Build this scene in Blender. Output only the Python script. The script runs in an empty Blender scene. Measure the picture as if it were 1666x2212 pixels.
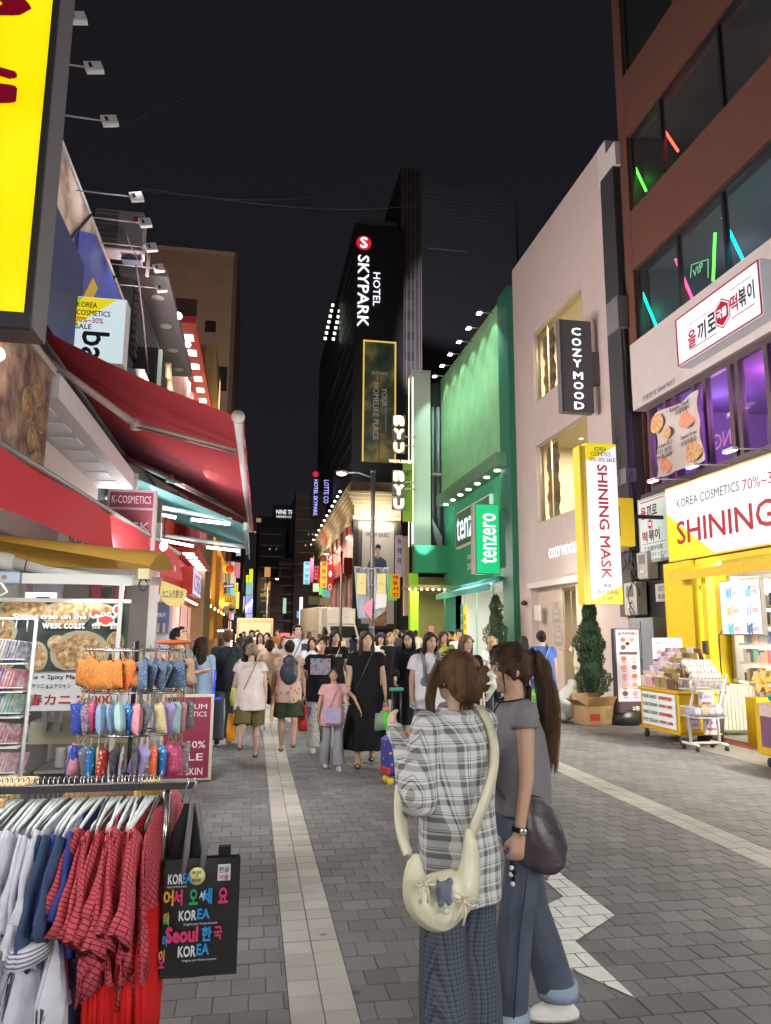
import bpy,bmesh,math,random
import numpy as np
from mathutils import Vector,Matrix,noise
random.seed(7)
R_ = math.radians
SC = bpy.context.scene
COL = SC.collection

# ---------------- camera ----------------
FPX,CX,CY,EYE = 1578.0,833.0,1106.0,1.6      # survey of the photograph (1666 x 2212 px), metres
_u = Vector((58,9466,-1578)).normalized()
_d = Vector((547-CX,-(1369-CY),-FPX)); _d = (_d-_u*_d.dot(_u)).normalized()
_x = _d.cross(_u)
ROT = Matrix((_x,_d,_u))
cam_data = bpy.data.cameras.new('camera')
cam_data.sensor_fit = 'HORIZONTAL'; cam_data.sensor_width = 36.0
cam_data.lens = 36.0*FPX/1666.0
cam_data.clip_start = 0.05; cam_data.clip_end = 1500
cam = bpy.data.objects.new('camera',cam_data); COL.objects.link(cam)
cam.matrix_world = Matrix.Translation((0,0,EYE)) @ ROT.to_4x4()
SC.camera = cam

# ---------------- night sky, exposure ----------------
world = bpy.data.worlds.new('World'); SC.world = world; world.use_nodes = True
wn = world.node_tree.nodes; wl = world.node_tree.links
bg = wn['Background']
_tc = wn.new('ShaderNodeTexCoord'); _sp = wn.new('ShaderNodeSeparateXYZ'); _cr = wn.new('ShaderNodeValToRGB')
wl.new(_tc.outputs['Generated'],_sp.inputs[0]); wl.new(_sp.outputs['Z'],_cr.inputs[0])
_cr.color_ramp.elements[0].color = (0.0130,0.0126,0.0165,1); _cr.color_ramp.elements[0].position = 0.0
_cr.color_ramp.elements[1].color = (0.0078,0.0078,0.0105,1); _cr.color_ramp.elements[1].position = 0.9
wl.new(_cr.outputs[0],bg.inputs['Color']); bg.inputs['Strength'].default_value = 1.0
SC.view_settings.view_transform = 'Standard'; SC.view_settings.look = 'None'
SC.view_settings.exposure = 0.0; SC.view_settings.gamma = 1.0
SC.render.engine = 'CYCLES'
SC.cycles.max_bounces = 5; SC.cycles.diffuse_bounces = 3; SC.cycles.glossy_bounces = 3
SC.cycles.transparent_max_bounces = 12; SC.cycles.transmission_bounces = 4
SC.cycles.sample_clamp_indirect = 2.0; SC.cycles.sample_clamp_direct = 12.0
SC.cycles.use_denoising = True
SC.cycles.caustics_reflective = False; SC.cycles.caustics_refractive = False

# ---------------- survey helpers: where a sight line meets a plane of the place ----------------
def seen(px,py,X=None,Y=None,Z=None):
    r = ROT @ Vector((px-CX,-(py-CY),-FPX))
    if X is not None: t = X/r.x
    elif Y is not None: t = Y/r.y
    else: t = (Z-EYE)/r.z
    return Vector((r.x*t,r.y*t,EYE+r.z*t))

# ---------------- materials ----------------
MATS = {}
def _bsdf(m): return m.node_tree.nodes['Principled BSDF']
def mat(name,col=(.5,.5,.5),rough=.6,metal=0.0,emit=0.0,ecol=None,vary=0.0,vscale=6.0,bump=0.0,bscale=60.0,spec=0.5,alpha=1.0,coat=0.0,stretch=(1,1,1),trans=0.0):
    if name in MATS: return MATS[name]
    m = bpy.data.materials.new(name); m.use_nodes = True
    b = _bsdf(m); n = m.node_tree.nodes; l = m.node_tree.links
    c = (*col,1)
    b.inputs['Base Color'].default_value = c
    b.inputs['Roughness'].default_value = rough; b.inputs['Metallic'].default_value = metal
    b.inputs['Specular IOR Level'].default_value = spec; b.inputs['Alpha'].default_value = alpha
    b.inputs['Coat Weight'].default_value = coat
    if trans: b.inputs['Transmission Weight'].default_value = trans
    if emit:
        b.inputs['Emission Color'].default_value = (*(ecol or col),1); b.inputs['Emission Strength'].default_value = emit
    if vary or bump:
        tc = n.new('ShaderNodeTexCoord'); mp = n.new('ShaderNodeMapping'); mp.inputs['Scale'].default_value = stretch
        l.new(tc.outputs['Object'],mp.inputs[0])
    if vary:
        t = n.new('ShaderNodeTexNoise'); t.inputs['Scale'].default_value = vscale; t.inputs['Detail'].default_value = 5; t.inputs['Roughness'].default_value = .65
        l.new(mp.outputs[0],t.inputs['Vector'])
        r = n.new('ShaderNodeValToRGB'); r.color_ramp.elements[0].position = .3; r.color_ramp.elements[1].position = .7
        r.color_ramp.elements[0].color = (*[max(0,x*(1-vary)) for x in col],1)
        r.color_ramp.elements[1].color = (*[min(1,x*(1+vary)) for x in col],1)
        l.new(t.outputs['Fac'],r.inputs[0]); l.new(r.outputs[0],b.inputs['Base Color'])
    if bump:
        t2 = n.new('ShaderNodeTexNoise'); t2.inputs['Scale'].default_value = bscale; t2.inputs['Detail'].default_value = 3
        l.new(mp.outputs[0],t2.inputs['Vector'])
        bp = n.new('ShaderNodeBump'); bp.inputs['Strength'].default_value = bump; bp.inputs['Distance'].default_value = .01
        l.new(t2.outputs['Fac'],bp.inputs['Height']); l.new(bp.outputs[0],b.inputs['Normal'])
    MATS[name] = m
    return m

def pattern(name,kind,c1,c2,scale=1.0,c3=None,rough=.85,emit=0.0,**k):
    """cloth and print patterns in object space"""
    if name in MATS: return MATS[name]
    m = bpy.data.materials.new(name); m.use_nodes = True
    b = _bsdf(m); n = m.node_tree.nodes; l = m.node_tree.links
    b.inputs['Roughness'].default_value = rough; b.inputs['Specular IOR Level'].default_value = .2
    tc = n.new('ShaderNodeTexCoord'); sp = n.new('ShaderNodeSeparateXYZ'); l.new(tc.outputs['Object'],sp.inputs[0])
    def M(op,a,bb=None,v=None):
        x = n.new('ShaderNodeMath'); x.operation = op
        for i,q in enumerate((a,bb)):
            if q is None: continue
            if isinstance(q,(int,float)): x.inputs[i].default_value = q
            else: l.new(q,x.inputs[i])
        if v is not None: x.inputs[2].default_value = v
        return x.outputs[0]
    def mix(f,a,bb):
        x = n.new('ShaderNodeMix'); x.data_type = 'RGBA'
        if isinstance(f,(int,float)): x.inputs[0].default_value = f
        else: l.new(f,x.inputs[0])
        for i,q in ((6,a),(7,bb)):
            if isinstance(q,tuple): x.inputs[i].default_value = (*q,1)
            else: l.new(q,x.inputs[i])
        return x.outputs[2]
    def nz(sc,det=2):
        t = n.new('ShaderNodeTexNoise'); t.inputs['Scale'].default_value = sc; t.inputs['Detail'].default_value = det
        l.new(tc.outputs['Object'],t.inputs['Vector']); return t.outputs['Fac']
    X,Y,Z = sp.outputs
    def stripe(src,period,width,off=0.0):
        return M('LESS_THAN',M('FRACT',M('ADD',M('DIVIDE',src,period),off)),width)
    if kind == 'plaid':
        p = scale
        hx = M('ADD',X,M('MULTIPLY',Y,.6)); wob = M('MULTIPLY',nz(5),scale*.28); hx = M('ADD',hx,wob); hz = M('ADD',Z,wob)
        a = M('ADD',M('MULTIPLY',stripe(hx,p,.30),.42),M('MULTIPLY',stripe(hx,p,.06,.55),.5)); a = M('ADD',a,M('MULTIPLY',stripe(hx,p,.05,.42),.35))
        bz = M('ADD',M('MULTIPLY',stripe(hz,p,.30),.42),M('MULTIPLY',stripe(hz,p,.06,.55),.5)); bz = M('ADD',bz,M('MULTIPLY',stripe(hz,p,.05,.42),.35))
        f = M('MINIMUM',M('ADD',a,bz),1.0)
        col = mix(f,c1,c2)
    elif kind == 'stripes':
        ax = {'x': X,'z': Z}[k.get('axis','x')]
        col = mix(stripe(ax,scale,k.get('width',.4)),c1,c2)
    elif kind == 'grid':
        w = M('MULTIPLY',nz(3),.06)
        f = M('MAXIMUM',stripe(M('ADD',M('ADD',Z,w),M('MULTIPLY',Y,.9)),scale,.2),stripe(M('SUBTRACT',M('ADD',Y,w),M('MULTIPLY',Z,.35)),scale*1.7,.12))
        col = mix(f,c1,c2)
    elif kind == 'checks':
        t = n.new('ShaderNodeTexChecker'); t.inputs['Scale'].default_value = scale
        t.inputs['Color1'].default_value = (*c1,1); t.inputs['Color2'].default_value = (*c2,1)
        l.new(tc.outputs['Object'],t.inputs[0]); col = t.outputs[0]
    elif kind == 'blobs':
        t = n.new('ShaderNodeTexVoronoi'); t.inputs['Scale'].default_value = scale
        l.new(tc.outputs['Object'],t.inputs['Vector'])
        f = M('LESS_THAN',t.outputs['Distance'],k.get('size',.32))
        col = mix(f,c1,c2)
        if c3: col = mix(M('LESS_THAN',t.outputs['Distance'],k.get('size',.32)*.5),col,c3)
    elif kind == 'multi':           # many small prints in several colours
        t = n.new('ShaderNodeTexVoronoi'); t.inputs['Scale'].default_value = scale
        l.new(tc.outputs['Object'],t.inputs['Vector'])
        hs = n.new('ShaderNodeHueSaturation'); hs.inputs['Saturation'].default_value = k.get('sat',.8); hs.inputs['Value'].default_value = k.get('val',.8)
        l.new(t.outputs['Color'],hs.inputs['Color']); col = mix(k.get('mixf',.5),hs.outputs[0],c1)
    elif kind == 'food':            # photographic mottled print
        r = n.new('ShaderNodeValToRGB'); e = r.color_ramp.elements
        e[0].position = .3; e[0].color = (*c1,1); e[1].position = .5; e[1].color = (*c2,1)
        q = e.new(.68); q.color = (*(c3 or c2),1)
        l.new(nz(scale,6),r.inputs[0]); col = r.outputs[0]
    elif kind == 'denim':
        col = mix(nz(scale,5),c1,c2)
    fine = nz(350)
    bp = n.new('ShaderNodeBump'); bp.inputs['Strength'].default_value = .12; bp.inputs['Distance'].default_value = .002
    l.new(fine,bp.inputs['Height']); l.new(bp.outputs[0],b.inputs['Normal'])
    l.new(col,b.inputs['Base Color'])
    if emit:
        l.new(col,b.inputs['Emission Color']); b.inputs['Emission Strength'].default_value = emit
    MATS[name] = m
    return m

def cloth(name,col,rough=.9):
    return mat(name,col,rough,vary=.12,vscale=9,bump=.25,bscale=220,spec=.15)
def lit(name,col,e=1.0):
    if name in MATS: return MATS[name]
    m = mat(name,tuple(q*.35 for q in col),.4,emit=e,ecol=col,spec=.3); return m

# ---------------- mesh builder ----------------
def rot_to(d):
    return Vector(d).to_track_quat('Z','Y').to_matrix()
class MB:
    def __init__(s): s.v = []; s.f = []; s.m = []; s.cur = 0; s.smooth = []
    def add(s,vs,fs,sm=False,M=None):
        b = len(s.v)
        s.v += [tuple(M @ Vector(v)) if M is not None else tuple(v) for v in vs]
        s.f += [tuple(i+b for i in f) for f in fs]; s.m += [s.cur]*len(fs); s.smooth += [sm]*len(fs)
        return s
    def slot(s,i): s.cur = i; return s
    def box(s,lo,hi,M=None):
        (x0,y0,z0),(x1,y1,z1) = lo,hi
        if x0 > x1: x0,x1 = x1,x0
        if y0 > y1: y0,y1 = y1,y0
        if z0 > z1: z0,z1 = z1,z0
        v = [(x0,y0,z0),(x1,y0,z0),(x1,y1,z0),(x0,y1,z0),(x0,y0,z1),(x1,y0,z1),(x1,y1,z1),(x0,y1,z1)]
        return s.add(v,[(0,3,2,1),(4,5,6,7),(0,1,5,4),(1,2,6,5),(2,3,7,6),(3,0,4,7)],False,M)
    def cbox(s,c,d,M=None):
        return s.box([c[i]-d[i]/2 for i in range(3)],[c[i]+d[i]/2 for i in range(3)],M)
    def bevbox(s,lo,hi,b=.01,M=None):
        (x0,y0,z0),(x1,y1,z1) = lo,hi
        v = [];
        for z,i in ((z0,b),(z0+b,0),(z1-b,0),(z1,b)):
            v += [(x0+i,y0+i,z),(x1-i,y0+i,z),(x1-i,y1-i,z),(x0+i,y1-i,z)]
        f = [(3,2,1,0),(12,13,14,15)]
        for r in range(3):
            for k in range(4): f.append((r*4+k,r*4+(k+1) % 4,(r+1)*4+(k+1) % 4,(r+1)*4+k))
        return s.add(v,f,False,M)
    def tube(s,pts,r,n=8,M=None,caps=True):
        pts = [Vector(p) for p in pts]; rs = r if isinstance(r,(list,tuple)) else [r]*len(pts)
        v = []; prev = None
        for i,p in enumerate(pts):
            d = (pts[min(i+1,len(pts)-1)]-pts[max(i-1,0)])
            if d.length < 1e-7: d = Vector((0,0,1))
            d.normalize()
            if prev is None:
                a = Vector((0,0,1)) if abs(d.z) < .9 else Vector((1,0,0)); a = (a-d*a.dot(d)).normalized()
            else:
                a = prev-d*prev.dot(d); a.normalize()
            prev = a; bb = d.cross(a)
            for k in range(n):
                t = 2*math.pi*k/n; v.append(p+(a*math.cos(t)+bb*math.sin(t))*rs[i])
        f = [(i*n+k,i*n+(k+1) % n,(i+1)*n+(k+1) % n,(i+1)*n+k) for i in range(len(pts)-1) for k in range(n)]
        if caps: f += [tuple(reversed(range(n))),tuple(range((len(pts)-1)*n,len(pts)*n))]
        return s.add(v,f,True,M)
    def lathe(s,prof,n=16,c=(0,0,0),M=None,sx=1,sy=1):
        v = [(c[0]+r*math.cos(2*math.pi*k/n)*sx,c[1]+r*math.sin(2*math.pi*k/n)*sy,c[2]+z) for r,z in prof for k in range(n)]
        f = [(i*n+k,i*n+(k+1) % n,(i+1)*n+(k+1) % n,(i+1)*n+k) for i in range(len(prof)-1) for k in range(n)]
        f += [tuple(reversed(range(n))),tuple(range((len(prof)-1)*n,len(prof)*n))]
        return s.add(v,f,True,M)
    def ell(s,c,r,M=None,n=12,m=7):
        v = [(c[0],c[1],c[2]-r[2])]
        for i in range(1,m):
            t = -math.pi/2+math.pi*i/m
            v += [(c[0]+r[0]*math.cos(t)*math.cos(2*math.pi*k/n),c[1]+r[1]*math.cos(t)*math.sin(2*math.pi*k/n),c[2]+r[2]*math.sin(t)) for k in range(n)]
        v.append((c[0],c[1],c[2]+r[2]))
        f = [(0,1+(k+1) % n,1+k) for k in range(n)]
        for i in range(m-2): f += [(1+i*n+k,1+i*n+(k+1) % n,1+(i+1)*n+(k+1) % n,1+(i+1)*n+k) for k in range(n)]
        e = len(v)-1; b = 1+(m-2)*n
        f += [(b+k,b+(k+1) % n,e) for k in range(n)]
        return s.add(v,f,True,M)
    def cap(s,p0,p1,r0,r1,n=10):
        p0 = Vector(p0); p1 = Vector(p1); d = (p1-p0)
        if d.length < 1e-6: return s.ell(p0,(r0,r0,r0))
        d.normalize(); pts = []; rs = []
        for t in (-88,-60,-30,0): pts.append(p0+d*r0*math.sin(R_(t))); rs.append(r0*math.cos(R_(t)))
        for t in (0,30,60,88): pts.append(p1+d*r1*math.sin(R_(t))); rs.append(r1*math.cos(R_(t)))
        return s.tube(pts,rs,n)
    def loft(s,rings,n=20,wav=0.0,wk=9,ph=0.0,M=None):
        """rings: (cx, cy, cz, rx, ry[, wave])"""
        v = []
        for g in rings:
            w = g[5] if len(g) > 5 else 0
            for k in range(n):
                t = 2*math.pi*k/n; q = 1+w*math.sin(wk*t+ph)
                v.append((g[0]+g[3]*math.cos(t)*q,g[1]+g[4]*math.sin(t)*q,g[2]))
        f = [(i*n+k,i*n+(k+1) % n,(i+1)*n+(k+1) % n,(i+1)*n+k) for i in range(len(rings)-1) for k in range(n)]
        f += [tuple(reversed(range(n))),tuple(range((len(rings)-1)*n,len(rings)*n))]
        return s.add(v,f,True,M)
    def prism(s,pts,o,r,u,depth):
        """polygon pts (a, b) in the frame o + a*r + b*u, thickness depth along -(r x u)"""
        o,r,u = Vector(o),Vector(r),Vector(u); nrm = r.cross(u).normalized(); N = len(pts)
        v = [o+r*a+u*b for a,b in pts]+[o+r*a+u*b-nrm*depth for a,b in pts]
        f = [tuple(range(N)),tuple(reversed(range(N,2*N)))]+[(i,i+N,(i+1) % N+N,(i+1) % N) for i in range(N)]
        return s.add(v,f)
    def sheet(s,fn,nu,nv,M=None,sm=True):
        v = [fn(i/nu,j/nv) for j in range(nv+1) for i in range(nu+1)]
        f = [(j*(nu+1)+i,j*(nu+1)+i+1,(j+1)*(nu+1)+i+1,(j+1)*(nu+1)+i) for j in range(nv) for i in range(nu)]
        return s.add(v,f,sm,M)
    def mesh(s,name,mats):
        me = bpy.data.meshes.new(name); me.from_pydata([tuple(v) for v in s.v],[],s.f)
        for m in (mats if isinstance(mats,(list,tuple)) else [mats]): me.materials.append(m)
        me.polygons.foreach_set('material_index',s.m); me.polygons.foreach_set('use_smooth',s.smooth)
        me.update(); return me
    def build(s,name,mats,parent=None,world=False):
        me = s.mesh(name,mats)
        if world and parent is not None: me.transform(parent.matrix_basis.inverted())
        return link(name,me,parent)
def link(name,me,parent=None):
    o = bpy.data.objects.new(name,me); COL.objects.link(o); o.parent = parent; return o
def tag(o,label=None,cat=None,group=None,kind=None):
    if label: o['label'] = label
    if cat: o['category'] = cat
    if group: o['group'] = group
    if kind: o['kind'] = kind
    return o
def thing(name,label,cat,loc=(0,0,0),rz=0.0,group=None):
    o = bpy.data.objects.new(name,None); COL.objects.link(o); o.empty_display_size = .1
    o.matrix_basis = Matrix.Translation(loc) @ Matrix.Rotation(rz,4,'Z')
    return tag(o,label,cat,group)
def kids(o): return [c for c in COL.objects if c.parent == o]
def dup(src,parent=None,loc=None,rz=None,label=None,group=None,cache={}):
    c = src.copy(); COL.objects.link(c); c.parent = parent
    if loc is not None: c.location = loc
    if rz is not None: c.rotation_euler = (0,0,rz)
    if label: c['label'] = label
    if group: c['group'] = group
    for ch in src.children: dup(ch,c)
    return c

# ---------------- lettering ----------------
_tscene = bpy.data.scenes.new('work'); TC = {}
ORD = ['first','second','third','fourth','fifth','sixth','seventh','eighth','ninth','tenth','eleventh','twelfth','thirteenth']
def wdg():
    with bpy.context.temp_override(scene=_tscene,view_layer=_tscene.view_layers[0]):
        dg = bpy.context.evaluated_depsgraph_get(); dg.update()
    return dg
def text_mesh(body,bold=0.0,track=1.0):
    key = (body,bold,track)
    if key in TC: return TC[key]
    c = bpy.data.curves.new('t','FONT'); c.body = body; c.size = 1; c.resolution_u = 2
    c.align_x = 'CENTER'; c.space_character = track; c.space_line = .95
    o = bpy.data.objects.new('t',c); _tscene.collection.objects.link(o)
    dg = wdg()
    me = bpy.data.meshes.new_from_object(o.evaluated_get(dg))
    vs = np.array([v.co[:] for v in me.vertices]) if len(me.vertices) else np.zeros((1,3))
    fs = [tuple(p.vertices) for p in me.polygons]
    bpy.data.objects.remove(o); bpy.data.meshes.remove(me); bpy.data.curves.remove(c)
    if bold > .004 and len(fs):
        k = bold*.9; sh = [(0,0),(k,0),(-k,0),(0,k),(0,-k)]+([(k*.7,k*.7),(-k*.7,k*.7),(k*.7,-k*.7),(-k*.7,-k*.7)] if bold > .022 else [])
        n = len(vs); fs = [tuple(i+n*j for i in f) for j in range(len(sh)) for f in fs]
        vs = np.concatenate([vs+np.array([a,b,j*.002]) for j,(a,b) in enumerate(sh)])
    lo = vs.min(0); hi = vs.max(0)
    TC[key] = (vs,fs,lo,hi); return TC[key]
RIGHTV = {'S': (1,0,0),'W': (0,-1,0),'E': (0,1,0)}     # facing the camera end / the street from its right side / from its left side
def text(body,c,w,h,m,parent,face='S',bold=.012,turn=0,world=True,name='lettering',r=None,u=None,keep=False,lift=0.004):
    """lettering fitted into w x h metres round its centre c; turn 90 = reads downwards, -90 = upwards"""
    vs,fs,lo,hi = text_mesh(body,bold)
    r = Vector(r or RIGHTV[face]); u = Vector(u or (0,0,1)); nrm = r.cross(u)
    if turn == 90: r,u = -u,r
    elif turn == -90: r,u = u,-r
    s = hi-lo; s[s == 0] = 1
    sx,sy = w/s[0],h/s[1]
    if keep: sx = sy = min(sx,sy)
    mid = (hi+lo)/2
    c = Vector(c)+nrm*lift
    mb = MB(); mb.add([c+r*float((v[0]-mid[0])*sx)+u*float((v[1]-mid[1])*sy)+nrm*float(v[2]*.25) for v in vs],fs)
    return mb.build(name,m,parent,world)

# ---------------- voxel sculpting ----------------
def sculpt(mb,vox,smooth=4,fac=.5,fold=None):
    """fuse the pieces of mb to one continuous skin"""
    me = mb.mesh('w',[]); o = bpy.data.objects.new('w',me); _tscene.collection.objects.link(o)
    a = o.modifiers.new('r','REMESH'); a.mode = 'VOXEL'; a.voxel_size = vox; a.use_smooth_shade = True
    if smooth:
        b = o.modifiers.new('s','SMOOTH'); b.factor = fac; b.iterations = smooth
    dg = wdg()
    out = bpy.data.meshes.new_from_object(o.evaluated_get(dg))
    bpy.data.objects.remove(o); bpy.data.meshes.remove(me)
    if fold:
        amp,f = fold[:2]; st = fold[2] if len(fold) > 2 else .35
        n = len(out.vertices); co = np.empty(n*3); out.vertices.foreach_get('co',co); co = co.reshape(-1,3)
        no = np.empty(n*3); out.vertex_normals.foreach_get('vector',no); no = no.reshape(-1,3)
        x,y,z = co.T; s0 = random.random()*6
        w = np.sin(f*x+1.7*np.sin(f*st*z+s0)+.8*np.sin(f*.7*y))+.7*np.sin(f*1.6*y+2.1*np.sin(f*st*1.3*z+x*7)+s0)+.5*np.sin(f*.55*(x+y)+f*.9*z+s0*2)
        co = co+no*(amp*w*.45)[:,None]
        out.vertices.foreach_set('co',co.ravel()); out.update()
    return out
def sculpt_part(name,mb,vox,m,parent,smooth=4,fold=None,fac=.5):
    me = sculpt(mb,vox,smooth,fac,fold); me.name = name
    me.materials.append(m); return link(name,me,parent)
def lamp_area(name,loc,size,power,col=(1,1,1),rot=None,aim=None,spread=180,parent=None):
    d = bpy.data.lights.new(name,'AREA'); d.shape = 'RECTANGLE'; d.size = size[0]; d.size_y = size[1]
    d.energy = power; d.color = col; d.spread = R_(spread)
    o = bpy.data.objects.new(name,d); COL.objects.link(o); o.location = loc
    if aim is not None: o.rotation_euler = (Vector(aim)-Vector(loc)).to_track_quat('-Z','Y').to_euler()
    return o
def lamp_point(name,loc,power,col=(1,1,1),r=.08):
    d = bpy.data.lights.new(name,'POINT'); d.energy = power; d.color = col; d.shadow_soft_size = r
    o = bpy.data.objects.new(name,d); COL.objects.link(o); o.location = loc; return o
def lamp_spot(name,loc,aim,power,col=(1,1,1),ang=80,blend=.6,r=.05):
    d = bpy.data.lights.new(name,'SPOT'); d.energy = power; d.color = col; d.shadow_soft_size = r; d.spot_size = R_(ang); d.spot_blend = blend
    o = bpy.data.objects.new(name,d); COL.objects.link(o); o.location = loc
    o.rotation_euler = (Vector(aim)-Vector(loc)).to_track_quat('-Z','Y').to_euler(); return o
# =====================================================================
# lamps that light the street (some hang in fixtures built below, others are added fill)
# =====================================================================
WARM,COOL,NEUT = (1,.80,.56),(.86,.93,1),(1,.95,.88)

# =====================================================================
# GROUND
# =====================================================================
def brick_material(name,c,spread=.25):
    m = bpy.data.materials.new(name); m.use_nodes = True
    b = _bsdf(m); n = m.node_tree.nodes; l = m.node_tree.links
    at = n.new('ShaderNodeAttribute'); at.attribute_name = 'tone'
    oi = n.new('ShaderNodeObjectInfo')
    ge = n.new('ShaderNodeNewGeometry')
    nz = n.new('ShaderNodeTexNoise'); nz.inputs['Scale'].default_value = 1.1; nz.inputs['Detail'].default_value = 6; l.new(ge.outputs['Position'],nz.inputs['Vector'])
    n2 = n.new('ShaderNodeTexNoise'); n2.inputs['Scale'].default_value = 130; n2.inputs['Detail'].default_value = 2; l.new(ge.outputs['Position'],n2.inputs['Vector'])
    def M(op,a,bb):
        x = n.new('ShaderNodeMath'); x.operation = op
        for i,q in enumerate((a,bb)):
            if isinstance(q,(int,float)): x.inputs[i].default_value = q
            else: l.new(q,x.inputs[i])
        return x.outputs[0]
    tone = M('FRACT',M('ADD',at.outputs['Fac'],M('MULTIPLY',oi.outputs['Random'],1.0)),0)
    v = M('ADD',M('MULTIPLY',tone,spread*2),1-spread)
    v = M('MULTIPLY',v,M('ADD',M('MULTIPLY',nz.outputs['Fac'],.9),.55))
    vo = n.new('ShaderNodeTexVoronoi'); vo.inputs['Scale'].default_value = 2.6; l.new(ge.outputs['Position'],vo.inputs['Vector'])
    v = M('MULTIPLY',v,M('SUBTRACT',1.0,M('MULTIPLY',M('LESS_THAN',vo.outputs['Distance'],.055),.45)))
    v = M('MULTIPLY',v,M('ADD',M('MULTIPLY',n2.outputs['Fac'],.7),.65))
    mx = n.new('ShaderNodeVectorMath'); mx.operation = 'SCALE'; mx.inputs[0].default_value = c; l.new(v,mx.inputs['Scale'])
    l.new(mx.outputs[0],b.inputs['Base Color'])
    b.inputs['Roughness'].default_value = .62; b.inputs['Specular IOR Level'].default_value = .45
    bp = n.new('ShaderNodeBump'); bp.inputs['Strength'].default_value = .5; bp.inputs['Distance'].default_value = .003
    l.new(n2.outputs['Fac'],bp.inputs['Height']); l.new(bp.outputs[0],b.inputs['Normal'])
    return m
M_BRICK = brick_material('grey_paver',(.140,.139,.140),.22)
M_TILE = brick_material('granite_tile',(.40,.385,.35),.14)
M_JOINT = mat('joint_sand',(.075,.074,.072),.95,vary=.4,vscale=30)
M_ASPH = mat('asphalt',(.05,.05,.052),.85,vary=.3,vscale=3,bump=.4,bscale=90)

ground = MB().box((-60,-12,-.5),(60,400,-.006)).build('ground',M_ASPH); tag(ground,kind='structure')
pavement = MB().box((-3.9,-4,-.3),(10.2,36,-.004)).build('pavement',M_JOINT); tag(pavement,kind='structure')

BP = .155
STRIPS = [(.21,.50),(3.62,3.92)]
def brick_shape(w,d,g=.004,b=.003,t=0.0):
    x0,x1,y0,y1 = g/2,w-g/2,g/2,d-g/2
    v = [(x0,y0,-.02),(x1,y0,-.02),(x1,y1,-.02),(x0,y1,-.02),(x0,y0,-b),(x1,y0,-b),(x1,y1,-b),(x0,y1,-b),
         (x0+b,y0+b,0),(x1-b,y0+b,0),(x1-b,y1-b,0),(x0+b,y1-b,0)]
    f = [(8,9,10,11)]+[(4+k,4+(k+1) % 4,8+(k+1) % 4,8+k) for k in range(4)]+[(k,(k+1) % 4,4+(k+1) % 4,4+k) for k in range(4)]
    return v,f
def in_view(x,y):
    p = ROT.transposed() @ Vector((x,y,-EYE))
    if p.z > -.1: return None
    return CX+FPX*p.x/-p.z,CY-FPX*p.y/-p.z
cells = []
row = 0; y = .85
while y < 33:
    off = 0 if row % 2 else BP/2
    for (a,b_) in ((-2.6,.21),(.50,3.62),(3.92,8.2)):
        x = a - off
        while x < b_-.012:
            xa,xb = max(x,a),min(x+BP,b_)
            if xb-xa > .02:
                q = in_view((xa+xb)/2,y)
                if q and -900 < q[0] < 2700: cells.append((xa,y,xb-xa,BP,0,q))
            x += BP
    row += 1; y += BP
for (a,b_) in STRIPS:
    y = .624
    while y < 33:
        for k in range(2):
            w = (b_-a)/2; q = in_view(a+w*k,y)
            if q: cells.append((a+w*k,y,w,.148,1,q))
        y += .148
def big(c):  # nearest to the lens first, those inside the picture ahead of those outside
    inside = 0 <= c[5][0] <= 1666 and c[5][1] <= 2212
    return (0 if inside else 1,c[1]**2+c[0]**2)
near = {0: [],1: []}; far = {0: [],1: []}
for kind in (0,1):
    cs = sorted([c for c in cells if c[4] == kind],key=big)
    near[kind] = cs[:290]; far[kind] = cs[290:]
bm_cache = {}
for kind,nm,mm in ((0,'paving_brick',M_BRICK),(1,'granite_tile',M_TILE)):
    for (x,y,w,d,_,q) in near[kind]:
        k = (kind,round(w,3),round(d,3))
        if k not in bm_cache:
            v,f = brick_shape(w,d); bm_cache[k] = MB().add(v,f).mesh(nm,mm)
        o = link(nm,bm_cache[k],pavement); o.location = (x,y,random.uniform(-.0015,.0015))
        o.rotation_euler = (random.uniform(-.006,.006),random.uniform(-.006,.006),0)
    V = []; F = []; T = []
    for (x,y,w,d,_,q) in far[kind]:
        v,f = brick_shape(w,d); b = len(V); z = random.uniform(-.0015,.0015); t = random.random()
        if kind == 0 and random.random() < .03: t = .97
        V += [(x+a,y+c,z+e) for a,c,e in v]; F += [tuple(i+b for i in g) for g in f]; T += [t]*len(v)
    me = bpy.data.meshes.new(nm+'s'); me.from_pydata(V,[],F); me.materials.append(mm)
    a = me.attributes.new('tone','FLOAT','POINT'); a.data.foreach_set('value',T)
    o = link('distant_paving' if kind == 0 else 'distant_tiles',me,pavement); tag(o,kind='stuff')

# white arrow painted across the pavers: clipped to each brick top, so the joints stay open
def clip(poly,x0,x1,y0,y1):
    for ax,lim,sg in ((0,x0,1),(0,x1,-1),(1,y0,1),(1,y1,-1)):
        out = []
        for i in range(len(poly)):
            a,b = poly[i],poly[(i+1) % len(poly)]
            ia,ib = (a[ax]-lim)*sg >= 0,(b[ax]-lim)*sg >= 0
            if ia: out.append(a)
            if ia != ib:
                t = (lim-a[ax])/(b[ax]-a[ax]); out.append((a[0]+(b[0]-a[0])*t,a[1]+(b[1]-a[1])*t))
        poly = out
        if len(poly) < 3: return None
    return poly
def cg2(x,y):
    p = seen((2100+x/1.714)/1.844,(3000+y/1.714)/1.844,Z=0); return (p.x,p.y)
tris = [[(190,800),(600,1110),(330,1290),(745,1682),(150,1412),(-60,1300),(-80,890),(90,1062),(250,985),(130,880)]]
mb = MB()
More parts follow.
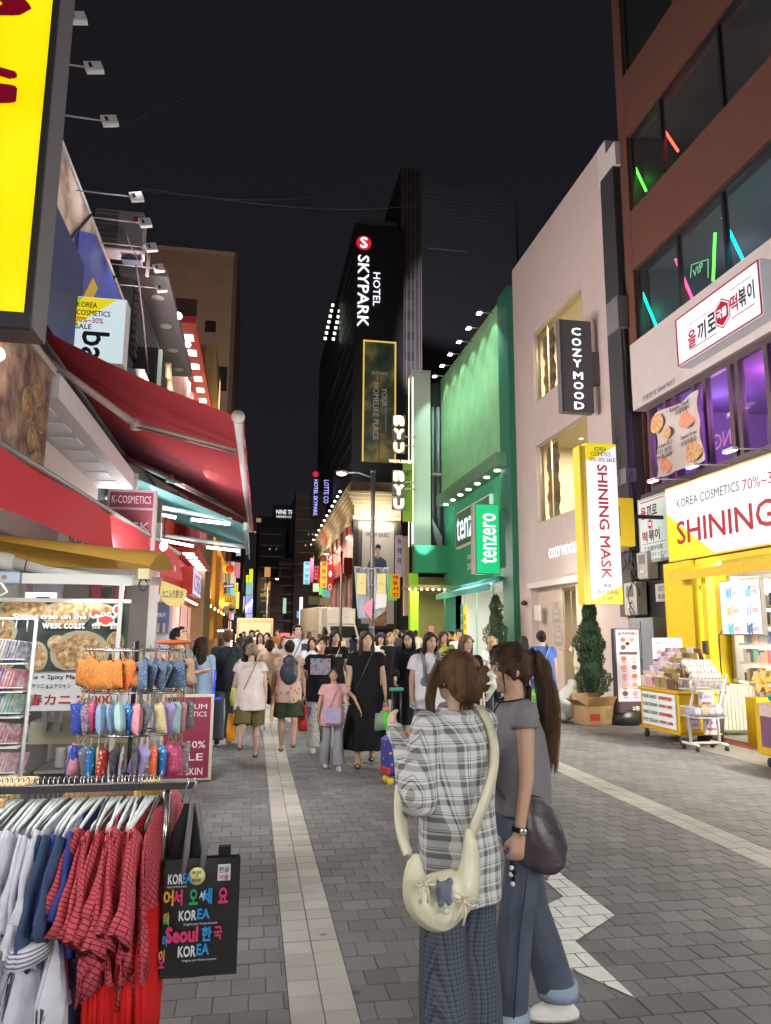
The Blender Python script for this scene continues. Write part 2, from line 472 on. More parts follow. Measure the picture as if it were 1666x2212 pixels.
for t in tris:
    g = [cg2(*p) for p in t]
    n_ = len(g); ar = sum(g[i][0]*g[(i+1) % n_][1]-g[(i+1) % n_][0]*g[i][1] for i in range(n_))
    if ar < 0: g.reverse()
    for (x,y,w,d,k,q) in cells:
        if k == 0 and 2.6 < y < 6.5 and .4 < x < 4:
            c = clip(g,x+.0035,x+w-.0035,y+.0035,y+d-.0035)
            if c: mb.add([(p[0],p[1],.0045) for p in c],[tuple(range(len(c)))])
M_PAINT = mat('road_paint',(.74,.75,.70),.7,vary=.14,vscale=8,bump=.3,bscale=150)
tag(mb.build('road_marking',M_PAINT,None),'white painted arrow worn across the grey pavers beside the two women','road marking')

# litter: small bright scraps on the pavers
for (px,py,lb) in ((1206,1890,'small white paper scrap lying on pavers beside the painted arrow'),(1444,2208-600,'tiny pale scrap of paper on pavers before the yellow cart')):
    p = seen(px,py,Z=.002); c = p.copy()
    tag(MB().add([(c.x-.03,c.y-.02,.006),(c.x+.03,c.y-.012,.012),(c.x+.022,c.y+.026,.007),(c.x-.024,c.y+.02,.014)],[(0,1,2,3)]).build('paper_scrap',mat('paper',(.8,.8,.78))),lb,'litter')

# =====================================================================
# RIGHT SIDE OF THE STREET  (facades at X = 8.2)
# =====================================================================
XR = 8.2
G_ALU = mat('dark_metal',(.045,.045,.05),.4,.6)
G_GREY = mat('grey_metal',(.30,.30,.31),.45,.5,vary=.1)
G_WHT = mat('white_plastic',(.75,.75,.73),.45)
G_GLASS = mat('window_glass',(.05,.06,.07),.02,alpha=.16,spec=.8)
G_GLASSD = mat('dark_window_glass',(.02,.025,.03),.05,alpha=.45,spec=.8)

# ---- brown building with neon windows ----
M_BROWN = mat('red_brown_stucco',(.095,.036,.024),.85,vary=.1,vscale=5,bump=.4,bscale=220)
M_FLOORW = mat('pale_panel',(.62,.58,.57),.6,vary=.05)
bb = thing('office_building','red brown building with slanting neon tubes in its dark upper windows','building',(XR,12,0))
Y0,Y1 = 2.0,14.55
def wall_piece(p,z0,z1,m,nm='wall',x0=XR,x1=XR+.35,y0=Y0,y1=Y1): return MB().box((x0,y0,z0),(x1,y1,z1)).build(nm,m,p,True)
wall_piece(bb,9.78,11.2,M_BROWN); wall_piece(bb,13.12,14.7,M_BROWN); wall_piece(bb,16.95,20.5,M_BROWN)
wall_piece(bb,8.03,20.5,M_BROWN,'corner_pier',y0=14.22,y1=Y1+.02,x0=XR-.006)
wall_piece(bb,6.5,8.03,M_FLOORW,'pale_fascia',x0=XR-.08,y1=14.40)
wall_piece(bb,2.75,4.6,mat('dark_cladding',(.05,.05,.055),.6),'dark_wall',x0=XR,y1=14.4)
MB().box((XR+.2,Y1-.05,0),(14,Y1,20.5)).build('side_wall',M_BROWN,bb,True)
MB().box((14,Y0,0),(14.2,Y1,20.5)).build('rear_wall',M_BROWN,bb,True)
M_ROOMN = mat('dim_room',(.035,.034,.036),.8); M_ROOMB = mat('blue_grey_room',(.085,.10,.12),.8)
def room(parent,y0,y1,z0,z1,depth,m,nm='room_shell',x=XR+.36):
    mb = MB(); t = .04
    mb.box((x,y0,z0-t),(x+depth,y1,z0)); mb.box((x,y0,z1),(x+depth,y1,z1+t)); mb.box((x+depth,y0,z0),(x+depth+t,y1,z1))
    mb.box((x,y0-t,z0),(x+depth,y0,z1)); mb.box((x,y1,z0),(x+depth,y1+t,z1))
    return mb.build(nm,m,parent,True)
def window_band(z0,z1,mull,y0,y1,fw=.07):
    f = MB(); f.box((XR+.08,y0,z0),(XR+.16,y1,z0+fw)); f.box((XR+.08,y0,z1-fw),(XR+.16,y1,z1))
    w = f.build('window_frame',G_ALU,bb,True)
    for q in mull: MB().box((XR+.07,q-fw/2,z0+fw),(XR+.17,q+fw/2,z1-fw)).build('mullion',G_ALU,w,False).location = -Vector(bb.location)
    ys = sorted(mull)
    for a,b in zip(ys,ys[1:]):
        MB().box((XR+.115,a+fw/2,z0+fw),(XR+.125,b-fw/2,z1-fw)).build('window_pane',G_GLASS,w,False).location = -Vector(bb.location)
window_band(11.2,13.12,[14.18,12.92,10.9,9.0,7],7,14.2)
window_band(8.03,9.78,[14.18,12.60,11.12,9.6,8.1],8,14.2)
window_band(14.7,16.95,[14.18,12.2,10,8],8,14.2)
room(bb,7,14.15,11.2,13.12,3.0,M_ROOMN); room(bb,8,14.15,8.03,9.78,3.2,M_ROOMB); room(bb,8,14.15,14.7,16.95,2.5,M_ROOMN)
NEON = dict(red=(1,.08,.04),green=(.08,1,.05),teal=(0,.9,.55),cyan=(0,.75,.9),rose=(1,.05,.2))
def neon(pa,pb,c,desc,X=XR+.2,e=5):
    a = seen(*pa,X=X); b = seen(*pb,X=X)
    m = lit('neon_'+c,NEON[c],e)
    o = MB().tube([a,b],.026,8).build('neon_tube',m,None)
    tag(o,desc,'neon tube','slanting neon tubes in the windows')
    lamp_point('neon_light',(a+b)/2+Vector((.25,0,0)),6,NEON[c],.2)
neon((1367,350),(1396,412),'green','bright green slanting neon tube in the dark corner window above')
neon((1427,268),(1465,326),'red','red slanting neon tube high in the upper window beside the green one')
neon((1388,632),(1419,706),'teal','teal slanting neon tube in the first pane above the pale fascia')
neon((1460,560),(1495,643),'rose','red orange slanting neon tube in the second lower pane')
neon((1545,503),(1541,607),'green','green upright neon tube near the mullion of the lower windows')
neon((1562,470),(1606,562),'cyan','cyan slanting neon tube in the third lower pane')
lamp_point('room_lamp',(10,10.5,9.3),40,(.75,.85,1),.4); lamp_point('room_lamp',(10,12.9,9.2),22,(.7,.8,1),.3)
lamp_point('room_lamp',(10,11,12.7),7,(1,.75,.5),.4)
v = thing('neon_emblem','small green outline word sign with a star glowing inside the lower neon window','sign',tuple(seen(1510,590,X=XR+.22)))
text('VIP',seen(1508,583,X=XR+.22),.34,.17,lit('neon_pale',(.25,.8,.35),1.2),v,'W',.0)
MB().tube([seen(1492,600,X=XR+.22),seen(1494,572,X=XR+.22),seen(1530,560,X=XR+.22),seen(1530,600,X=XR+.22)],.008,6).build('outline_tube',lit('neon_pale',(.25,.8,.35),1.2),v,True)

# purple room, its frames and panes
room(bb,8,14.1,4.6,6.5,2.6,mat('violet_room',(.30,.20,.42),.7))
f = MB(); f.box((XR+.02,8,4.6),(XR+.12,14.0,4.7)); f.box((XR+.02,8,6.38),(XR+.12,14.0,6.5)); wf = f.build('window_frame',mat('bronze_frame',(.10,.08,.085),.4,.5),bb,True)
pm = [13.95,13.3,12.95,12.3,11.95,11.2,11.0,10.25,10.05,9.3]
for q in pm: MB().box((XR+.01,q-.05,4.7),(XR+.13,q+.05,6.38)).build('mullion',MATS['bronze_frame'],wf).location = -Vector(bb.location)
for a,b in zip(pm,pm[1:]): MB().box((XR+.06,b+.05,4.7),(XR+.07,a-.05,6.38)).build('window_pane',G_GLASS,wf).location = -Vector(bb.location)
for (y,z,c,p) in ((13.0,6.0,(.55,.35,1),26),(11.4,6.2,(.9,.25,1),40),(10.3,6.2,(.85,.4,1),34),(9.2,6.0,(.8,.3,1),25)):
    lamp_point('room_lamp',(XR+1.1,y,z),p*1.6,c,.12)
for (px,py,wh) in ((1548,836,'middle one'),(1475,870,'lowest, by the banner'),(1632,792,'highest, by the picture edge')):
    p = seen(px,py,X=XR+.8)
    tag(MB().ell(p,(.06,.09,.02)).build('ceiling_light',lit('cool_spot',(.75,.85,1),5)),'bright ceiling spotlight inside the violet lit windows, '+wh,'ceiling light','spotlights in the violet room')
text('EONG',seen(1578,942,X=XR+.35),1.0,.3,lit('pink_letter',(.9,.35,.65),.8),bb,'E')

# facade sign: red-framed light box
def light_box(name,label,lo,hi,face,frame,facemat,parent=None,rim=.05,depth=None,cat='sign',group=None):
    """lo, hi: corners of the box; face W/E/S says which way the lit panel looks"""
    c = [(lo[i]+hi[i])/2 for i in range(3)]
    t = thing(name,label,cat,(c[0],c[1],lo[2]),0,group)
    MB().box(lo,hi).build('casing',frame,t,True)
    (x0,y0,z0),(x1,y1,z1) = lo,hi; e = .006
    if face == 'W': MB().box((x0-e,y0+rim,z0+rim),(x0,y1-rim,z1-rim)).build('lit_panel',facemat,t,True)
    elif face == 'E': MB().box((x1,y0+rim,z0+rim),(x1+e,y1-rim,z1-rim)).build('lit_panel',facemat,t,True)
    else: MB().box((x0+rim,y0-e,z0+rim),(x1-rim,y0,z1-rim)).build('lit_panel',facemat,t,True)
    return t
L_WHITE = lit('sign_white',(.86,.87,.95),.92)
K_BLK = mat('print_black',(.02,.02,.025),.5); K_RED = lit('print_red',(.62,.02,.03),.35); K_DRED = mat('print_dark_red',(.35,.01,.02),.5,emit=.15)
RED_FR = lit('red_rim',(.5,.02,.03),.25)
e1 = light_box('shop_sign','white light box with red rim and Korean lettering above the violet windows',(7.84,9.74,6.66),(8.1,12.16,7.63),'W',mat('pale_side',(.6,.6,.62),.5,emit=.25),L_WHITE,rim=.01)
for lo,hi in (((7.828,9.75,6.67),(7.834,12.15,6.70)),((7.828,9.75,7.59),(7.834,12.15,7.62)),((7.828,9.75,6.70),(7.834,9.79,7.59)),((7.828,12.11,6.70),(7.834,12.15,7.59))): MB().box(lo,hi).build('red_border',RED_FR,e1,True)
XF = 7.834
for s,a,b,h,mm,z in (('을',11.78,11.52,.34,K_RED,7.04),('끼',11.47,11.22,.36,K_BLK,7.06),('로',11.17,10.93,.34,K_BLK,7.1),('떡',10.52,10.32,.32,K_RED,7.16),('볶',10.30,10.10,.34,K_BLK,7.17),('이',10.07,9.9,.34,K_BLK,7.18)):
    text(s,(XF,(a+b)/2,z),a-b,h,mm,e1,'W',.03)
def hexa(parent,c,r,face='W',m=None,w=.85):
    R,U = Vector(RIGHTV[face]),Vector((0,0,1)); N = R.cross(U)
    for rr,mm,k in ((r,K_RED,.004),(r*.9,L_WHITE,.007),(r*.82,K_RED,.010)):
        MB().prism([(rr*w*math.sin(R_(60*i)),rr*math.cos(R_(60*i))) for i in range(6)][::-1],Vector(c)+N*k,R,U,.003).build('hexagon_badge',mm,parent,True)
    text('국물',Vector(c)+N*.011,r*1.0,r*.62,L_WHITE,parent,face,.03)
hexa(e1,(XF,10.74,7.13),.28)
MB().box((XF-.008,10.95,6.84),(XF-.001,11.75,6.855)).build('underline',K_RED,e1,True); MB().box((XF-.008,9.92,6.92),(XF-.001,10.5,6.935)).build('underline',K_RED,e1,True)
MB().box((XF-.008,9.95,7.42),(XF-.001,10.5,7.43)).build('underline',lit('green_line',(.05,.3,.12),.2),e1,True)
text('국물이 맛있어야 떡볶이 맛있다',(XF,11.35,7.33),.75,.06,K_BLK,e1,'W',0)
text('가맹문의 1544-9217',(XR-.082,13.35,6.63),1.25,.12,K_BLK,bb,'W',.01)

# small tall light box of the same shop
e2 = light_box('shop_sign','narrow white Korean sign half hidden behind the big cosmetics sign',(8.02,12.75,3.08),(8.19,14.24,4.45),'W',mat('pale_rim',(.5,.5,.48)),lit('sign_greenwhite',(.72,.80,.76),.62))
XF2 = 8.012
text('을',(XF2,14.0,4.13),.22,.26,K_RED,e2,'W',.03); text('끼로',(XF2,13.66,4.15),.4,.26,K_BLK,e2,'W',.03)
hexa(e2,(XF2,13.75,3.87),.13); text('떡',(XF2,13.98,3.62),.2,.24,K_RED,e2,'W',.03); text('볶이',(XF2,13.62,3.64),.42,.24,K_BLK,e2,'W',.03)
text('乙支路炒年糕',(XF2,13.68,3.37),.72,.11,K_BLK,e2,'W',.005); text('ウルチロトッポッ',(XF2,13.66,3.24),.86,.09,K_BLK,e2,'W',.005)
text('WELCOME TO EULJIRO',(XF2,13.75,3.13),.6,.04,K_BLK,e2,'W',0); text('2F',(XF2,13.36,3.15),.14,.1,K_BLK,e2,'W',.01)
MB().box((XF2-.006,13.2,3.47),(XF2,14.1,3.48)).build('underline',MATS['green_line'],e2,True)
MB().box((XF2-.006,13.2,4.35),(XF2,14.1,4.37)).build('underline',K_RED,e2,True)

# big cosmetics sign, yellow corner, arms with flood lamps over it
L_YEL = lit('sign_yellow',(.90,.72,.02),.8)
e3 = light_box('shop_sign','wide white light box with big red word and yellow corner over the yellow shop',(7.5,6.0,2.93),(7.9,12.3,4.3),'W',mat('yellow_rim',(.75,.52,.03),.5),L_WHITE,rim=.03)
XF3 = 7.493
text('KOREA COSMETICS',(XF3,11.05,3.95),1.75,.16,K_BLK,e3,'W',.004); text('70%~30%',(XF3,9.6,3.93),1.0,.18,K_DRED,e3,'W',.004)
text('SHINING MASK',(XF3,9.75,3.42),4.45,.42,K_RED,e3,'W',.015)
MB().prism([(0,0),(1.35,0),(0,.86)],(XF3-.004,12.27,2.96),(0,-1,0),(0,0,1),.003).build('yellow_corner',L_YEL,e3,True)
for (px,py,ex) in ((1577,972,'nearest the picture edge'),(1496,1006,'middle one'),(1411,1037,'farthest, beneath the food banner')):
    p = seen(px,py,X=7.35)
    t = thing('flood_lamp','slim white flood lamp over the wide cosmetics sign, '+ex,'lamp',tuple(p),0,'flood lamps over the wide cosmetics sign')
    MB().cbox(p,(.10,.26,.05)).build('lamp_head',G_WHT,t,True)
    MB().box((p.x-.045,p.y-.12,p.z-.032),(p.x+.045,p.y+.12,p.z-.026)).build('lens',lit('flood_lens',(1,.95,.75),7),t,True)
    MB().tube([(p.x+.05,p.y-.1,p.z),(XR+.02,p.y-.1,p.z+.02)],.012,6).build('arm',G_WHT,t,True)

# food banner
bn = thing('banner','pale cloth banner with fried food pictures hung over the violet windows','banner',(8.0,12.6,4.75))
def bsheet(u,v):
    y = 13.42-1.6*u; z = 4.78+v*1.33-.03*math.sin(3.1*u); return (8.02+.05*math.sin(9*u+3*v)+.02*math.sin(14*v),y,z+ (0.02 if v > .5 else 0))
me = MB(); me.sheet(bsheet,24,16); me.build('banner_cloth',mat('banner_cloth',(.66,.60,.58),.8,vary=.06),bn,True)
FOOD = [pattern('food_fry','food',(.35,.15,.05),(.62,.36,.16),22,(.75,.55,.35)),pattern('food_red','food',(.5,.12,.06),(.65,.28,.18),26,(.75,.5,.38))]
for (u,v,ru,rv,q) in ((.17,.80,.17,.15,0),(.36,.60,.1,.1,0),(.75,.68,.2,.13,1),(.25,.17,.15,.14,1),(.8,.2,.2,.15,0)):
    c = Vector(bsheet(u,v)); MB().prism([(ru*1.5*math.cos(R_(a))*(1+.12*math.sin(a)),rv*1.3*math.sin(R_(a))) for a in range(0,360,24)],(c.x-.045,c.y,c.z),(0,-1,0),(0,0,1),.004).build('food_print',FOOD[q],bn,True)
for s,u,v,w in (('Rosemi Tteokbokki',.68,.93,.9),('Chicken SET',.28,.45,.62),('치킨 SET',.28,.36,.55),('炸鸡 SET',.28,.28,.55),('Squid Fried',.75,.45,.55),('오징어튀김',.75,.36,.5),('로제떡볶이',.68,.84,.5)):
    c = Vector(bsheet(u,v)); text(s,(c.x-.05,c.y,c.z),w,.09,K_BLK,bn,'W',.02)

# plate over the entrance of the brown building
e4 = light_box('sign_plate','grey unlit plate naming the building over its dark doorway',(8.12,12.98,2.28),(8.19,13.88,2.64),'W',mat('plate_rim',(.42,.41,.4)),mat('plate_face',(.5,.48,.48),.5,emit=.12),rim=.01)  # a faint glow is put into the unlit face colour
text('SEOYANG',(8.113,13.45,2.54),.62,.1,K_BLK,e4,'W',.01); text('BUILDING',(8.113,13.45,2.38),.62,.1,K_BLK,e4,'W',.01)
MB().box((8.1,12.6,2.42),(8.19,12.97,2.64)).build('end_cap',mat('plate_beige',(.5,.47,.38)),e4,True)
# dark entrance, grey electric cabinet, meters, cables
MB().box((XR+.01,12.45,0),(XR+.06,14.4,2.74)).build('entrance_recess',mat('entrance_dark',(.018,.018,.022),.4),bb,True)
cb = thing('electric_cabinet','tall grey steel cabinet beside the dark entrance','cabinet',(8.0,14.1,0))
MB().bevbox((7.72,13.35,.05),(8.15,14.3,1.95),.01).build('cabinet_body',mat('cabinet_grey',(.28,.30,.32),.5,vary=.08),cb,True)
MB().box((7.712,13.82,.12),(7.72,13.835,1.88)).build('door_gap',G_ALU,cb,True)
MB().box((7.70,13.86,1.0),(7.72,13.89,1.14)).build('handle',G_ALU,cb,True)
def meter(y,z,s,lb):
    t = thing('electric_meter',lb,'meter',(8.05,y,z))
    MB().bevbox((7.92,y-s/2,z),(8.15,y+s/2,z+s*1.35),.02).build('meter_box',mat('meter_grey',(.45,.45,.42),.5,vary=.1),t,True)
    MB().box((7.912,y-s*.25,z+s*.75),(7.92,y+s*.3,z+s*1.2)).build('meter_window',mat('meter_glass',(.2,.22,.22),.1),t,True)
    MB().box((7.912,y-s*.2,z+s*.3),(7.92,y+s*.2,z+s*.45)).build('label_plate',G_WHT,t,True)
meter(14.55,2.02,.52,'grey electric meter box above the steel cabinet beside the evergreen'); meter(14.0,2.75,.42,'smaller meter box high under the narrow Korean sign')
cb2 = thing('cable_bundle','tangle of black cables and pipes between pink and brown buildings','cables',(8.1,14.8,2.5))
for i in range(7):
    y = 14.62+i*.085; w = .03 if i % 3 else .055
    MB().tube([(8.1+.03*random.random(),y+.03*math.sin(z*1.3+i),z) for z in np.arange(2.4+.3*(i % 3),12.2-(i % 4)*1.6,.5)],w,6).build('pipe',mat('black_pipe',(.02,.02,.024),.5),cb2,True)
for i in range(16):
    y = 14.3+.7*random.random(); z = random.uniform(2.4,6.5); h = random.uniform(.4,1.6); w = random.uniform(-.35,.35)
    MB().tube([(7.98-.14*math.sin(math.pi*k/10)*random.uniform(.6,1.1),y+w*k/10+.07*math.sin(k*1.3+i),z-h*k/10) for k in range(11)],.012,5).build('cable',MATS['black_pipe'],cb2,True)
for (a,b,c,d) in ((14.5,15.05,8.5,9.3),(14.5,14.95,4.9,5.25),(14.55,15.0,3.4,3.9)):
    MB().bevbox((7.93,a,c),(8.18,b,d),.02).build('junction_box',mat('junction_grey',(.13,.13,.14),.5),cb2,True)
MB().box((8.02,14.58,2.0),(8.19,15.22,12.6)).build('cable_trough',mat('trough_dark',(.028,.028,.032),.6),cb2,True)
MB().box((8.06,14.5,12.6),(8.19,15.2,13.2)).build('gutter_end',MATS['pale_panel'],cb2,True)

# vertical projecting sign
e5 = light_box('shop_sign','tall narrow white and yellow sign with red letters reading downwards',(6.27,13.0,2.18),(6.92,13.18,5.32),'S',MATS['yellow_rim'],L_WHITE,rim=.008)
MB().box((6.15,13.01,2.17),(6.27,13.3,5.26)).build('yellow_side',mat('sign_yellow_metal',(.6,.42,.03),.5,emit=.12),e5,True)
MB().box((6.195,13.005,2.17),(6.20,13.01,5.26)).build('side_seam',G_ALU,e5,True)
MB().prism([(0,0),(.634,0),(.634,.35),(.46,.35),(0,-.18)][::-1] if 0 else [(0,0),(0,-.34),(.10,-.34),(.634,-.03),(.634,0)],(6.278,12.99,5.31),(1,0,0),(0,0,1),.003).build('yellow_top',L_YEL,e5,True)
MB().prism([(0,0),(.634,0),(.634,.34),(0,.06)],(6.278,12.99,2.19),(1,0,0),(0,0,1),.003).build('yellow_foot',L_YEL,e5,True)
text('KOREA',(6.58,12.984,5.20),.25,.085,K_BLK,e5); text('COSMETICS',(6.585,12.984,5.10),.42,.085,K_BLK,e5); text('70%~30%',(6.50,12.984,4.99),.33,.085,K_DRED,e5); text('SALE',(6.79,12.984,4.99),.19,.085,K_BLK,e5)
text('SHINING MASK',(6.60,12.984,3.77),2.24,.21,K_RED,e5,'S',.02,90)
text('韩国',(6.61,12.984,2.53),.16,.085,K_BLK,e5); text('有名化妝品',(6.61,12.984,2.41),.42,.095,K_BLK,e5); text('7~3折',(6.60,12.984,2.29),.23,.085,K_DRED,e5)
MB().bevbox((6.95,13.15,3.32),(7.32,13.5,4.28),.01).build('bracket_box',mat('box_yellow',(.75,.52,.02),.5,emit=.25),e5,True)
MB().box((7.3,13.25,3.9),(8.2,13.32,3.97)).build('bracket',G_ALU,e5,True); MB().box((6.9,13.06,3.5),(6.97,13.12,4.1)).build('bracket',G_ALU,e5,True)

# ---- yellow shop front ----
M_YEL = mat('yellow_panel',(.82,.60,.01),.5,vary=.05)
ys = thing('cosmetics_shop','bright yellow ground floor shop front under the wide white sign','shop front',(8.1,10,0))
MB().box((7.45,11.55,0),(8.14,12.42,2.9)).build('corner_column',M_YEL,ys,True)
MB().box((7.62,11.45,0),(7.70,11.55,2.9)).build('door_post',M_YEL,ys,True)
MB().box((7.5,5.5,2.72),(8.15,11.5,2.9)).build('soffit',M_YEL,ys,True)
MB().box((7.42,11.10,0),(7.56,11.24,2.72)).build('door_post',M_YEL,ys,True)
sf = mat('shop_white',(.78,.76,.70),.6)
MB().box((10.8,5.5,0),(10.9,11.5,2.9)).build('back_wall',sf,ys,True); MB().box((8.1,11.42,0),(10.8,11.5,2.72)).build('inner_wall',sf,ys,True)
MB().box((7.3,5.5,.0),(10.8,12.4,.03)).build('shop_floor',mat('shop_tile',(.42,.40,.38),.35),ys,True)
MB().box((8.1,5.5,2.62),(10.8,11.4,2.70)).build('shop_ceiling',sf,ys,True)
for z in (.55,.85,1.15,1.45,1.75,2.05):
    sh = MB().box((7.95,8.2,z),(8.35,11.1,z+.03)).build('shelf',mat('shelf_cream',(.7,.66,.5),.5),ys,True)
for i,z in enumerate((.58,.88,1.18,1.48,1.78,2.08)):
    y = 8.25
    while y < 11.0:
        w = random.uniform(.05,.11); h = random.uniform(.12,.22)
        c = random.choice([(.7,.15,.2),(.75,.72,.65),(.2,.45,.3),(.7,.5,.2),(.25,.3,.5),(.8,.8,.82),(.72,.45,.5),(.1,.1,.12)])
        tag(MB().box((7.97,y,z),(8.2,y+w*.9,z+h)).build('product_box',mat('product_%d%d%d' % tuple(int(q*99) for q in c),c,.35)),'%s carton on the %s shelf of the yellow shop' % (('wine red','ivory','green','ochre','blue','white','rose','black')[[(.7,.15,.2),(.75,.72,.65),(.2,.45,.3),(.7,.5,.2),(.25,.3,.5),(.8,.8,.82),(.72,.45,.5),(.1,.1,.12)].index(c)],('lowest','second','third','fourth','fifth','top')[i]),'carton','cartons on the shelves of the yellow shop')
        y += w
for y in (6.5,8.2,9.8,11.0):
    t = tag(MB().box((9.0,y-.3,2.60),(9.3,y+.3,2.615)).build('ceiling_panel',lit('ceiling_panel',(1,.95,.85),5)),'bright ceiling panel inside the yellow cosmetics shop','ceiling light','ceiling panels in the yellow shop')
    lamp_area('shop_lamp',(8.8,y,2.58),(1.2,1.2),60,NEUT,aim=(8.0,y,0))
# awning: ribbed yellow valance
aw = thing('shop_awning','short ribbed yellow awning over the yellow shop door','awning',(7.4,9,2.5))
def aws(u,v): return (7.24+.40*v,6.0+5.9*u,2.70+.17*v)
MB().sheet(aws,30,2,sm=False).build('awning_roof',M_YEL,aw,True)
y = 6.0
while y < 11.85:
    MB().box((7.22,y+.004,2.54),(7.25,y+.118,2.70)).build('valance_strip',mat('valance_yellow',(.80,.50,.02),.6,emit=.10),aw,True); y += .12
# the real lamps above the shop entrance
for y in (6.6,8.6,10.6):
    t = tag(MB().cbox((7.55,y,2.69),(.22,.5,.04)).build('downlight',lit('downlight',(1,.96,.85),9)),'bright strip downlight under the yellow awning, %s' % {6.6: 'outside the picture edge',8.6: 'middle one',10.6: 'by the yellow column'}[y],'lamp','downlights under the yellow awning')
    lamp_area('downlight_lamp',(7.5,y,2.66),(.3,.7),150,(1,.94,.80),aim=(5.4,y+2,0))
# screen with prices
sc_ = light_box('price_screen','wall screen showing skin care products with red percent prices',(7.74,10.2,1.61),(7.82,11.22,2.51),'W',mat('screen_rim',(.12,.11,.1)),lit('screen_face',(.80,.88,.92),.8),rim=.02)
for i in range(3):
    for j in range(2):
        y = 11.05-j*.47; z = 2.31-i*.29
        c = [(.1,.25,.5),(.05,.2,.45),(.55,.4,.25),(.35,.4,.6),(.1,.45,.6),(.1,.15,.3)][i*2+j]
        for k in range(4):
            MB().box((7.729,y-.12+.035*k-.03,z-.1+.02*(k % 2)),(7.733,y-.12+.035*k,z+.08-.02*(k % 3))).build('product_print',lit('pp%d%d' % (i*2+j,k % 2),tuple(min(1,q*(1+.6*(k % 2))) for q in c),.5),sc_,True)
        text(['60%','55%','50%','50%','50%','60%'][i*2+j],(7.731,y-.24,z-.02),.14,.07,K_RED,sc_,'W',.01); text('SALE',(7.731,y-.27,z-.08),.07,.03,K_RED,sc_,'W',0)
        text(['Bestar','Mediline','Abib','Dr.Jart','ILLIYOON','AHC'][i*2+j],(7.731,y-.23,z+.06),.15,.035,K_BLK,sc_,'W',0)
MB().tube([(7.78,11.25,1.7),(7.74,11.32,1.6),(7.74,11.32,.5)],.012,6).build('power_cord',G_ALU,sc_,True)
tag(MB().ell((7.62,11.5,2.42),(.05,.05,.05)).cbox((7.66,11.5,2.47),(.06,.06,.04)).build('security_camera',G_WHT),'small white dome camera on the yellow column','camera')
tag(MB().bevbox((7.38,11.16,1.30),(7.42,11.26,1.52),.01).build('card_reader',G_ALU),'small dark keypad on the yellow door post','keypad')

# ---- pink building ----
M_PINK = mat('pink_stucco',(.51,.43,.41),.8,vary=.05,vscale=2,bump=.2,bscale=120)
pk = thing('pink_building','smooth pale pink building with two big golden lit windows','building',(XR,18,0))
PY0,PY1,PT = 15.2,21.95,13.75
def pw(y0,y1,z0,z1,nm='wall',x0=XR,x1=XR+.25): return MB().box((x0,y0,z0),(x1,y1,z1)).build(nm,M_PINK,pk,True)
pw(PY0,PY1,10.75,PT); pw(PY0,PY1,7.2,8.55); pw(PY0,PY1,3.05,4.86)
pw(PY0,16.85,8.55,10.75); pw(20.32,PY1,8.55,10.75); pw(PY0,16.8,4.86,7.2); pw(20.3,PY1,4.86,7.2)
pw(20.98,PY1,0,3.05); pw(PY0,17.0,0,3.05)
MB().box((XR+.25,PY1-.1,0),(14,PY1,PT)).build('side_wall',M_PINK,pk,True)
MB().box((XR+.25,PY0,0),(14,PY0+.1,PT)).build('side_wall',M_PINK,pk,True)
MB().box((XR-.015,PY0,PT-1.1),(XR,PY0+.42,PT)).build('edge_trim',MATS['pale_panel'],pk,True)
M_GOLD = mat('golden_metal',(.62,.50,.28),.22,.85); M_CREAMW = mat('cream_wall',(.66,.58,.38),.7)
for (za,zb,ya,yb) in ((8.55,10.75,16.85,20.32),(4.86,7.2,16.8,20.3)):
    room(pk,ya-.6,yb+.3,za,zb+.1,3.4,M_CREAMW,x=XR+.26)
    # wavy gold screen just inside the far jamb
    g = MB(); g.sheet(lambda u,v: (XR+.35+.02*math.sin(14*v+3*u)+.015*math.sin(33*v),yb-.02-.85*u,za+.02+(zb-za-.04)*v),8,40)
    g.build('wavy_panel',M_GOLD,pk,True)
    w = MB(); w.box((XR+.1,ya,za),(XR+.16,yb,za+.04)); w.box((XR+.1,ya,zb-.04),(XR+.16,yb,zb)); w.box((XR+.1,ya,za),(XR+.16,ya+.04,zb)); w.box((XR+.1,yb-.04,za),(XR+.16,yb,zb)); w.box((XR+.1,yb-.92,za),(XR+.14,yb-.9,zb))
    wo = w.build('window_frame',mat('brass_frame',(.55,.45,.28),.35,.6),pk,True)
    MB().box((XR+.125,ya+.04,za+.04),(XR+.13,yb-.04,zb-.04)).build('window_pane',G_GLASS,wo).location = -Vector(pk.location)
    for (x,y) in ((9.2,17.6),(9.2,18.6),(10.2,17.4),(10.2,18.4),(11,18),(9.3,19.5)):
        MB().lathe([(.05,-.012),(.05,0)],10,(x,y,zb+.095)).build('ceiling_spot',lit('warm_spot',(1,.85,.55),9),pk,True)
    lamp_area('room_lamp',(9.6,18.3,zb+.0),(2.2,1.6),520,(1,.90,.70),aim=(9.6,18.3,0))
pk2 = MB().box((11.2,16.9,5.9),(11.25,17.9,6.8)); pk2.build('wall_pictures',mat('tan_print',(.40,.26,.14)),pk,True)
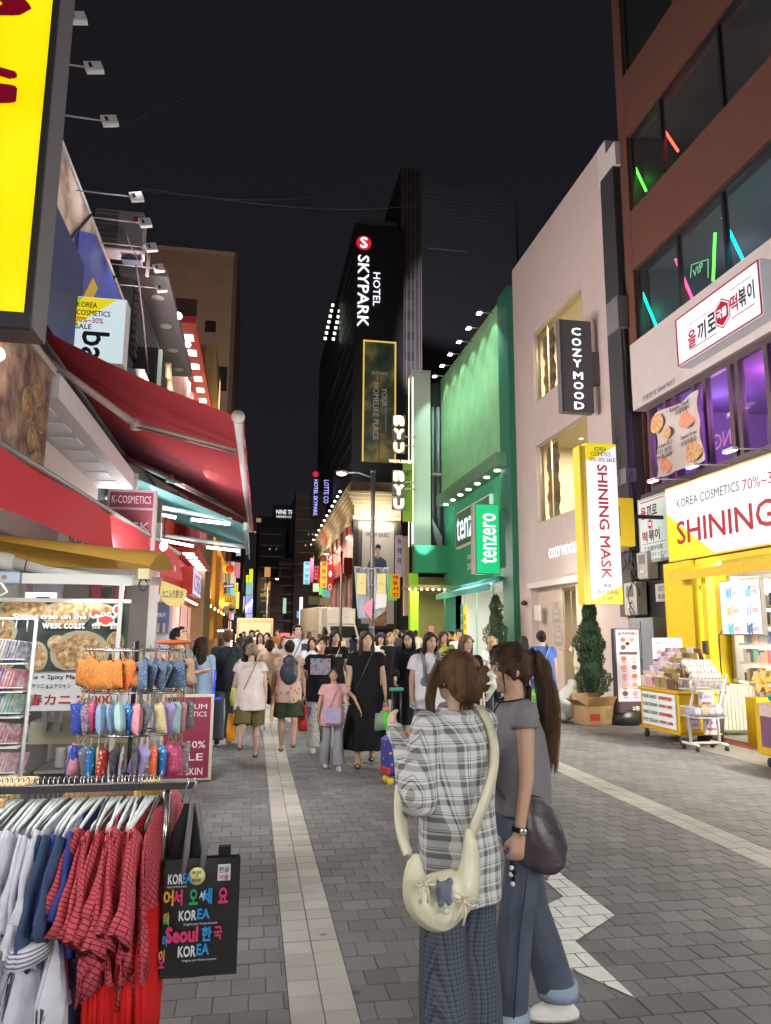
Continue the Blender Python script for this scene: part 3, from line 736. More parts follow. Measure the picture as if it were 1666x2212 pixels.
# cozy mood letters and projecting sign
L_LET = lit('letter_white',(.95,.97,1),1.5)
text('COZY MOOD',(XR-.03,18.55,3.86),1.85,.28,L_LET,pk,'W',.02)
e6 = thing('shop_sign','dark grey blade sign with glowing white stacked letters on the pink building','sign',(7.6,16,6.93))
M_SGREY = mat('sign_grey',(.105,.10,.11),.6)
MB().bevbox((7.17,16.0,6.93),(8.0,16.22,9.3),.008).build('casing',M_SGREY,e6,True)
MB().box((7.19,15.99,6.96),(7.195,16.0,9.28)).build('edge_line',mat('edge_dark',(.02,.02,.02)),e6,True)
MB().box((8.0,16.02,7.68),(8.24,16.2,8.52)).build('bracket_box',M_SGREY,e6,True)
for i,ch in enumerate('COZY'): text(ch,(7.60,15.995,9.0-i*.275),.25 if ch != 'Y' else .22,.2,L_LET,e6,'S',.03)
for i,ch in enumerate('MOOD'): text(ch,(7.61,15.995,7.86-i*.255),.26,.19,L_LET,e6,'S',.03)
# entrance of the pink shop
MB().box((XR-.12,17.0,2.95),(XR+.25,21.0,3.12)).build('entrance_canopy',MATS['pale_panel'],pk,True)
room(pk,16.9,21.0,.16,2.9,3.0,mat('beige_wall',(.60,.52,.42),.6),x=XR+.26)
MB().box((XR-.55,16.6,0),(XR+.3,21.4,.15)).build('entrance_step',mat('granite_step',(.34,.31,.28),.6,vary=.15,vscale=40),pk,True)
MB().box((XR+.2,17.0,.15),(XR+.24,18.3,2.9)).build('beige_panel',mat('panel_beige',(.55,.47,.40),.5),pk,True)
MB().box((XR+.22,19.3,.15),(XR+.26,20.98,2.95)).build('beige_panel',MATS['panel_beige'],pk,True)
for y in (18.35,18.7,19.2): MB().box((XR+.24,y,.15),(XR+.27,y+.03,2.8)).build('glass_fin',mat('green_glass',(.3,.4,.33),.1,alpha=.5),pk,True)
lamp_area('room_lamp',(9.6,18.8,2.75),(1.6,1.2),45,(1,.84,.58),aim=(9.2,18.8,0)); lamp_area('canopy_lamp',(XR-.05,18.8,2.93),(.1,2.5),28,(1,.86,.6),aim=(XR-.9,18.8,0))
for (px,py,s1) in ((1203,1322,'50%'),(1208,1372,'50%')):
    c = seen(px,py,X=XR+.18)
    p = thing('poster','grey fashion poster with pale %s print, %s, by the pink shop door' % ('50% SALE','upper' if py < 1350 else 'lower'),'poster',tuple(c))
    MB().box((XR+.185,c.y-.36,c.z-.30),(XR+.195,c.y+.36,c.z+.30)).build('poster_sheet',mat('poster_beige',(.40,.34,.30),.5),p,True)
    MB().ell((XR+.18,c.y,c.z+.19),(.004,.06,.07)).build('hair_print',mat('ph',(.06,.04,.03)),p,True)
    MB().prism([(-.2,-.28),(.2,-.28),(.24,.02),(.08,.14),(-.08,.14),(-.24,.02)],(XR+.179,c.y,c.z),(0,-1,0),(0,0,1),.002).build('figure_print',mat('pf',(.30,.28,.26)),p,True)
    MB().ell((XR+.176,c.y,c.z+.17),(.003,.035,.05)).build('face_print',mat('pface',(.6,.42,.33)),p,True)
    text(s1,(XR+.17,c.y,c.z+.02),.3,.11,MATS['white_plastic'],p,'W',.01); text('SALE',(XR+.17,c.y,c.z-.13),.34,.1,MATS['white_plastic'],p,'W',.01)
tag(MB().bevbox((XR-.08,20.25,2.0),(XR,20.6,2.45),.01).build('wall_box',G_WHT),'small white box on the wall beside the pink shop door','wall box')
tag(MB().ell((XR-.12,21.3,2.55),(.1,.1,.08)).build('security_camera',G_ALU),'round black camera on the corner of the pink wall','camera')

# ---- green building ----
M_GREEN = mat('green_stucco',(.03,.30,.16),.75,vary=.10,vscale=3,bump=.5,bscale=25)
M_GREEND = mat('green_paint_dark',(.012,.13,.085),.6)
gb = thing('green_building','tall green shop building with a ledge of spotlights','building',(XR,26,0))
MB().box((XR,21.96,3.4),(XR+.3,31.2,13.1)).build('wall',M_GREEN,gb,True)
MB().box((XR-.2,21.96,0),(XR+.28,22.95,13.2)).build('dark_pier',M_GREEND,gb,True)
MB().box((XR-.12,22.96,7.55),(XR+.1,31.2,13.12)).build('upper_panel',mat('green_panel',(.20,.42,.22),.8,vary=.14,vscale=1.6,bump=.5,bscale=14),gb,True)
MB().box((7.62,22.3,7.05),(XR+.1,30.3,7.5)).build('light_ledge',mat('green_ledge',(.10,.24,.14),.7),gb,True)
MB().box((XR+.3,22,0),(14,22.1,13)).build('side_wall',M_GREEND,gb,True)
MB().box((XR,29.6,0),(XR+.3,31.2,3.4)).build('pier',M_GREEN,gb,True)
room(gb,23,29.6,.05,3.35,3.5,mat('shop_room_white',(.85,.87,.84),.6),x=XR+.05)
MB().box((XR,23,0),(XR+.05,29.6,.8)).build('window_sill',G_WHT,gb,True)
for y in (24.6,26.6,28.2): MB().box((XR,y,.8),(XR+.06,y+.06,3.35)).build('mullion',mat('mint_frame',(.3,.6,.5),.4),gb,True)
lamp_area('room_lamp',(9.8,26,3.2),(2.5,5),190,(.95,1,.95),aim=(9.4,26,0))
for (px,py) in ((1150,1970),(1250,2250)): pass
for i in range(7):
    y = 22.95+i*1.12
    o = tag(MB().lathe([(.10,-.02),(.10,.03)],12,(7.88,y,7.03)).build('downlight',lit('green_spot',(.95,1,.92),9)),'%s round white downlight under the green ledge, counted from the pink building' % ORD[i],'lamp','downlights under the green ledge')
    lamp_spot('downlight_lamp',(7.95,y,6.98),(8.12,y,4),60,(.35,1,.62),62,.7,.05)
for i in range(6):
    y = 23.6+i*1.32; z = 12.95; x = 7.55
    t = thing('flood_lamp','%s bright flood lamp along the green roof edge, counted from the pink building' % ORD[i],'lamp',(x,y,z),0,'flood lamps along the green roof edge')
    MB().tube([(x+.05,y,z),(XR,y,z)],.02,6).build('arm',G_GREY,t,True)
    MB().cbox((x,y,z),(.16,.22,.07)).build('lamp_head',G_GREY,t,True)
    MB().cbox((x-.0,y,z-.05),(.15,.2,.03)).build('lens',lit('flood_white',(1,1,.98),14),t,True)
    lamp_spot('flood_light',(x+.02,y,z-.12),(8.1,y,10.4),680,(.68,1,.80),95,.8,.08)
e7 = thing('shop_sign','dark green board with white rounded rim and glowing letters on the green wall','sign',(8.1,27,5.0))
MB().bevbox((8.05,24.3,5.02),(8.19,28.8,6.52),.03).build('rim',G_WHT,e7,True)
MB().box((8.04,24.38,5.10),(8.05,28.72,6.44)).build('board',mat('board_green',(.03,.12,.07),.5),e7,True)
text('tenzero',(8.035,26.55,5.77),4.0,.95,lit('letter_cool',(.85,.95,1),1.2),e7,'W',.01)
text('TEN beauty',(XR-.01,26.9,4.55),1.5,.22,mat('cream_letter',(.7,.7,.5),emit=.3),gb,'W',0); text('ZERO cosmetics',(XR-.01,26.6,4.2),2.1,.22,MATS['cream_letter'],gb,'W',0)
e8 = light_box('shop_sign','glowing green blade sign with white letters reading upwards',(6.80,22.0,3.46),(7.6,22.28,5.7),'S',mat('green_rim',(.02,.2,.12),.5),lit('sign_green',(.0,.62,.22),.75),rim=.03)
text('tenzero',(7.22,21.99,4.6),1.6,.52,lit('letter_pure',(.9,1,.97),1.1),e8,'S',.015,-90)
MB().box((7.6,22.03,3.7),(7.8,22.26,5.5)).build('bracket_box',M_GREEND,e8,True)
MB().box((6.72,22.02,3.48),(6.80,22.26,5.68)).build('side_face',mat('side_grey',(.35,.35,.32),.5),e8,True)
t = thing('folding_awning','rolled teal awning over the green shop window','awning',(7.6,26,3.1))
MB().tube([(7.9,22.9,3.42),(7.9,29.6,3.42)],.09,10).build('roller',mat('teal_cloth',(.04,.28,.26),.7),t,True)
MB().box((7.4,22.6,3.0),(7.44,29.6,3.2)).build('valance',MATS['teal_cloth'],t,True)
MB().sheet(lambda u,v: (7.42+.5*v,22.7+6.8*u,3.2+.2*v),6,2).build('canopy',MATS['teal_cloth'],t,True)
for y in (22.8,29.4): MB().box((7.44,y-.03,3.12),(7.95,y+.03,3.18)).build('arm',G_WHT,t,True)
lamp_area('street_fill',(7.6,25.5,3.05),(.15,5),320,(1,.98,.9),aim=(4.0,22,.5))  # added lamp under the teal awning, brightens the crowd
for (y,c1,lb) in ((24.1,0,'nearer'),(28.2,0,'farther')):
    p = thing('sale_poster','green and yellow sale poster pair in the %s window of the green shop' % lb,'poster',(XR-.03,y,1.5))
    MB().box((XR-.03,y,1.45),(XR-.02,y+.42,2.75)).build('green_half',mat('pg',(.03,.22,.15),.5),p,True); MB().box((XR-.03,y-.42,1.45),(XR-.02,y,2.75)).build('yellow_half',mat('py',(.8,.66,.02),.5,emit=.3),p,True)
    text('70%',(XR-.035,y+.21,2.25),.3,.28,G_WHT,p,'W',.01); text('SALE',(XR-.035,y+.21,1.9),.32,.2,G_WHT,p,'W',.01); text('BIG',(XR-.035,y-.21,2.25),.3,.25,K_RED,p,'W',.01); text('SALE',(XR-.035,y-.21,1.9),.32,.2,K_RED,p,'W',.01)
mm_ = mat('black_duct',(.03,.033,.04),.5)
dk = thing('service_shaft','dark service shaft with ducts and cables between green and white buildings','shaft',(7.9,31.8,0))
MB().box((7.55,31.3,5.3),(9.5,31.5,13.0)).build('back_panel',mm_,dk,True)
for (x,r) in ((7.7,.06),(7.95,.09),(8.2,.04)): MB().tube([(x,31.2,5),(x,31.2,11.8)],r,8).build('duct',mat('duct_grey',(.09,.10,.11),.5),dk,True)
for i in range(6): MB().tube([(7.62+.05*i,31.0,6.6-.1*i),(7.7+.06*i,30.9,5.8),(8.0,30.9,5.0-.12*i)],.03,5).build('cable',mat('cable_grey',(.25,.25,.25),.5),dk,True)
MB().box((7.6,30.9,8.6),(8.2,31.1,8.68)).build('ledge',mat('tan_ledge',(.35,.27,.16)),dk,True)

# ---- white building with warm light edges, green canopy and lime column ----
wb = thing('white_building','narrow pale building edged with a warm light line','building',(7,31,0))
MB().prism([(6.65,31),(7.54,31),(9.4,38),(8.35,38)],(0,0,13.4),(1,0,0),(0,1,0),8.0).build('wall',mat('mint_white',(.55,.64,.55),.7),wb,True)
MB().box((6.63,30.97,13.3),(7.56,31.6,13.45)).build('coping',MATS['pale_panel'],wb,True)
MB().box((6.70,30.985,5.5),(6.74,30.998,13.1)).build('light_line',lit('led_warm',(1,.72,.38),4),wb,True)
MB().box((6.64,31.4,5.4),(6.649,31.5,13.2)).build('light_line',lit('led_warm',(1,.72,.38),4),wb,True)
MB().box((6.6,30.9,0),(6.95,31.3,4.2)).build('lime_column',mat('lime',(.30,.62,.02),.5,emit=.25),wb,True)
MB().box((6.7,30.5,4.2),(8.6,31.0,5.38)).build('green_fascia',mat('fascia_green',(.02,.22,.12),.6),wb,True)
MB().box((7.0,33,0),(9.2,33.1,4.2)).build('shop_wall',mat('shop_olive',(.28,.30,.12),.6),wb,True)
MB().box((6.3,29.8,3.5),(8.5,31.2,3.62)).build('gold_canopy',mat('gold_wood',(.5,.36,.15),.5),wb,True)
for i in range(9): MB().ell((6.35+.25*i,29.85,3.44),(.05,.04,.04)).build('bulb',lit('bulb',(1,.8,.4),10),wb,True)
lamp_area('canopy_lamp',(7.4,30.5,3.4),(1.8,1),120,(1,.82,.5),aim=(7.2,30.3,0)); lamp_spot('wall_wash',(7.1,30.2,4.8),(7.1,31,10),260,(.85,1,.9),100,.8,.1)
MB().box((7.75,29.4,0),(8.15,29.6,3.4)).build('dark_green_post',M_GREEND,wb,True)
# fruit piled under the canopy
for i in range(3):
    c = tag(MB().bevbox((7.15+.05*i,26.6+i*1.1,0),(7.8+.05*i,27.6+i*1.1,.95),.02).build('fruit_crate',mat('crate_wood',(.45,.28,.1),.7)),'%s wooden crate of orange fruit by the green shop' % ('nearest','middle','farthest')[i],'crate')
fr = MB(); random.seed(3)
for i in range(230):
    u,v = random.random(),random.random(); h = 1.0+.75*(u*.7)+.05*random.random()
    fr.ell((7.2+.6*u,26.6+3.2*v,h),(.065,.065,.06),n=8,m=5)
tag(fr.build('oranges',mat('orange_fruit',(.85,.33,.03),.5,emit=.25)),kind='stuff')
tag(MB().bevbox((6.85,28.0,.9),(6.9,28.6,1.9),.01).build('price_board',lit('pink_board',(.85,.25,.3),.6)),'pink handwritten price board beside the orange fruit','board')
lamp_point('stall_bulb',(7.0,28,2.5),70,(1,.7,.35),.1)

# nyu nyu stacked letters
ny = thing('letter_sign','tall stacked warm white letters glowing on a pole arm','sign',(5.9,30,6.7))
L_NY = lit('letter_warm',(1,.86,.55),2.6); BLK_BACK = mat('letter_back',(.5,.35,.18),.5)
for i,ch in enumerate('nyu nyu'):
    if ch == ' ': continue
    z = 10.72-i*.60-(.06 if i > 3 else 0)+.0; CH = ch.upper() if ch == 'y' else ch
    CH = {'n': 'n','Y': 'Y','u': 'U'}[CH]
    MB().bevbox((5.62,30.02,z-.27),(6.18,30.10,z+.27),.02).build('letter_panel',mat('letter_panel',(.22,.19,.17),.5),ny,True)
    text(CH,(5.9,30.0,z),.46,.46,L_NY,ny,'S',.075)
text('WHOLESALE',(5.95,29.98,8.90),.98,.13,L_NY,ny,'S',.03)
for z in (10.0,9.6,8.0,7.7): MB().box((6.18,30.05,z),(6.7,30.1,z+.06)).build('bracket',MATS['pale_panel'],ny,True)
sg = thing('side_sign','lime green sign with dark letters behind the stacked letters','sign',(6.5,30.6,7))
MB().box((6.2,30.6,6.4),(6.64,30.7,9.0)).build('panel',mat('lime_dull',(.18,.30,.03),.5,emit=.15),sg,True)
text('ART',(6.42,30.59,8.55),.4,.25,K_BLK,sg); text('2F',(6.42,30.59,8.1),.2,.2,K_BLK,sg)
# =====================================================================
# LEFT SIDE OF THE STREET  (facades at X = -2.6)
# =====================================================================
XL = -2.6
# ---- yellow projecting light box close to the lens ----
y1 = light_box('shop_sign','huge yellow light box with dark red letters in a thick grey casing',(-2.35,3.5,3.02),(-1.08,3.73,6.6),'S',mat('casing_grey',(.16,.15,.17),.5),pattern('yellow_face','food',(.74,.54,.0),(.86,.67,.0),1.3,(.93,.78,.01),rough=.5,emit=.72),rim=.035)  # mottled yellow paints the hot spots of the light box
MB().box((-2.36,3.47,3.0),(-1.082,3.505,3.075)).build('lower_rim',G_ALU,y1,True)
MB().box((-1.115,3.485,3.075),(-1.085,3.505,6.6)).build('side_rim',mat('rim_black',(.015,.012,.012)),y1,True)
M_DR = lit('deep_red',(.33,.0,.02),.35)
for ch,z,h,w in (('8',4.75,.24,.38),('G',4.25,.21,.38),('3',3.91,.18,.34),('.',3.3,.03,.05)):
    text(ch,((-1.40 if ch == '8' else -1.43) if ch != '3' else -1.455,3.49,z),w,h,M_DR,y1,'S',.05)

# ---- the row of houses ----
lb = thing('shop_building','narrow blue and poster clad shop building behind the awnings','building',(XL,10,0))
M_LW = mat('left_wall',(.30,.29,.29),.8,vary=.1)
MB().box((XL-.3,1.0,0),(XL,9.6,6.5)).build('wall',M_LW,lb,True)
M_POST = pattern('weathered_print','food',(.16,.10,.12),(.62,.48,.40),1.6,(.70,.62,.60))
MB().box((XL-.25,4.0,6.5),(XL+.02,13.4,7.62)).build('printed_facing',M_POST,lb,True)
MB().box((XL,4.0,7.60),(XL+.05,13.4,7.66)).build('white_edging',G_WHT,lb,True)
for a in (9.3,11.2): MB().tube([(XL+.04,a,6.5),(XL+.06,a+1.1,7.6)],.02,6).build('strut',G_ALU,lb,True)
M_BLUE = mat('blue_panel',(.06,.09,.42),.5,vary=.06)
MB().prism([(-.2,0),(3.5,0),(3.45,1.44),(.7,1.40),(-.2,.95)],(XL+.075,10.0,6.06),(0,1,0),(0,0,1),.1).build('blue_board',M_BLUE,lb,True)
MB().prism([(0,0),(3.5,-.0),(3.5,.8),(0,.8)],(XL+.035,9.9,5.2),(0,1,0),(0,0,1),.1).build('blue_board',M_BLUE,lb,True)
MB().prism([(0,0),(.35,.0),(.9,.62),(.55,.62)],(XL+.085,10.15,6.15),(0,1,0),(0,0,1),.01).build('yellow_emblem',mat('emblem_yellow',(.75,.48,.03),.5,emit=.1),lb,True)
MB().prism([(0,0),(.12,0),(.45,.5),(.33,.5)],(XL+.085,10.75,6.1),(0,1,0),(0,0,1),.01).build('yellow_emblem',MATS['emblem_yellow'],lb,True)
MB().box((XL,8.0,5.0),(XL+.2,9.7,6.45)).build('dark_recess',mat('navy_recess',(.03,.045,.16),.6),lb,True)
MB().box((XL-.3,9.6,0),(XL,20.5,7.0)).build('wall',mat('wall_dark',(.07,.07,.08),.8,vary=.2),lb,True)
text('대',(-2.05,3.95,3.35),.35,.7,lit('pink_white',(.8,.6,.66),.8),lb,'E',.06)
# flood lamps on long arms
for i,(px,py) in enumerate(((165,40),(203,147),(237,262),(295,426),(314,482),(327,535),(343,580),(349,623))):
    p = seen(px,py,X=-1.8)
    t = thing('arm_lamp','%s white flood lamp on a long thin arm, counted down from the picture top' % ORD[i],'lamp',(p.x,p.y,p.z),0,'flood lamps on long arms over the left shops')
    MB().tube([(XL,p.y-.02,p.z+.0),(p.x-.08,p.y,p.z)],.010,6).build('arm',mat('arm_grey',(.42,.40,.42),.5,emit=.04),t,True)
    mb = MB(); mb.bevbox((-.085,-.03,-.10),(.085,.02,.10),.008,Matrix.Translation(p) @ Matrix.Rotation(R_(-28),4,'X') @ Matrix.Rotation(R_(-18),4,'Y')); mb.build('lamp_head',mat('lamp_white',(.72,.70,.70),.5,emit=.10),t,True)
    mb = MB(); mb.cbox((-.03,-.034,.0),(.03,.012,.09),Matrix.Translation(p) @ Matrix.Rotation(R_(-28),4,'X') @ Matrix.Rotation(R_(-18),4,'Y')); mb.build('driver_box',G_ALU,t,True)
for yy in (8.2,9.8,11.8): lamp_spot('wall_fill',(-1.75,yy,7.7),(-2.6,yy+.1,6.9),26,(1,.93,.9),130,.8,.1)  # added spots by the unlit arm lamps, brighten the wall prints
# projecting "ba" sign
b1 = light_box('shop_sign','white cosmetics light box with black letters reading downwards above the red awning',(-2.53,9.5,5.03),(-1.79,9.8,5.92),'S',mat('pale_casing',(.62,.64,.64),.5,emit=.1),lit('sign_bluewhite',(.66,.80,.84),.85),rim=.006)
for pts,cm in (([(0,0),(0,-.45),(.12,-.38),(.62,0)],L_YEL),([(0,0),(0,-.17),(.2,0)],lit('sign_lime',(.25,.62,.05),.7))):
    MB().prism(pts,(-2.524,9.49 if cm is L_YEL else 9.487,5.905),(1,0,0),(0,0,1),.002).build('corner_print',cm,b1,True)
for s,z,w,cm in (('KOREA',5.80,.25,K_BLK),('COSMETICS',5.69,.42,K_BLK),('70%~30%',5.59,.34,K_RED),('SALE',5.50,.2,K_BLK)):
    text(s,(-2.40+w/2,9.482,z),w,.075,cm,b1,'S',.02)
text('ba',(-2.14,9.486,5.24),.40,.34,K_BLK,b1,'S',.02,90)
# air conditioner outdoor unit
ac = thing('outdoor_unit','grey air conditioner outdoor unit on a bracket above the blue board','air conditioner',(-2.3,11.4,7.5))
MB().bevbox((-2.72,11.4,7.62),(-1.98,11.75,8.32),.02).build('unit_body',mat('ac_grey',(.30,.28,.29),.6,vary=.1),ac,True)
MB().box((-2.71,11.392,7.66),(-2.36,11.40,8.28)).build('fan_grille',mat('ac_dark',(.12,.11,.12),.6),ac,True)
MB().box((-2.14,11.39,8.14),(-2.06,11.4,8.22)).build('label_plate',mat('ac_label',(.35,.05,.06)),ac,True)
for i in range(7): MB().box((-2.70,11.388,7.70+i*.085),(-2.37,11.393,7.72+i*.085)).build('grille_slat',G_GREY,ac,True)
MB().tube([(-2.05,11.5,7.62),(-1.95,11.45,7.8),(-1.88,11.5,7.6),(-1.9,11.6,7.3)],.03,8).build('hose',mat('hose_pale',(.25,.22,.22),.6),ac,True)
MB().box((-2.3,11.5,7.52),(-2.0,11.7,7.56)).build('bracket',mat('blue_steel',(.03,.045,.08),.5),ac,True)
cc = thing('conduit','pale bent conduit running down the dark wall beside the light box','pipe',(-1.9,12,5))
MB().tube([seen(293,570,X=-2.1),seen(302,620,X=-2.1),seen(311,700,X=-2.12),seen(316,760,X=-2.15),seen(320,810,X=-2.2)],.016,8).build('conduit_run',mat('conduit_pale',(.06,.05,.055),.8),cc,True)
MB().tube([seen(266,480,X=-2.0),seen(280,525,X=-2.0),seen(305,575,X=-2.0)],.008,6).build('wire',mat('conduit_pale',(.38,.33,.35),.6),cc,True)

# ---- dark building with slatted metal and soffit lights ----
db = thing('dark_shop_building','dark metal clad shop front with round soffit lights above the awnings','building',(XL,17,0))
for i in range(9):
    MB().box((XL-.02-.0,14.6,7.1+i*.17),(XL+.06,20.2,7.2+i*.17)).build('cladding_slat',mat('slat_grey',(.07,.07,.075),.85),db,True)
MB().box((XL-.4,14.6,6.9),(XL-.05,20.2,8.7)).build('wall',mat('wall_dark',(.07,.07,.08)),db,True)
MB().box((XL-.3,14.4,8.72),(-1.95,20.4,8.86)).build('soffit',mat('soffit_grey',(.12,.12,.125),.5),db,True)
for i,y in enumerate((15.4,16.9,18.4,19.8)):
    MB().lathe([(.13,-.02),(.15,0)],12,(-2.28,y,8.715)).build('round_lamp',mat('lamp_unlit',(.42,.38,.33),.4),db,True)
for (px,py) in ((385,682),(405,744)):
    p = seen(px,py,X=-1.95)
    tag(MB().ell(p,(.09,.16,.06)).build('flood_lamp',lit('lamp_white_hot',(.9,1,.95),9)),'%s small blinding white flood lamp under the dark metal soffit' % ('upper' if py < 700 else 'lower'),'lamp')
lamp_area('soffit_lamp',(-1.9,18,8.5),(.3,2.5),14,(.95,1,.92),aim=(-2.5,18,7.2))
db2 = thing('tilted_board','black tilted board fixed under the slatted metal front','board',(-2.3,15,6.2))
MB().bevbox((-2.58,14.9,5.9),(-2.12,15.15,7.4),.03).build('black_board',mat('board_black',(.025,.028,.03),.35),db2,True)
MB().box((-2.12,14.88,5.9),(-2.05,15.0,7.35)).build('edge_strip',mat('mint_edge',(.35,.48,.44),.4,emit=.15),db2,True)
for i in range(5): MB().tube([(-1.98,15.4+i*.4,7.25-i*.18),(-1.98,15.6+i*.4,7.0-i*.2)],.07,8).build('brass_lamp',mat('brass_lamp',(.55,.38,.22),.35,.5,emit=.15),db2,True)
# red canopy sign with square lights
rc = thing('canopy_sign','red canopy with a row of square white lights and glowing ribbed wall','sign',(-2.3,25,8.6))
MB().box((-2.62,20.9,10.55),(-1.98,31.0,10.75)).build('red_soffit',lit('red_soffit',(.50,.04,.05),.28),rc,True)
MB().box((-2.62,20.8,10.75),(-1.96,21.0,11.25)).build('dark_cap',mat('cap_plum',(.12,.05,.06)),rc,True)
for i in range(7): MB().box((-2.38,21.8+i*1.25,10.53),(-2.13,22.25+i*1.25,10.55)).build('square_light',lit('square_light',(1,1,.97),6),rc,True)
mb = MB(); mb.sheet(lambda u,v: (-2.58+.05*math.sin(u*52),21+10*u,8.4+2.1*v),90,3); mb.build('ribbed_wall',mat('rib_pink',(.72,.40,.38),.5),rc,True)
for i in range(3): lamp_area('soffit_lamp',(-2.3,22.5+3*i,10.5),(.4,1.5),40,(1,.75,.6),aim=(-2.3,22.5+3*i,8))
MB().box((-2.62,21,8.2),(-2.2,31,8.4)).build('lower_ledge',mat('ledge_amber',(.55,.33,.12),.5,emit=.25),rc,True)
pb = thing('stucco_building','tan stucco building edge lit warm behind the red canopy','building',(-2.5,27,0))
MB().box((-3.2,31.2,0),(-2.05,36,14.0)).build('wall',mat('tan_stucco',(.42,.28,.16),.8,vary=.15,vscale=2),pb,True)
MB().prism([(0,8.6),(.9,8.6),(.5,13.3),(.12,13.3)],(-2.45,29.5,0),(1,0,0),(0,0,1),.3).build('sloped_fin',mat('fin_amber',(.62,.40,.18),.7,vary=.15),pb,True)
for i,x in enumerate((-1.98,-1.86,-1.72)): MB().tube([(x,31.1,6.8),(x,31.1,10.9-.5*i)],.05,8).build('pipe',mat('pipe_tan',(.35,.27,.18),.6),pb,True)
lamp_area('fin_lamp',(-1.6,29,8.4),(.4,.8),90,(1,.72,.40),aim=(-2.3,30.6,12))
tb = thing('tan_tower','tall plain tan apartment block rising behind the left shops','building',(-5,60,0))
MB().box((-10.5,60,0),(-2.78,75,33.8)).build('wall',mat('tan_tower_wall',(.24,.16,.12),.85,vary=.12,vscale=.5),tb,True)
MB().box((-2.77,60.3,0),(-2.45,75,34.2)).build('corner_column',mat('tan_dark',(.09,.065,.06),.8,vary=.3),tb,True)
MB().box((-4.9,59.95,26.6),(-4.0,60.0,27.6)).build('dark_window',mat('night_pane',(.02,.02,.022),.3),tb,True)
MB().box((-4.3,59.9,21.5),(-2.9,60.0,23.6)).build('dark_window',MATS['night_pane'],tb,True)
for i in range(4): MB().tube([(-2.35+.12*i,60,2),(-2.35+.12*i,60,26-3*i)],.04,6).build('pipe',mat('tan_dark',(.09,.065,.06)),tb,True)
for i in range(3): MB().tube([(-3.0-.5*i,59.9,12),(-3.0-.5*i,59.9,19.5)],.16,6).build('duct',mat('duct_tan',(.2,.15,.1),.7),tb,True)
MB().box((-10.6,59.9,33.7),(-2.7,60.2,34.0)).build('coping',mat('tan_coping',(.30,.22,.17),.8),tb,True)

# ---- big red folding awning over the street ----
ra = thing('folding_awning','large dark red folding awning stretched over the pavement with jointed arms','awning',(-1.4,8,3.9))
M_RED = mat('awning_red',(.42,.045,.055),.9,bump=.3,bscale=180,spec=.08)
WN,WF,FN,FF = Vector((-2.58,8.35,5.02)),Vector((-2.62,15.1,5.02)),Vector((-.27,8.1,4.0)),Vector((-.16,17.2,4.0))
def aw_pt(u,v,dz=0.0):   # u along the street, v from the wall to the front bar
    a = WN.lerp(WF,u); b = FN.lerp(FF,u); p = a.lerp(b,v); p.z += -.05*math.sin(math.pi*v)+dz+.003*math.sin(u*60); return p
MB().sheet(lambda u,v: aw_pt(u,v),60,12).build('canopy_cloth',M_RED,ra,True)
MB().tube([WN+Vector((0,-.1,.05)),WF+Vector((0,.1,.05))],.11,10).build('roller',G_GREY,ra,True)
bar = MB(); bar.tube([FN+Vector((.02,-.05,-.02)),FF+Vector((.02,.1,-.02))],.055,10); bar.build('front_bar',mat('bar_white',(.70,.68,.70),.35),ra,True)
MB().tube([FN+Vector((.02,-.08,-.02)),FN+Vector((.02,-.03,-.02))],.075,12).build('end_cap',mat('cap_beige',(.5,.42,.36)),ra,True)
MB().sheet(lambda u,v: FN.lerp(FF,u)+Vector((.075+.004*math.sin(u*40),0,.02-.16*v)),60,2).build('valance',M_RED,ra,True)
M_ARM = mat('arm_beige',(.46,.38,.35),.5)
for (u0,s,m,e) in ((.03,seen(92,772,X=-2.5),seen(294,916,Z=4.22),seen(509,974,Z=3.93)),(.6,seen(216,965,X=-2.5),seen(367,1033,Z=4.15),seen(528,1116,Z=3.92))):
    M_ = M_ARM if u0 < .1 else mat('arm_maroon',(.12,.05,.055),.5)
    MB().tube([s,m],.05,8).build('upper_arm',M_,ra,True); MB().tube([m,e],.038,8).build('lower_arm',M_,ra,True)
    MB().tube([m-Vector((0,0,.07)),m+Vector((0,0,.06))],.065,12).build('elbow_joint',M_,ra,True)
    MB().tube([m-Vector((.02,.05,.05)),e-Vector((0,.05,.04))],.014,6).build('spring_chain',mat('chain',(.35,.33,.33),.3,.8),ra,True)
# ---- small red valance of the near stall ----
rv = thing('stall_awning','bright red stall awning front with light glowing through the cloth','awning',(-1.2,6,2.2))
def rvp(u,v):
    a = Vector((-1.44,3.6,2.60)).lerp(Vector((-.98,9.75,2.60)),u); return (a.x+.05*v+.015*math.sin(u*23+4*v),a.y,a.z-.35*v)
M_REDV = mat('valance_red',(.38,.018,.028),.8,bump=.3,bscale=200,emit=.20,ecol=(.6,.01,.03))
MB().sheet(rvp,60,5).build('valance',M_REDV,rv,True)
MB().tube([(-1.44,3.6,2.61),(-.98,9.75,2.61)],.022,8).build('front_rail',G_GREY,rv,True)
MB().sheet(lambda u,v: (-1.44-1.1*v+.46*u,3.6+6.15*u,2.61+.25*v),10,3).build('canopy_cloth',mat('canopy_plum',(.20,.03,.04),.7),rv,True)
for (px,py,s) in ((270,1100,.16),(655,0,0),(1097,0,0)):
    pass
for (px,py) in ((262,1100-0),(657,1230)):
    pass
def glow_bulb(y,z,c=(1,.12,.15)):
    u = (y-3.6)/6.15; a = Vector((-1.44,3.6,0)).lerp(Vector((-.98,9.75,0)),u)
    MB().ell((a.x+.015,y,z),(.012,.10,.07)).build('glowing_bulb',lit('bulb_red',c,.9),rv,True)
    lamp_point('valance_bulb',(a.x-.10,y,z),1.5,(1,.5,.4),.05)
glow_bulb(6.75,2.40); glow_bulb(9.4,2.36)
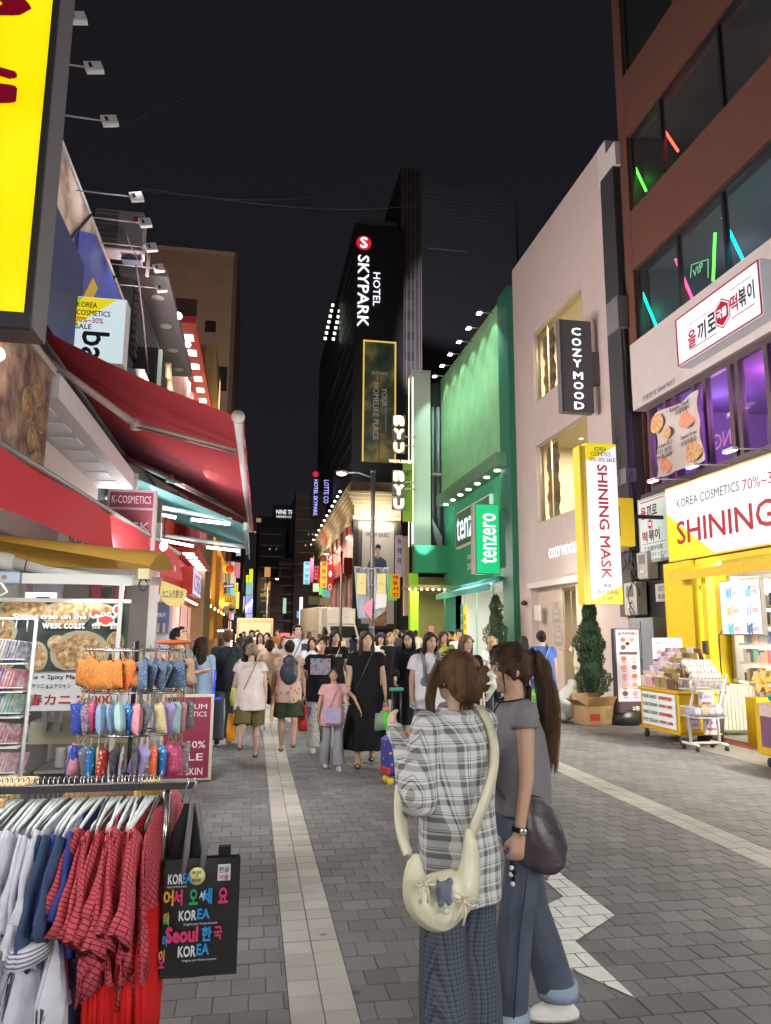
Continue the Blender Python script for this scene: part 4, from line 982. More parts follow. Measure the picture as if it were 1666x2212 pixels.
# ---- teal awning with tube lights ----
ta = thing('folding_awning','teal awning lit underneath by four white tube lamps','awning',(-1.4,12,3.3))
M_TEAL = mat('awning_teal',(.12,.34,.36),.75)
MB().sheet(lambda u,v: (-2.6+2.42*v,11.6+.9*v+(4.4-.6*v)*u,4.25-.85*v),12,8).build('canopy_cloth',M_TEAL,ta,True)
MB().box((-.22,12.3,3.30),(-.16,16.4,3.42)).build('front_bar',G_WHT,ta,True)
MB().sheet(lambda u,v: (-.14,12.2+4.3*u,3.38-.22*v),8,2).build('valance',M_TEAL,ta,True)
M_TUBE = lit('tube_light',(1,1,.98),7)
def P14(px,py,Y): return seen(px,py,Y=Y)
for (a,b,Y) in (((338,1110),(380,1118),12.9),((413,1122),(497,1132),12.9),((347,1166),(418,1180),15.2),((447,1182),(517,1190),15.2)):
    p,q = seen(*a,Y=Y),seen(*b,Y=Y)
    o = tag(MB().tube([p,q],.028,8).build('tube_lamp',M_TUBE),'white tube lamp under the teal awning','tube lamp','tube lamps under the teal awning')
    lamp_area('tube_light',(p+q)/2-Vector((0,0,.06)),(.5,.12),55,COOL,aim=(p+q)/2-Vector((0,0,3)))
for (a,b,Y) in (((225,1080),(500,1130),13.0),((340,1160),(530,1187),15.3)):
    p,q = seen(*a,Y=Y)+Vector((0,.06,.06)),seen(*b,Y=Y)+Vector((0,.06,.06)); MB().tube([p,q],.045,8).build('lower_arm',G_WHT,ta,True)

# ---- plum sign boards ----
M_PLUM = mat('plum',(.20,.018,.045),.5,emit=.05)
k1 = light_box('hanging_sign','plum projecting sign with pale frame under the red awning',(-1.57,8.0,2.35),(-1.07,8.12,3.10),'S',mat('mauve_frame',(.42,.30,.33),.5),M_PLUM,rim=.03)
MB().box((-1.56,7.985,2.88),(-1.08,7.995,2.905)).build('divider',MATS['mauve_frame'],k1,True)
text('K-COSMETICS',(-1.32,7.994,2.99),.40,.085,mat('letter_mauve',(.75,.6,.65),.5,emit=.1),k1,'S',.01); text('MASK',(-1.32,7.994,2.70),.40,.10,MATS['letter_mauve'],k1,'S',.02)
k2 = thing('sandwich_board','plum standing board with white sale lettering behind the clothes rail','sign board',(-.55,8.5,0))
MB().bevbox((-.95,8.5,.02),(-.40,8.56,.93),.008).build('frame',mat('frame_cream',(.55,.50,.42),.5),k2,True)
MB().box((-.92,8.49,.05),(-.43,8.5,.90)).build('board_face',M_PLUM,k2,True)
for s,z,w in (('PREMIUM',.80,.40),('COSMETICS',.72,.40),('70~30%',.40,.40),('SALE',.27,.36),('FOR SKIN',.12,.36)): text(s,(-.67,8.485,z),w,.055 if w > .37 and z > .5 else .075,MATS['letter_mauve'],k2,'S',.01)
MB().box((-.93,8.56,.0),(-.88,8.9,.03)).build('foot',G_ALU,k2,True)

# ---- canopy box, wall and food poster over the near stall ----
fc = thing('canopy_box','white shop canopy with recessed rectangular panels in its underside','canopy',(-2.3,8,3.8))
MB().box((-2.58,7.3,3.85),(-1.95,12.0,4.10)).build('box_body',mat('canopy_white',(.62,.60,.62),.5),fc,True)
for i in range(7): MB().box((-2.42,7.6+i*.62,3.838),(-2.12,7.95+i*.62,3.85)).build('recessed_panel',mat('panel_pale',(.5,.5,.52),.4,emit=.12),fc,True)
MB().box((-2.57,7.3,2.6),(-2.5,12.0,3.85)).build('wall_panel',mat('panel_peach',(.52,.45,.42),.6),fc,True)
MB().box((-1.97,11.9,2.4),(-1.90,12.0,4.1)).build('corner_post',G_WHT,fc,True)

fp = thing('food_poster','brown printed poster of grilled seafood dishes at the upper stall front','poster',(-2.0,6,3.1))
MB().box((-2.06,3.0,3.0),(-2.0,7.2,4.05)).build('poster_board',pattern('seafood_print','food',(.05,.03,.03),(.20,.12,.09),5,(.34,.24,.18)),fp,True)
MB().box((-2.08,3.0,4.05),(-1.97,7.24,4.12)).build('top_trim',mat('trim_beige',(.4,.33,.3)),fp,True)
for (y,z,r) in ((6.55,3.55,.16),(6.75,3.30,.15),(6.95,3.52,.13),(6.9,3.15,.15),(6.8,3.75,.14)):
    MB().lathe([(r,0),(r,.008)],16,(0,0,0),Matrix.Translation((-1.998,y,z)) @ Matrix.Rotation(R_(90),4,'Y')).build('bowl_print',mat('bowl_print',(.28,.2,.15),.5),fp,True)
    MB().lathe([(r*.85,0),(r*.85,.014)],16,(0,0,0),Matrix.Translation((-1.998,y,z)) @ Matrix.Rotation(R_(90),4,'Y')).build('bowl_filling',pattern('stew_print','food',(.12,.05,.02),(.30,.17,.08),30,(.4,.3,.18)),fp,True)
tag(MB().ell((-1.93,5.55,3.62),(.05,.07,.05)).build('spot_lamp',lit('spot_cream',(1,.95,.85),14)),'bright spot lamp shining on the brown food poster','lamp'); lamp_point('poster_lamp',(-1.78,5.6,3.6),16,(1,.92,.8),.05)

# ---- yellow awning, white tube frame, tube lamp of the near stall ----
ya = thing('stall_awning','ochre inner awning sagging under the red valance','awning',(-1.3,5,2))
MB().sheet(lambda u,v: (-1.85+1.25*u+.1*v,4.9+.35*v-.5*u,2.20-.22*u+.10*math.sin(math.pi*v)-.16*v*(1-u)),24,8).build('awning_cloth',mat('ochre_cloth',(.52,.30,.04),.7),ya,True)
MB().box((-.66,4.36,1.90),(-.60,4.5,1.96)).build('end_bracket',mat('bracket_cream',(.6,.52,.3)),ya,True)
sfm = thing('stall_canopy_frame','white square tube frame of the near stall with a pale blue end box','frame',(-1.2,5,0))
M_FR = mat('frame_white',(.66,.68,.66),.4)
MB().box((-1.75,4.95,1.90),(-.78,5.0,1.965)).build('top_rail',M_FR,sfm,True)
MB().box((-.86,4.96,.0),(-.835,4.985,1.90)).build('post',M_FR,sfm,True)
MB().box((-.78,4.955,1.905),(-.60,4.99,1.955)).build('rail_end',mat('tube_beige',(.5,.46,.42),.5),sfm,True)
MB().bevbox((-1.62,4.9,1.895),(-1.45,4.95,1.97),.008).build('end_box',mat('box_blue',(.42,.52,.66),.4),sfm,True)
MB().lathe([(.014,0),(.014,.01)],12,(0,0,0),Matrix.Translation((-1.535,4.9,1.935)) @ Matrix.Rotation(R_(90),4,'X')).build('button',mat('button_orange',(.6,.3,.15)),sfm,True)
MB().tube([(-1.55,4.88,1.90),(-1.5,4.86,1.84),(-1.56,4.84,1.80),(-1.66,4.84,1.79)],.006,6).build('cable',G_WHT,sfm,True)
ar = thing('awning_arm','fat white folding arm with black ring under the ochre awning','awning arm',(-1.3,5.2,2))
MB().tube([(-1.72,5.15,2.07),(-1.56,5.15,2.05)],.06,12).build('gear_head',G_WHT,ar,True)
MB().tube([(-1.56,5.15,2.05),(-1.25,5.12,1.99),(-.95,5.1,1.95)],[.045,.042,.03],10).build('arm_tube',M_FR,ar,True); MB().tube([(-1.48,5.14,2.036),(-1.475,5.14,2.035)],.048,12).build('black_ring',G_ALU,ar,True)
tag(MB().tube([(-.635,4.4,1.90)]+[(-.635+.022*math.sin(a),4.4,1.87+.035*math.cos(a)) for a in np.arange(0,6.3,.5)],.005,5).build('cable_loop',G_ALU),'black cable loop hanging from the stall rail end','cable')
fl = thing('tube_lamp','short white batten lamp above the seafood banner','lamp',(-1.35,5,1.82))
MB().box((-1.45,5.05,1.815),(-1.27,5.1,1.85)).build('batten',lit('batten_white',(.9,.95,.92),1.2),fl,True); MB().box((-1.38,5.04,1.81),(-1.30,5.05,1.822)).build('clip',G_ALU,fl,True)
# bulbs added to the stall to brighten its goods
for i,(x,y,z) in enumerate(((-.75,6.2,2.3),(-1.35,3.2,2.35))):
    t = thing('added_bulb','added bare white bulb by the stall rails','lamp',(x,y,z),0,'added bulbs of the near stall')
    MB().ell((x,y,z),(.03,.03,.04)).build('bulb',lit('bulb_white',(1,.97,.92),12),t,True); MB().tube([(x,y,z+.03),(x,y,z+.25)],.006,5).build('cord',G_ALU,t,True)

lamp_area('stall_fill',(-1.2,4.93,1.885),(.8,.04),18,(1,.98,.95),aim=(-1.0,3.6,.9)); lamp_area('stall_fill',(-1.3,3.3,2.3),(1.2,.2),38,(1,.97,.93),aim=(-.8,3.6,.8))  # added area lamps by the rails, brighten the stall goods
# ---- seafood banner ----
sb = thing('seafood_banner','seafood menu banner with a red crab drawing behind the pouches','banner',(-1.2,5,1.1))
YB = 5.0
MB().box((-1.95,YB,1.355),(-.80,YB+.02,1.79)).build('printed_sheet',pattern('dark_slate_print','food',(.02,.03,.03),(.05,.065,.06),6,(.08,.10,.07)),sb,True)
MB().box((-1.95,YB-.004,1.785),(-.79,YB+.03,1.81)).build('top_batten',mat('batten_cream',(.62,.60,.52),.6),sb,True)
plates = [(-1.44,1.74,.16,.07),(-1.18,1.71,.15,.09),(-1.05,1.79-.03,.10,.045),(-1.08,1.47,.18,.14),(-.87,1.53,.055,.075),(-1.34,1.44,.07,.10),(-1.62,1.6,.16,.12),(-1.55,1.42,.10,.06),(-1.22,1.53,.06,.05),(-.98,1.74,.09,.04)]
M_PL = mat('plate_cream',(.34,.31,.20),.6); M_SF = pattern('seafood_mix','food',(.10,.06,.03),(.36,.22,.10),34,(.55,.42,.28))
for i,(x,z,rx,rz) in enumerate(plates):
    for s,mm,dy in ((1,M_PL,.003+.0007*i),(.82,M_SF,.006+.0007*i+.0003)):
        pts = [(rx*s*math.cos(R_(a)),rz*s*math.sin(R_(a))) for a in range(0,360,20)]
        pts = [(max(-1.94,min(-.81,x+a))-x,max(1.36,min(1.783,z+b))-z) for a,b in pts]
        MB().prism(pts,(x,YB-dy,z),(1,0,0),(0,0,1),.0005).build('plate_print' if s == 1 else 'food_print',mm,sb,True)
M_OUT = mat('outline_dark',(.02,.02,.02)); M_TXT = mat('print_white',(.85,.85,.82),.5,emit=.1)
for s,x,z,w in (('Spring crab on the',-1.27,1.69,.44),('west coast',-1.185,1.64,.255)):
    text(s,(x+.002,YB-.014,z-.002),w+.008,.048,M_OUT,sb,'S',.05); text(s,(x,YB-.018,z),w,.042,M_TXT,sb,'S',.025)
def crab(c,s):
    cx,cy,cz = c
    def blob(dx,dz,rx,rz,m,dy): MB().prism([(rx*s*math.cos(R_(a)),rz*s*math.sin(R_(a))) for a in range(0,360,24)],(cx+dx*s,cy-dy,cz+dz*s),(1,0,0),(0,0,1),.001).build('crab_print',m,sb,True)
    Wm,Rm = M_TXT,mat('crab_red',(.60,.04,.03),.5,emit=.08)
    for off,m,dy in ((.012,Wm,.012),(0,Rm,.016)):
        g = off/s if s else 0
        blob(0,0,.055/.1*.9+g,.035/.1*.9+g,m,dy)
        blob(.75,.75,.24+g,.26+g,m,dy); blob(-.8,.45,.22+g,.22+g,m,dy)
        for sx in (-1,1):
            MB().tube([(cx+sx*.45*s,cy-dy,cz+.1*s),(cx+sx*.75*s,cy-dy,cz+.35*s)],.07*s+off*.5,5).build('crab_print',m,sb,True)
            for k in range(3): MB().tube([(cx+sx*(.25+.12*k)*s,cy-dy,cz-.2*s),(cx+sx*(.45+.2*k)*s,cy-dy,cz-.35*s),(cx+sx*(.4+.18*k)*s,cy-dy,cz-(.62+.0*k)*s)],.045*s+off*.4,5).build('crab_print',m,sb,True)
    for sx in (-.2,.2): blob(sx,.42,.15,.17,Wm,.02); blob(sx+.03,.40,.06,.07,K_BLK,.024)
crab((-.935,YB,1.675),.09)
sb2 = thing('menu_banner','white banner strip with red Japanese lettering under the seafood banner','banner',(-1.1,5,1.1))
MB().box((-1.37,YB+.022,1.11),(-.72,YB+.03,1.352)).build('banner_cloth',mat('banner_white',(.70,.72,.74),.6),sb2,True)
text('Sauce + Spicy Marinated',(-1.20,YB+.02,1.315),.46,.036,K_BLK,sb2,'S',.01); text('ヤンニョムケジャン',(-1.24,YB+.02,1.262),.23,.03,K_BLK,sb2,'S',.005)
text('春カニ 24000',(-1.12,YB+.02,1.18),.50,.07,lit('print_red_bright',(.6,.05,.04),.2),sb2,'S',.02)

# ---- back of the stall: grey wall, window, bench, plum panels ----
st = thing('market_stall','grey back wall, cream bench and shelf of the near stall','stall',(-1.6,6.6,0)); MB().box((-2.58,5.9,0),(-1.45,6.0,1.35)).build('grey_partition',mat('stall_grey',(.20,.18,.17),.7,vary=.08),st,True)
MB().box((-2.55,9.9,0),(-1.25,10.0,3.3)).build('back_wall',mat('stall_grey',(.20,.18,.17),.7,vary=.08),st,True)
MB().box((-2.5,9.85,2.2),(-1.35,9.9,3.2)).build('white_board',mat('board_white',(.62,.60,.63),.5),st,True)
text('SLIMMING CURE',(-1.95,9.84,2.78),.85,.15,mat('plum_letter',(.25,.03,.06)),st,'S',.02); text('SPICY',(-1.5,9.84,2.62),.25,.10,K_BLK,st,'S',.02)
MB().box((-1.32,9.7,0),(-1.22,9.84,3.0)).build('post',G_WHT,st,True)
MB().box((-2.45,8.8,1.95),(-2.15,8.9,2.2)).build('grey_screen',mat('screen_grey',(.22,.21,.23),.4),st,True)
for x in (-2.0,-1.72): MB().box((x,9.6,2.0),(x+.12,9.65,2.22)).build('plum_tile',M_PLUM,st,True)
MB().box((-1.85,9.58,2.05),(-1.76,9.6,2.15)).build('black_hook',K_BLK,st,True)
MB().box((-1.45,5.4,.93),(-.75,5.75,1.0)).build('bench_top',mat('bench_cream',(.50,.47,.36),.5),st,True); MB().box((-1.45,5.38,.86),(-.75,5.4,.99)).build('bench_edge',mat('bench_edge',(.42,.40,.28),.5),st,True)
MB().box((-1.35,5.2,.70),(-.6,5.6,.72)).build('shelf',G_GREY,st,True)
MB().box((-1.42,5.3,.0),(-.8,5.9,.68)).build('dark_counter',mat('counter_dark',(.09,.085,.08),.6),st,True)
for x in (-1.36,-1.28): MB().box((x,5.32,.95),(x+.035,5.36,1.4)).build('aluminium_post',G_GREY,st,True)
for i,x in enumerate((-1.22,-1.13)): tag(MB().lathe([(.03,0),(.034,.01),(.030,.10),(.034,.13)],12,(x,5.3,.72)).build('plastic_cup',mat('clear_cup',(.6,.6,.58),.2,alpha=.6)),'%s clear plastic cup on the shelf under the cream bench' % ('first','second')[i],'cup')
tag(MB().bevbox((-1.25,2.95,.975),(-.86,3.4,1.005),.004).build('wooden_tray',mat('pine',(.62,.42,.18),.6,vary=.1,stretch=(1,12,1))),'pale pine board lying behind the clothes rail','board')

# ---- rack of packed handkerchiefs ----
pr = thing('display_rack','white wire display rack at the picture edge beside the banner','rack',(-1.15,3.8,0))
MB().tube([(-1.5,3.8,1.66),(-1.03,3.8,1.66),(-1.05,3.8,.6)],.010,6).build('frame',M_FR,pr,True)
for z in (1.46,1.33,1.215,1.08,.95): MB().box((-1.5,3.74,z-.012),(-1.05,3.90,z-.006)).build('shelf',M_FR,pr,True); MB().box((-1.5,3.735,z+.01),(-1.05,3.742,z+.014)).build('wire_rail',M_FR,pr,True)
for x in (-1.18,-1.12,-1.07): MB().tube([(x,3.8,1.66),(x,3.8,1.60)],.003,5).build('wire',M_FR,pr,True)
pk_cols = [(.55,.12,.2),(.12,.2,.5),(.15,.35,.25),(.5,.45,.42),(.35,.08,.12),(.2,.12,.3),(.6,.25,.3),(.1,.12,.2),(.55,.5,.2)]
pmats = [pattern('pack_print_%d' % i,'food',c,tuple(.25+.6*q for q in c),42,(.62,.56,.58)) for i,c in enumerate(pk_cols)]
wrap = mat('cellophane',(.8,.8,.85),.12,alpha=.35,spec=.9)
random.seed(11)
ordn_ = ['first','second','third','fourth','fifth','sixth','seventh','eighth','ninth']
names = ['pink floral','blue floral','green checked','grey mottled','wine red','violet','rose','navy','mustard']
for ti,z in enumerate((1.46,1.33,1.215,1.08,.95)):
    for bi,x0 in enumerate((-1.31,-1.19)):
        mi = (ti*2+bi*3) % len(pmats)
        for k in range(9):
            dx = x0+.0135*k; mi2 = mi if k < 5 else (mi+4) % len(pmats)
            M_ = Matrix.Translation((dx-.5*(ti % 2)*.01,3.78+.004*k,z)) @ Matrix.Rotation(R_(14 if bi else 9),4,'Y') @ Matrix.Rotation(R_(-35 if k else -18),4,'Z')
            hgt = .105-.005*k*(1 if bi == 0 else .3)
            mb = MB(); mb.bevbox((-.005,-.055,0),(.005,.055,hgt),.002,M_);
            o = mb.build('handkerchief_pack',pmats[mi2]); tag(o,'%s handkerchief pack, %s in the %s row on level %s of the wire rack' % (names[mi2],ordn_[k],('inner','outer')[bi],('one','two','three','four','five')[ti]),'handkerchief pack','handkerchief packs on the wire rack')

# ---- carousel of hanging pouches ----
pr2 = thing('pouch_carousel','three tier wire carousel stand hung with pouches','rack',(-.65,4.4,0))
for z in (1.50,1.275,1.05):
    MB().tube([(-.65+.27*math.cos(R_(a)),4.4+.17*math.sin(R_(a)),z) for a in range(0,361,15)],.006,6).build('ring',mat('chrome',(.6,.58,.55),.2,.9),pr2,True)
    MB().tube([(-.92,4.4,z),(-.38,4.4,z)],.005,6).build('spoke',MATS['chrome'],pr2,True)
MB().tube([(-.65,4.4,0),(-.65,4.4,1.55)],.014,8).build('pole',G_ALU,pr2,True); MB().lathe([(.22,0),(.2,.03),(.03,.05)],16,(-.65,4.4,0)).build('base',G_ALU,pr2,True)
def pouch_mesh(w,h,t):
    def f(u,v,s):
        k = (1-(2*u-1)**4)*(1-(2*v-1)**4); return (s*t*k**.6,w*(u-.5)*(1-.06*math.sin(math.pi*v)),-h*v)
    mb = MB(); mb.sheet(lambda u,v: f(u,v,1),8,8); mb.sheet(lambda u,v: f(u,v,-1),8,8); return mb
PC = {'orange lattice': pattern('p_orange','blobs',(.55,.20,.05),(.70,.30,.08),90,size=.4),'plain orange': cloth('p_or2',(.72,.16,.05)),
 'navy lattice': pattern('p_navy','blobs',(.10,.14,.22),(.22,.29,.42),90,size=.4),'tan': pattern('p_tan','blobs',(.40,.25,.16),(.48,.32,.22),90,size=.4),
 'pale aqua': pattern('p_aqua','blobs',(.38,.58,.60),(.55,.65,.5),60,size=.2),'pale blue': pattern('p_pblue','blobs',(.33,.47,.68),(.45,.6,.8),50,size=.25),'bright blue': pattern('p_bblue','blobs',(.03,.24,.62),(.75,.78,.8),38,(.8,.65,.1),size=.25),
 'royal blue': pattern('p_rblue','blobs',(.05,.09,.42),(.3,.35,.6),60,size=.2),'dark floral': pattern('p_dflo','multi',(.03,.06,.08),(0,0,0),120,mixf=.72),'pink': pattern('p_pink','blobs',(.70,.33,.40),(.6,.12,.14),55,size=.22),
 'lilac': pattern('p_lilac','blobs',(.45,.36,.68),(.2,.15,.3),60,size=.16),'red dotted': pattern('p_redp','blobs',(.55,.05,.04),(.7,.6,.5),45,size=.3),'grey': pattern('p_greyp','blobs',(.24,.24,.25),(.75,.76,.8),40,size=.18),'multicoloured': pattern('p_mult','multi',(.35,.35,.4),(0,0,0),100,mixf=.2),'cream': pattern('p_cream','blobs',(.6,.5,.3),(.3,.2,.1),60,size=.2),'hot pink': pattern('p_hot','blobs',(.65,.10,.25),(.75,.5,.2),50,size=.25),'deep orange': pattern('p_deep','blobs',(.65,.13,.04),(.75,.5,.4),50,size=.22)}
tiers = [(1.50,['orange lattice']*8+['plain orange','navy lattice','navy lattice','navy lattice','navy lattice','navy lattice','tan','tan','tan'],.15,.15),
 (1.275,['dark floral','pale aqua','royal blue','multicoloured','hot pink','pale blue','pale blue','pale aqua','bright blue','pink','dark floral','cream','lilac','pale aqua','pink','dark floral','grey'],.12,.165),
 (1.05,['pale blue','pink','royal blue','grey','bright blue','cream','red dotted','dark floral','multicoloured','dark floral','lilac','deep orange','bright blue','hot pink','hot pink','multicoloured','pink'],.11,.165)]
pm_cache = {}
hook_me = MB().tube([(0,0,.02),(0,.006,.03),(0,.012,.02),(0,.004,-.01),(0,0,-.045)],.0022,5).mesh('hook',MATS['chrome'])
strap_me = MB().tube([(0,0,0),(0,.008,-.03),(0,.004,-.065),(0,-.004,-.065),(0,-.008,-.03),(0,0,0)],.003,5).mesh('strap',mat('strap_tan',(.5,.35,.18),.6))
random.seed(5)
ordn = ['first','second','third','fourth','fifth','sixth','seventh','eighth','ninth','tenth','eleventh','twelfth','thirteenth','fourteenth','fifteenth','sixteenth','seventeenth']
for ti,(z,cs,w,h) in enumerate(tiers):
    n = len(cs)
    for k,cn in enumerate(cs):
        a = R_(184+172*k/(n-1)); x = -.65+.27*math.cos(a); y = 4.4+.17*math.sin(a)
        t = thing('pouch','%s pouch, %s along the %s tier of the carousel' % (cn,ordn[k],('top','middle','lowest')[ti]),'pouch',(x,y,z),0,'pouches hung on the carousel')
        yaw = 200+(a*57.3-270)*.8+random.uniform(-30,30)
        if ti == 0: yaw = random.uniform(215,240)
        t.rotation_euler = (random.uniform(-.06,.3),random.uniform(-.15,.15),R_(yaw))
        key = (cn,ti)
        if key not in pm_cache:
            pm_cache[key] = pouch_mesh(w,h,random.uniform(.014,.03)).mesh('pouch_body',PC[cn]); pm_cache[key].name = 'pouch_body'
        o = link('pouch_body',pm_cache[key],t); o.location = (0,0,-.055); o.rotation_euler = (R_(random.uniform(-32,5)),0,0)
        link('hook',hook_me,t); link('strap',strap_me,t)
tag(MB().ell((-.44,4.35,1.545),(.105,.06,.014),n=16).build('orange_pouch',PC['plain orange']),'flat orange pouch lying on top of the carousel','pouch')

# ---- clothes rail with shirts ----
cr = thing('clothes_rail','black steel clothes rail full of hanging shirts','clothes rail',(-.5,3,0))
MB().box((-1.6,2.985,1.015),(-.20,3.015,1.04)).build('rail',mat('steel_black',(.045,.045,.05),.35,.4),cr,True)
MB().tube([(-.305,3.03,0),(-.305,3.03,1.02)],.014,8).build('post',MATS['steel_black'],cr,True); MB().tube([(-.305,3.03,.62),(-.305,3.03,1.0)],.017,8).build('post_sleeve',mat('chrome',(.6,.58,.55)),cr,True)
MB().box((-.33,2.7,0),(-.28,3.36,.03)).build('foot',MATS['steel_black'],cr,True)
HK = MB(); HK.tube([(0,.012,.012),(0,.010,.024),(0,0,.030),(0,-.010,.022),(0,-.006,-.005),(0,0,-.05)],.0022,6)
HKm = HK.mesh('hook',mat('hook_steel',(.7,.7,.72),.2,.8))
HS = MB(); HS.tube([(0,-.165,-.135),(0,-.15,-.115),(0,-.05,-.07),(0,0,-.052),(0,.05,-.07),(0,.15,-.115),(0,.165,-.135)],[.004,.006,.008,.008,.008,.006,.004],8)
HSm = HS.mesh('hanger_arm',mat('hanger_plastic',(.60,.68,.66),.35)); HSm2 = HS.mesh('hanger_arm',mat('hanger_black',(.05,.05,.05),.35))
def shirt_body(length,w,seed):
    random.seed(seed); s = seed*1.7
    prof = [(.075,.0,.012),(.10,-.01,.018),(w*.75,-.045,.024),(w,-.085,.026),(w*.98,-.16,.03),(w*.96,-length*.5,.034),(w*1.0,-length*.8,.04),(w*1.03,-length,.042)]
    rings = []
    for (ry,z,rx) in prof: rings.append((0,.01*math.sin(z*9+s),z-.055,rx*.55,ry,.10 if z < -.1 else 0))
    return rumple(MB().loft(rings,36,wk=11,ph=s),s)
def rumple(mb,s):
    for i,(x,y,z) in enumerate(mb.v):
        q = max(0,-z-.12)
        mb.v[i] = (x+.05*q*math.sin(y*26+s*3+z*6)+.03*q*math.sin(y*61+z*17+s),y+.02*q*math.sin(z*21+s),z+.16*q*q*math.sin(y*9+s)+.02*q*math.sin(y*40+s))
    return mb
def sleeve(side,w,l,seed,flare=.08):
    mb = MB(); pts = []; s = seed
    n = 14; v = []; rows = 9
    for i in range(rows+1):
        t = i/rows
        y = side*(w*.93+l*.42*t); z = -.055-.07-l*.92*t-.02*t*t
        ry = .078-.012*t+flare*.2*t; rx = .012+.006*t
        for k in range(n):
            a = 2*math.pi*k/n; q = 1+.12*math.sin(5*a+s)*t
            v.append((rx*math.cos(a)*q+.02*t*math.sin(s),y+ry*math.sin(a)*q*.8,z+ry*math.sin(a)*side*.55))
    f = [(i*n+k,i*n+(k+1) % n,(i+1)*n+(k+1) % n,(i+1)*n+k) for i in range(rows) for k in range(n)]+[tuple(reversed(range(n))),tuple(range(rows*n,rows*n+n))]
    mb.add(v,f,True); return rumple(mb,seed*2.3)
M_HB = cloth('shirt_pale_blue',(.42,.56,.72)); M_WH = cloth('shirt_white',(.66,.67,.76)); M_NV = cloth('shirt_navy',(.06,.09,.18)); M_BL = cloth('shirt_blue',(.05,.07,.30)); M_OR = cloth('trim_orange',(.62,.14,.03)); M_RDs = pattern('shirt_red_grid','grid',(.60,.10,.13),(.17,.01,.02),.018); M_RDp = cloth('shirt_red_plain',(.62,.02,.02)); M_BKs = cloth('shirt_black',(.02,.02,.022)); M_STR = pattern('shirt_cuff','stripes',(.66,.66,.72),(.15,.17,.25),.012,axis='z')
kinds = {'blue': [(M_HB,M_HB,.50)],'white': [(M_WH,M_WH,.72)],'jersey': [(M_WH,M_NV,.66)],'navy': [(M_NV,M_NV,.74)],'royal': [(M_BL,M_BL,.52)],'red': [(M_RDs,M_RDs,.48)]}
proto = {}
def make_shirt(kind,x,yaw,label,group,seed):
    t = thing('hanging_shirt',label,'shirt',(x,3.0,1.04),0,group); t.rotation_euler = (0,0,R_(yaw))
    bm_,sm_,L = kinds[kind][0]; v = seed % 3
    key = (kind,v)
    if key not in proto:
        proto[key] = (shirt_body(L+.03*v,.185+.01*v,seed+1).mesh('shirt_body',bm_),sleeve(-1,.19,.27+.02*v,seed).mesh('sleeve',sm_),sleeve(1,.19,.27+.02*v,seed+2).mesh('sleeve',sm_))
    b,s1,s2 = proto[key]
    link('hook',HKm,t); link('hanger_arm',HSm if seed % 4 else HSm2,t);
    dz = -.03
    sz = random.uniform(.88,1.12)
    for me,nm in ((b,'shirt_body'),(s1,'sleeve'),(s2,'sleeve')): o = link(nm,me,t); o.location = (0,0,dz+.06*(sz-1)); o.scale = (1,random.uniform(.92,1.06),sz); o.rotation_euler = (R_(random.uniform(-4,4)),0,R_(random.uniform(-6,6)))
    if kind == 'red':            # plain red shorts clipped under each patterned shirt
        k2 = ('shorts',v)
        if k2 not in proto: proto[k2] = MB().loft([(0,0,-.42,.03,.13),(0,-.01,-.55,.035,.14,.1),(.01,-.03,-.68,.03,.12,.14),(.015,-.05,-.80-.04*v,.028,.10,.16)],24,wk=7,ph=seed).mesh('shorts',M_RDp)
        link('shorts',proto[k2],t)
    if kind == 'jersey':
        if 'cuff' not in proto: proto['cuff'] = MB().loft([(0,-.285,-.40,.032,.085),(0,-.30,-.45,.034,.09)],16).mesh('cuff',M_STR)
        link('cuff',proto['cuff'],t).location = (0,0,dz)
        if 'under' not in proto: proto['under'] = MB().loft([(0,0,-.5,.03,.17,.1),(0,0,-.95,.04,.15,.14)],24,wk=9).mesh('long_hem',M_NV)
        link('long_hem',proto['under'],t)
    if kind == 'royal':
        if 'or' not in proto: proto['or'] = MB().box((-.042,-.30,-.34),(.042,-.20,-.27)).box((-.042,-.29,-.40),(.042,-.21,-.37)).mesh('letter_print',M_OR)
        for k in range(3):
            o = link('letter_print',proto['or'],t); o.location = (0,.02*k,.04-.05*k); o.rotation_euler = (R_(25),0,0); o.scale = (1,.8,.5)
    return t
rows = [('blue',6,-1.04,-.90,'pale blue shirt'),('white',15,-.89,-.63,'white shirt'),('jersey',4,-.61,-.57,'white jersey with navy sleeves'),('royal',2,-.55,-.535,'royal blue shirt with orange and white letters'),('red',13,-.51,-.33,'red grid patterned shirt over plain red shorts')]
sd = 0
for kind,n,xa,xb,desc in rows:
    for k in range(n):
        sd += 1; x = xa+(xb-xa)*k/max(1,n-1)+random.uniform(-.003,.003)
        yaw = -15-random.uniform(-11,11)+(4 if kind == 'red' else 0)
        make_shirt(kind,x,yaw,'%s, %s of its kind along the black rail' % (desc,ordn[k]),'shirts on the clothes rail',sd)
tag(MB().ell((-.62,3.25,.93),(.12,.06,.06)).ell((-.5,3.25,.95),(.1,.05,.05)).build('folded_cloth',cloth('brown_cloth',(.30,.16,.09))),'brown cloth bundle seen between hangers behind the rail','cloth')
tag(MB().loft([(-.40,3.2,.80,.05,.04,.1),(-.39,3.2,.98,.06,.04,.1),(-.38,3.2,1.01,.04,.03)],14,wk=5).build('scarf',cloth('mustard_cloth',(.55,.36,.04))),'mustard scarf hanging behind the rail post','scarf')
tag(MB().loft([(-.285,3.1,.55,.02,.05,.1),(-.285,3.1,.97,.025,.06,.1),(-.285,3.1,1.0,.01,.03)],14,wk=5).build('scarf',cloth('rose_cloth',(.5,.14,.16))),'rose coloured scarf beside the tote bags','scarf')
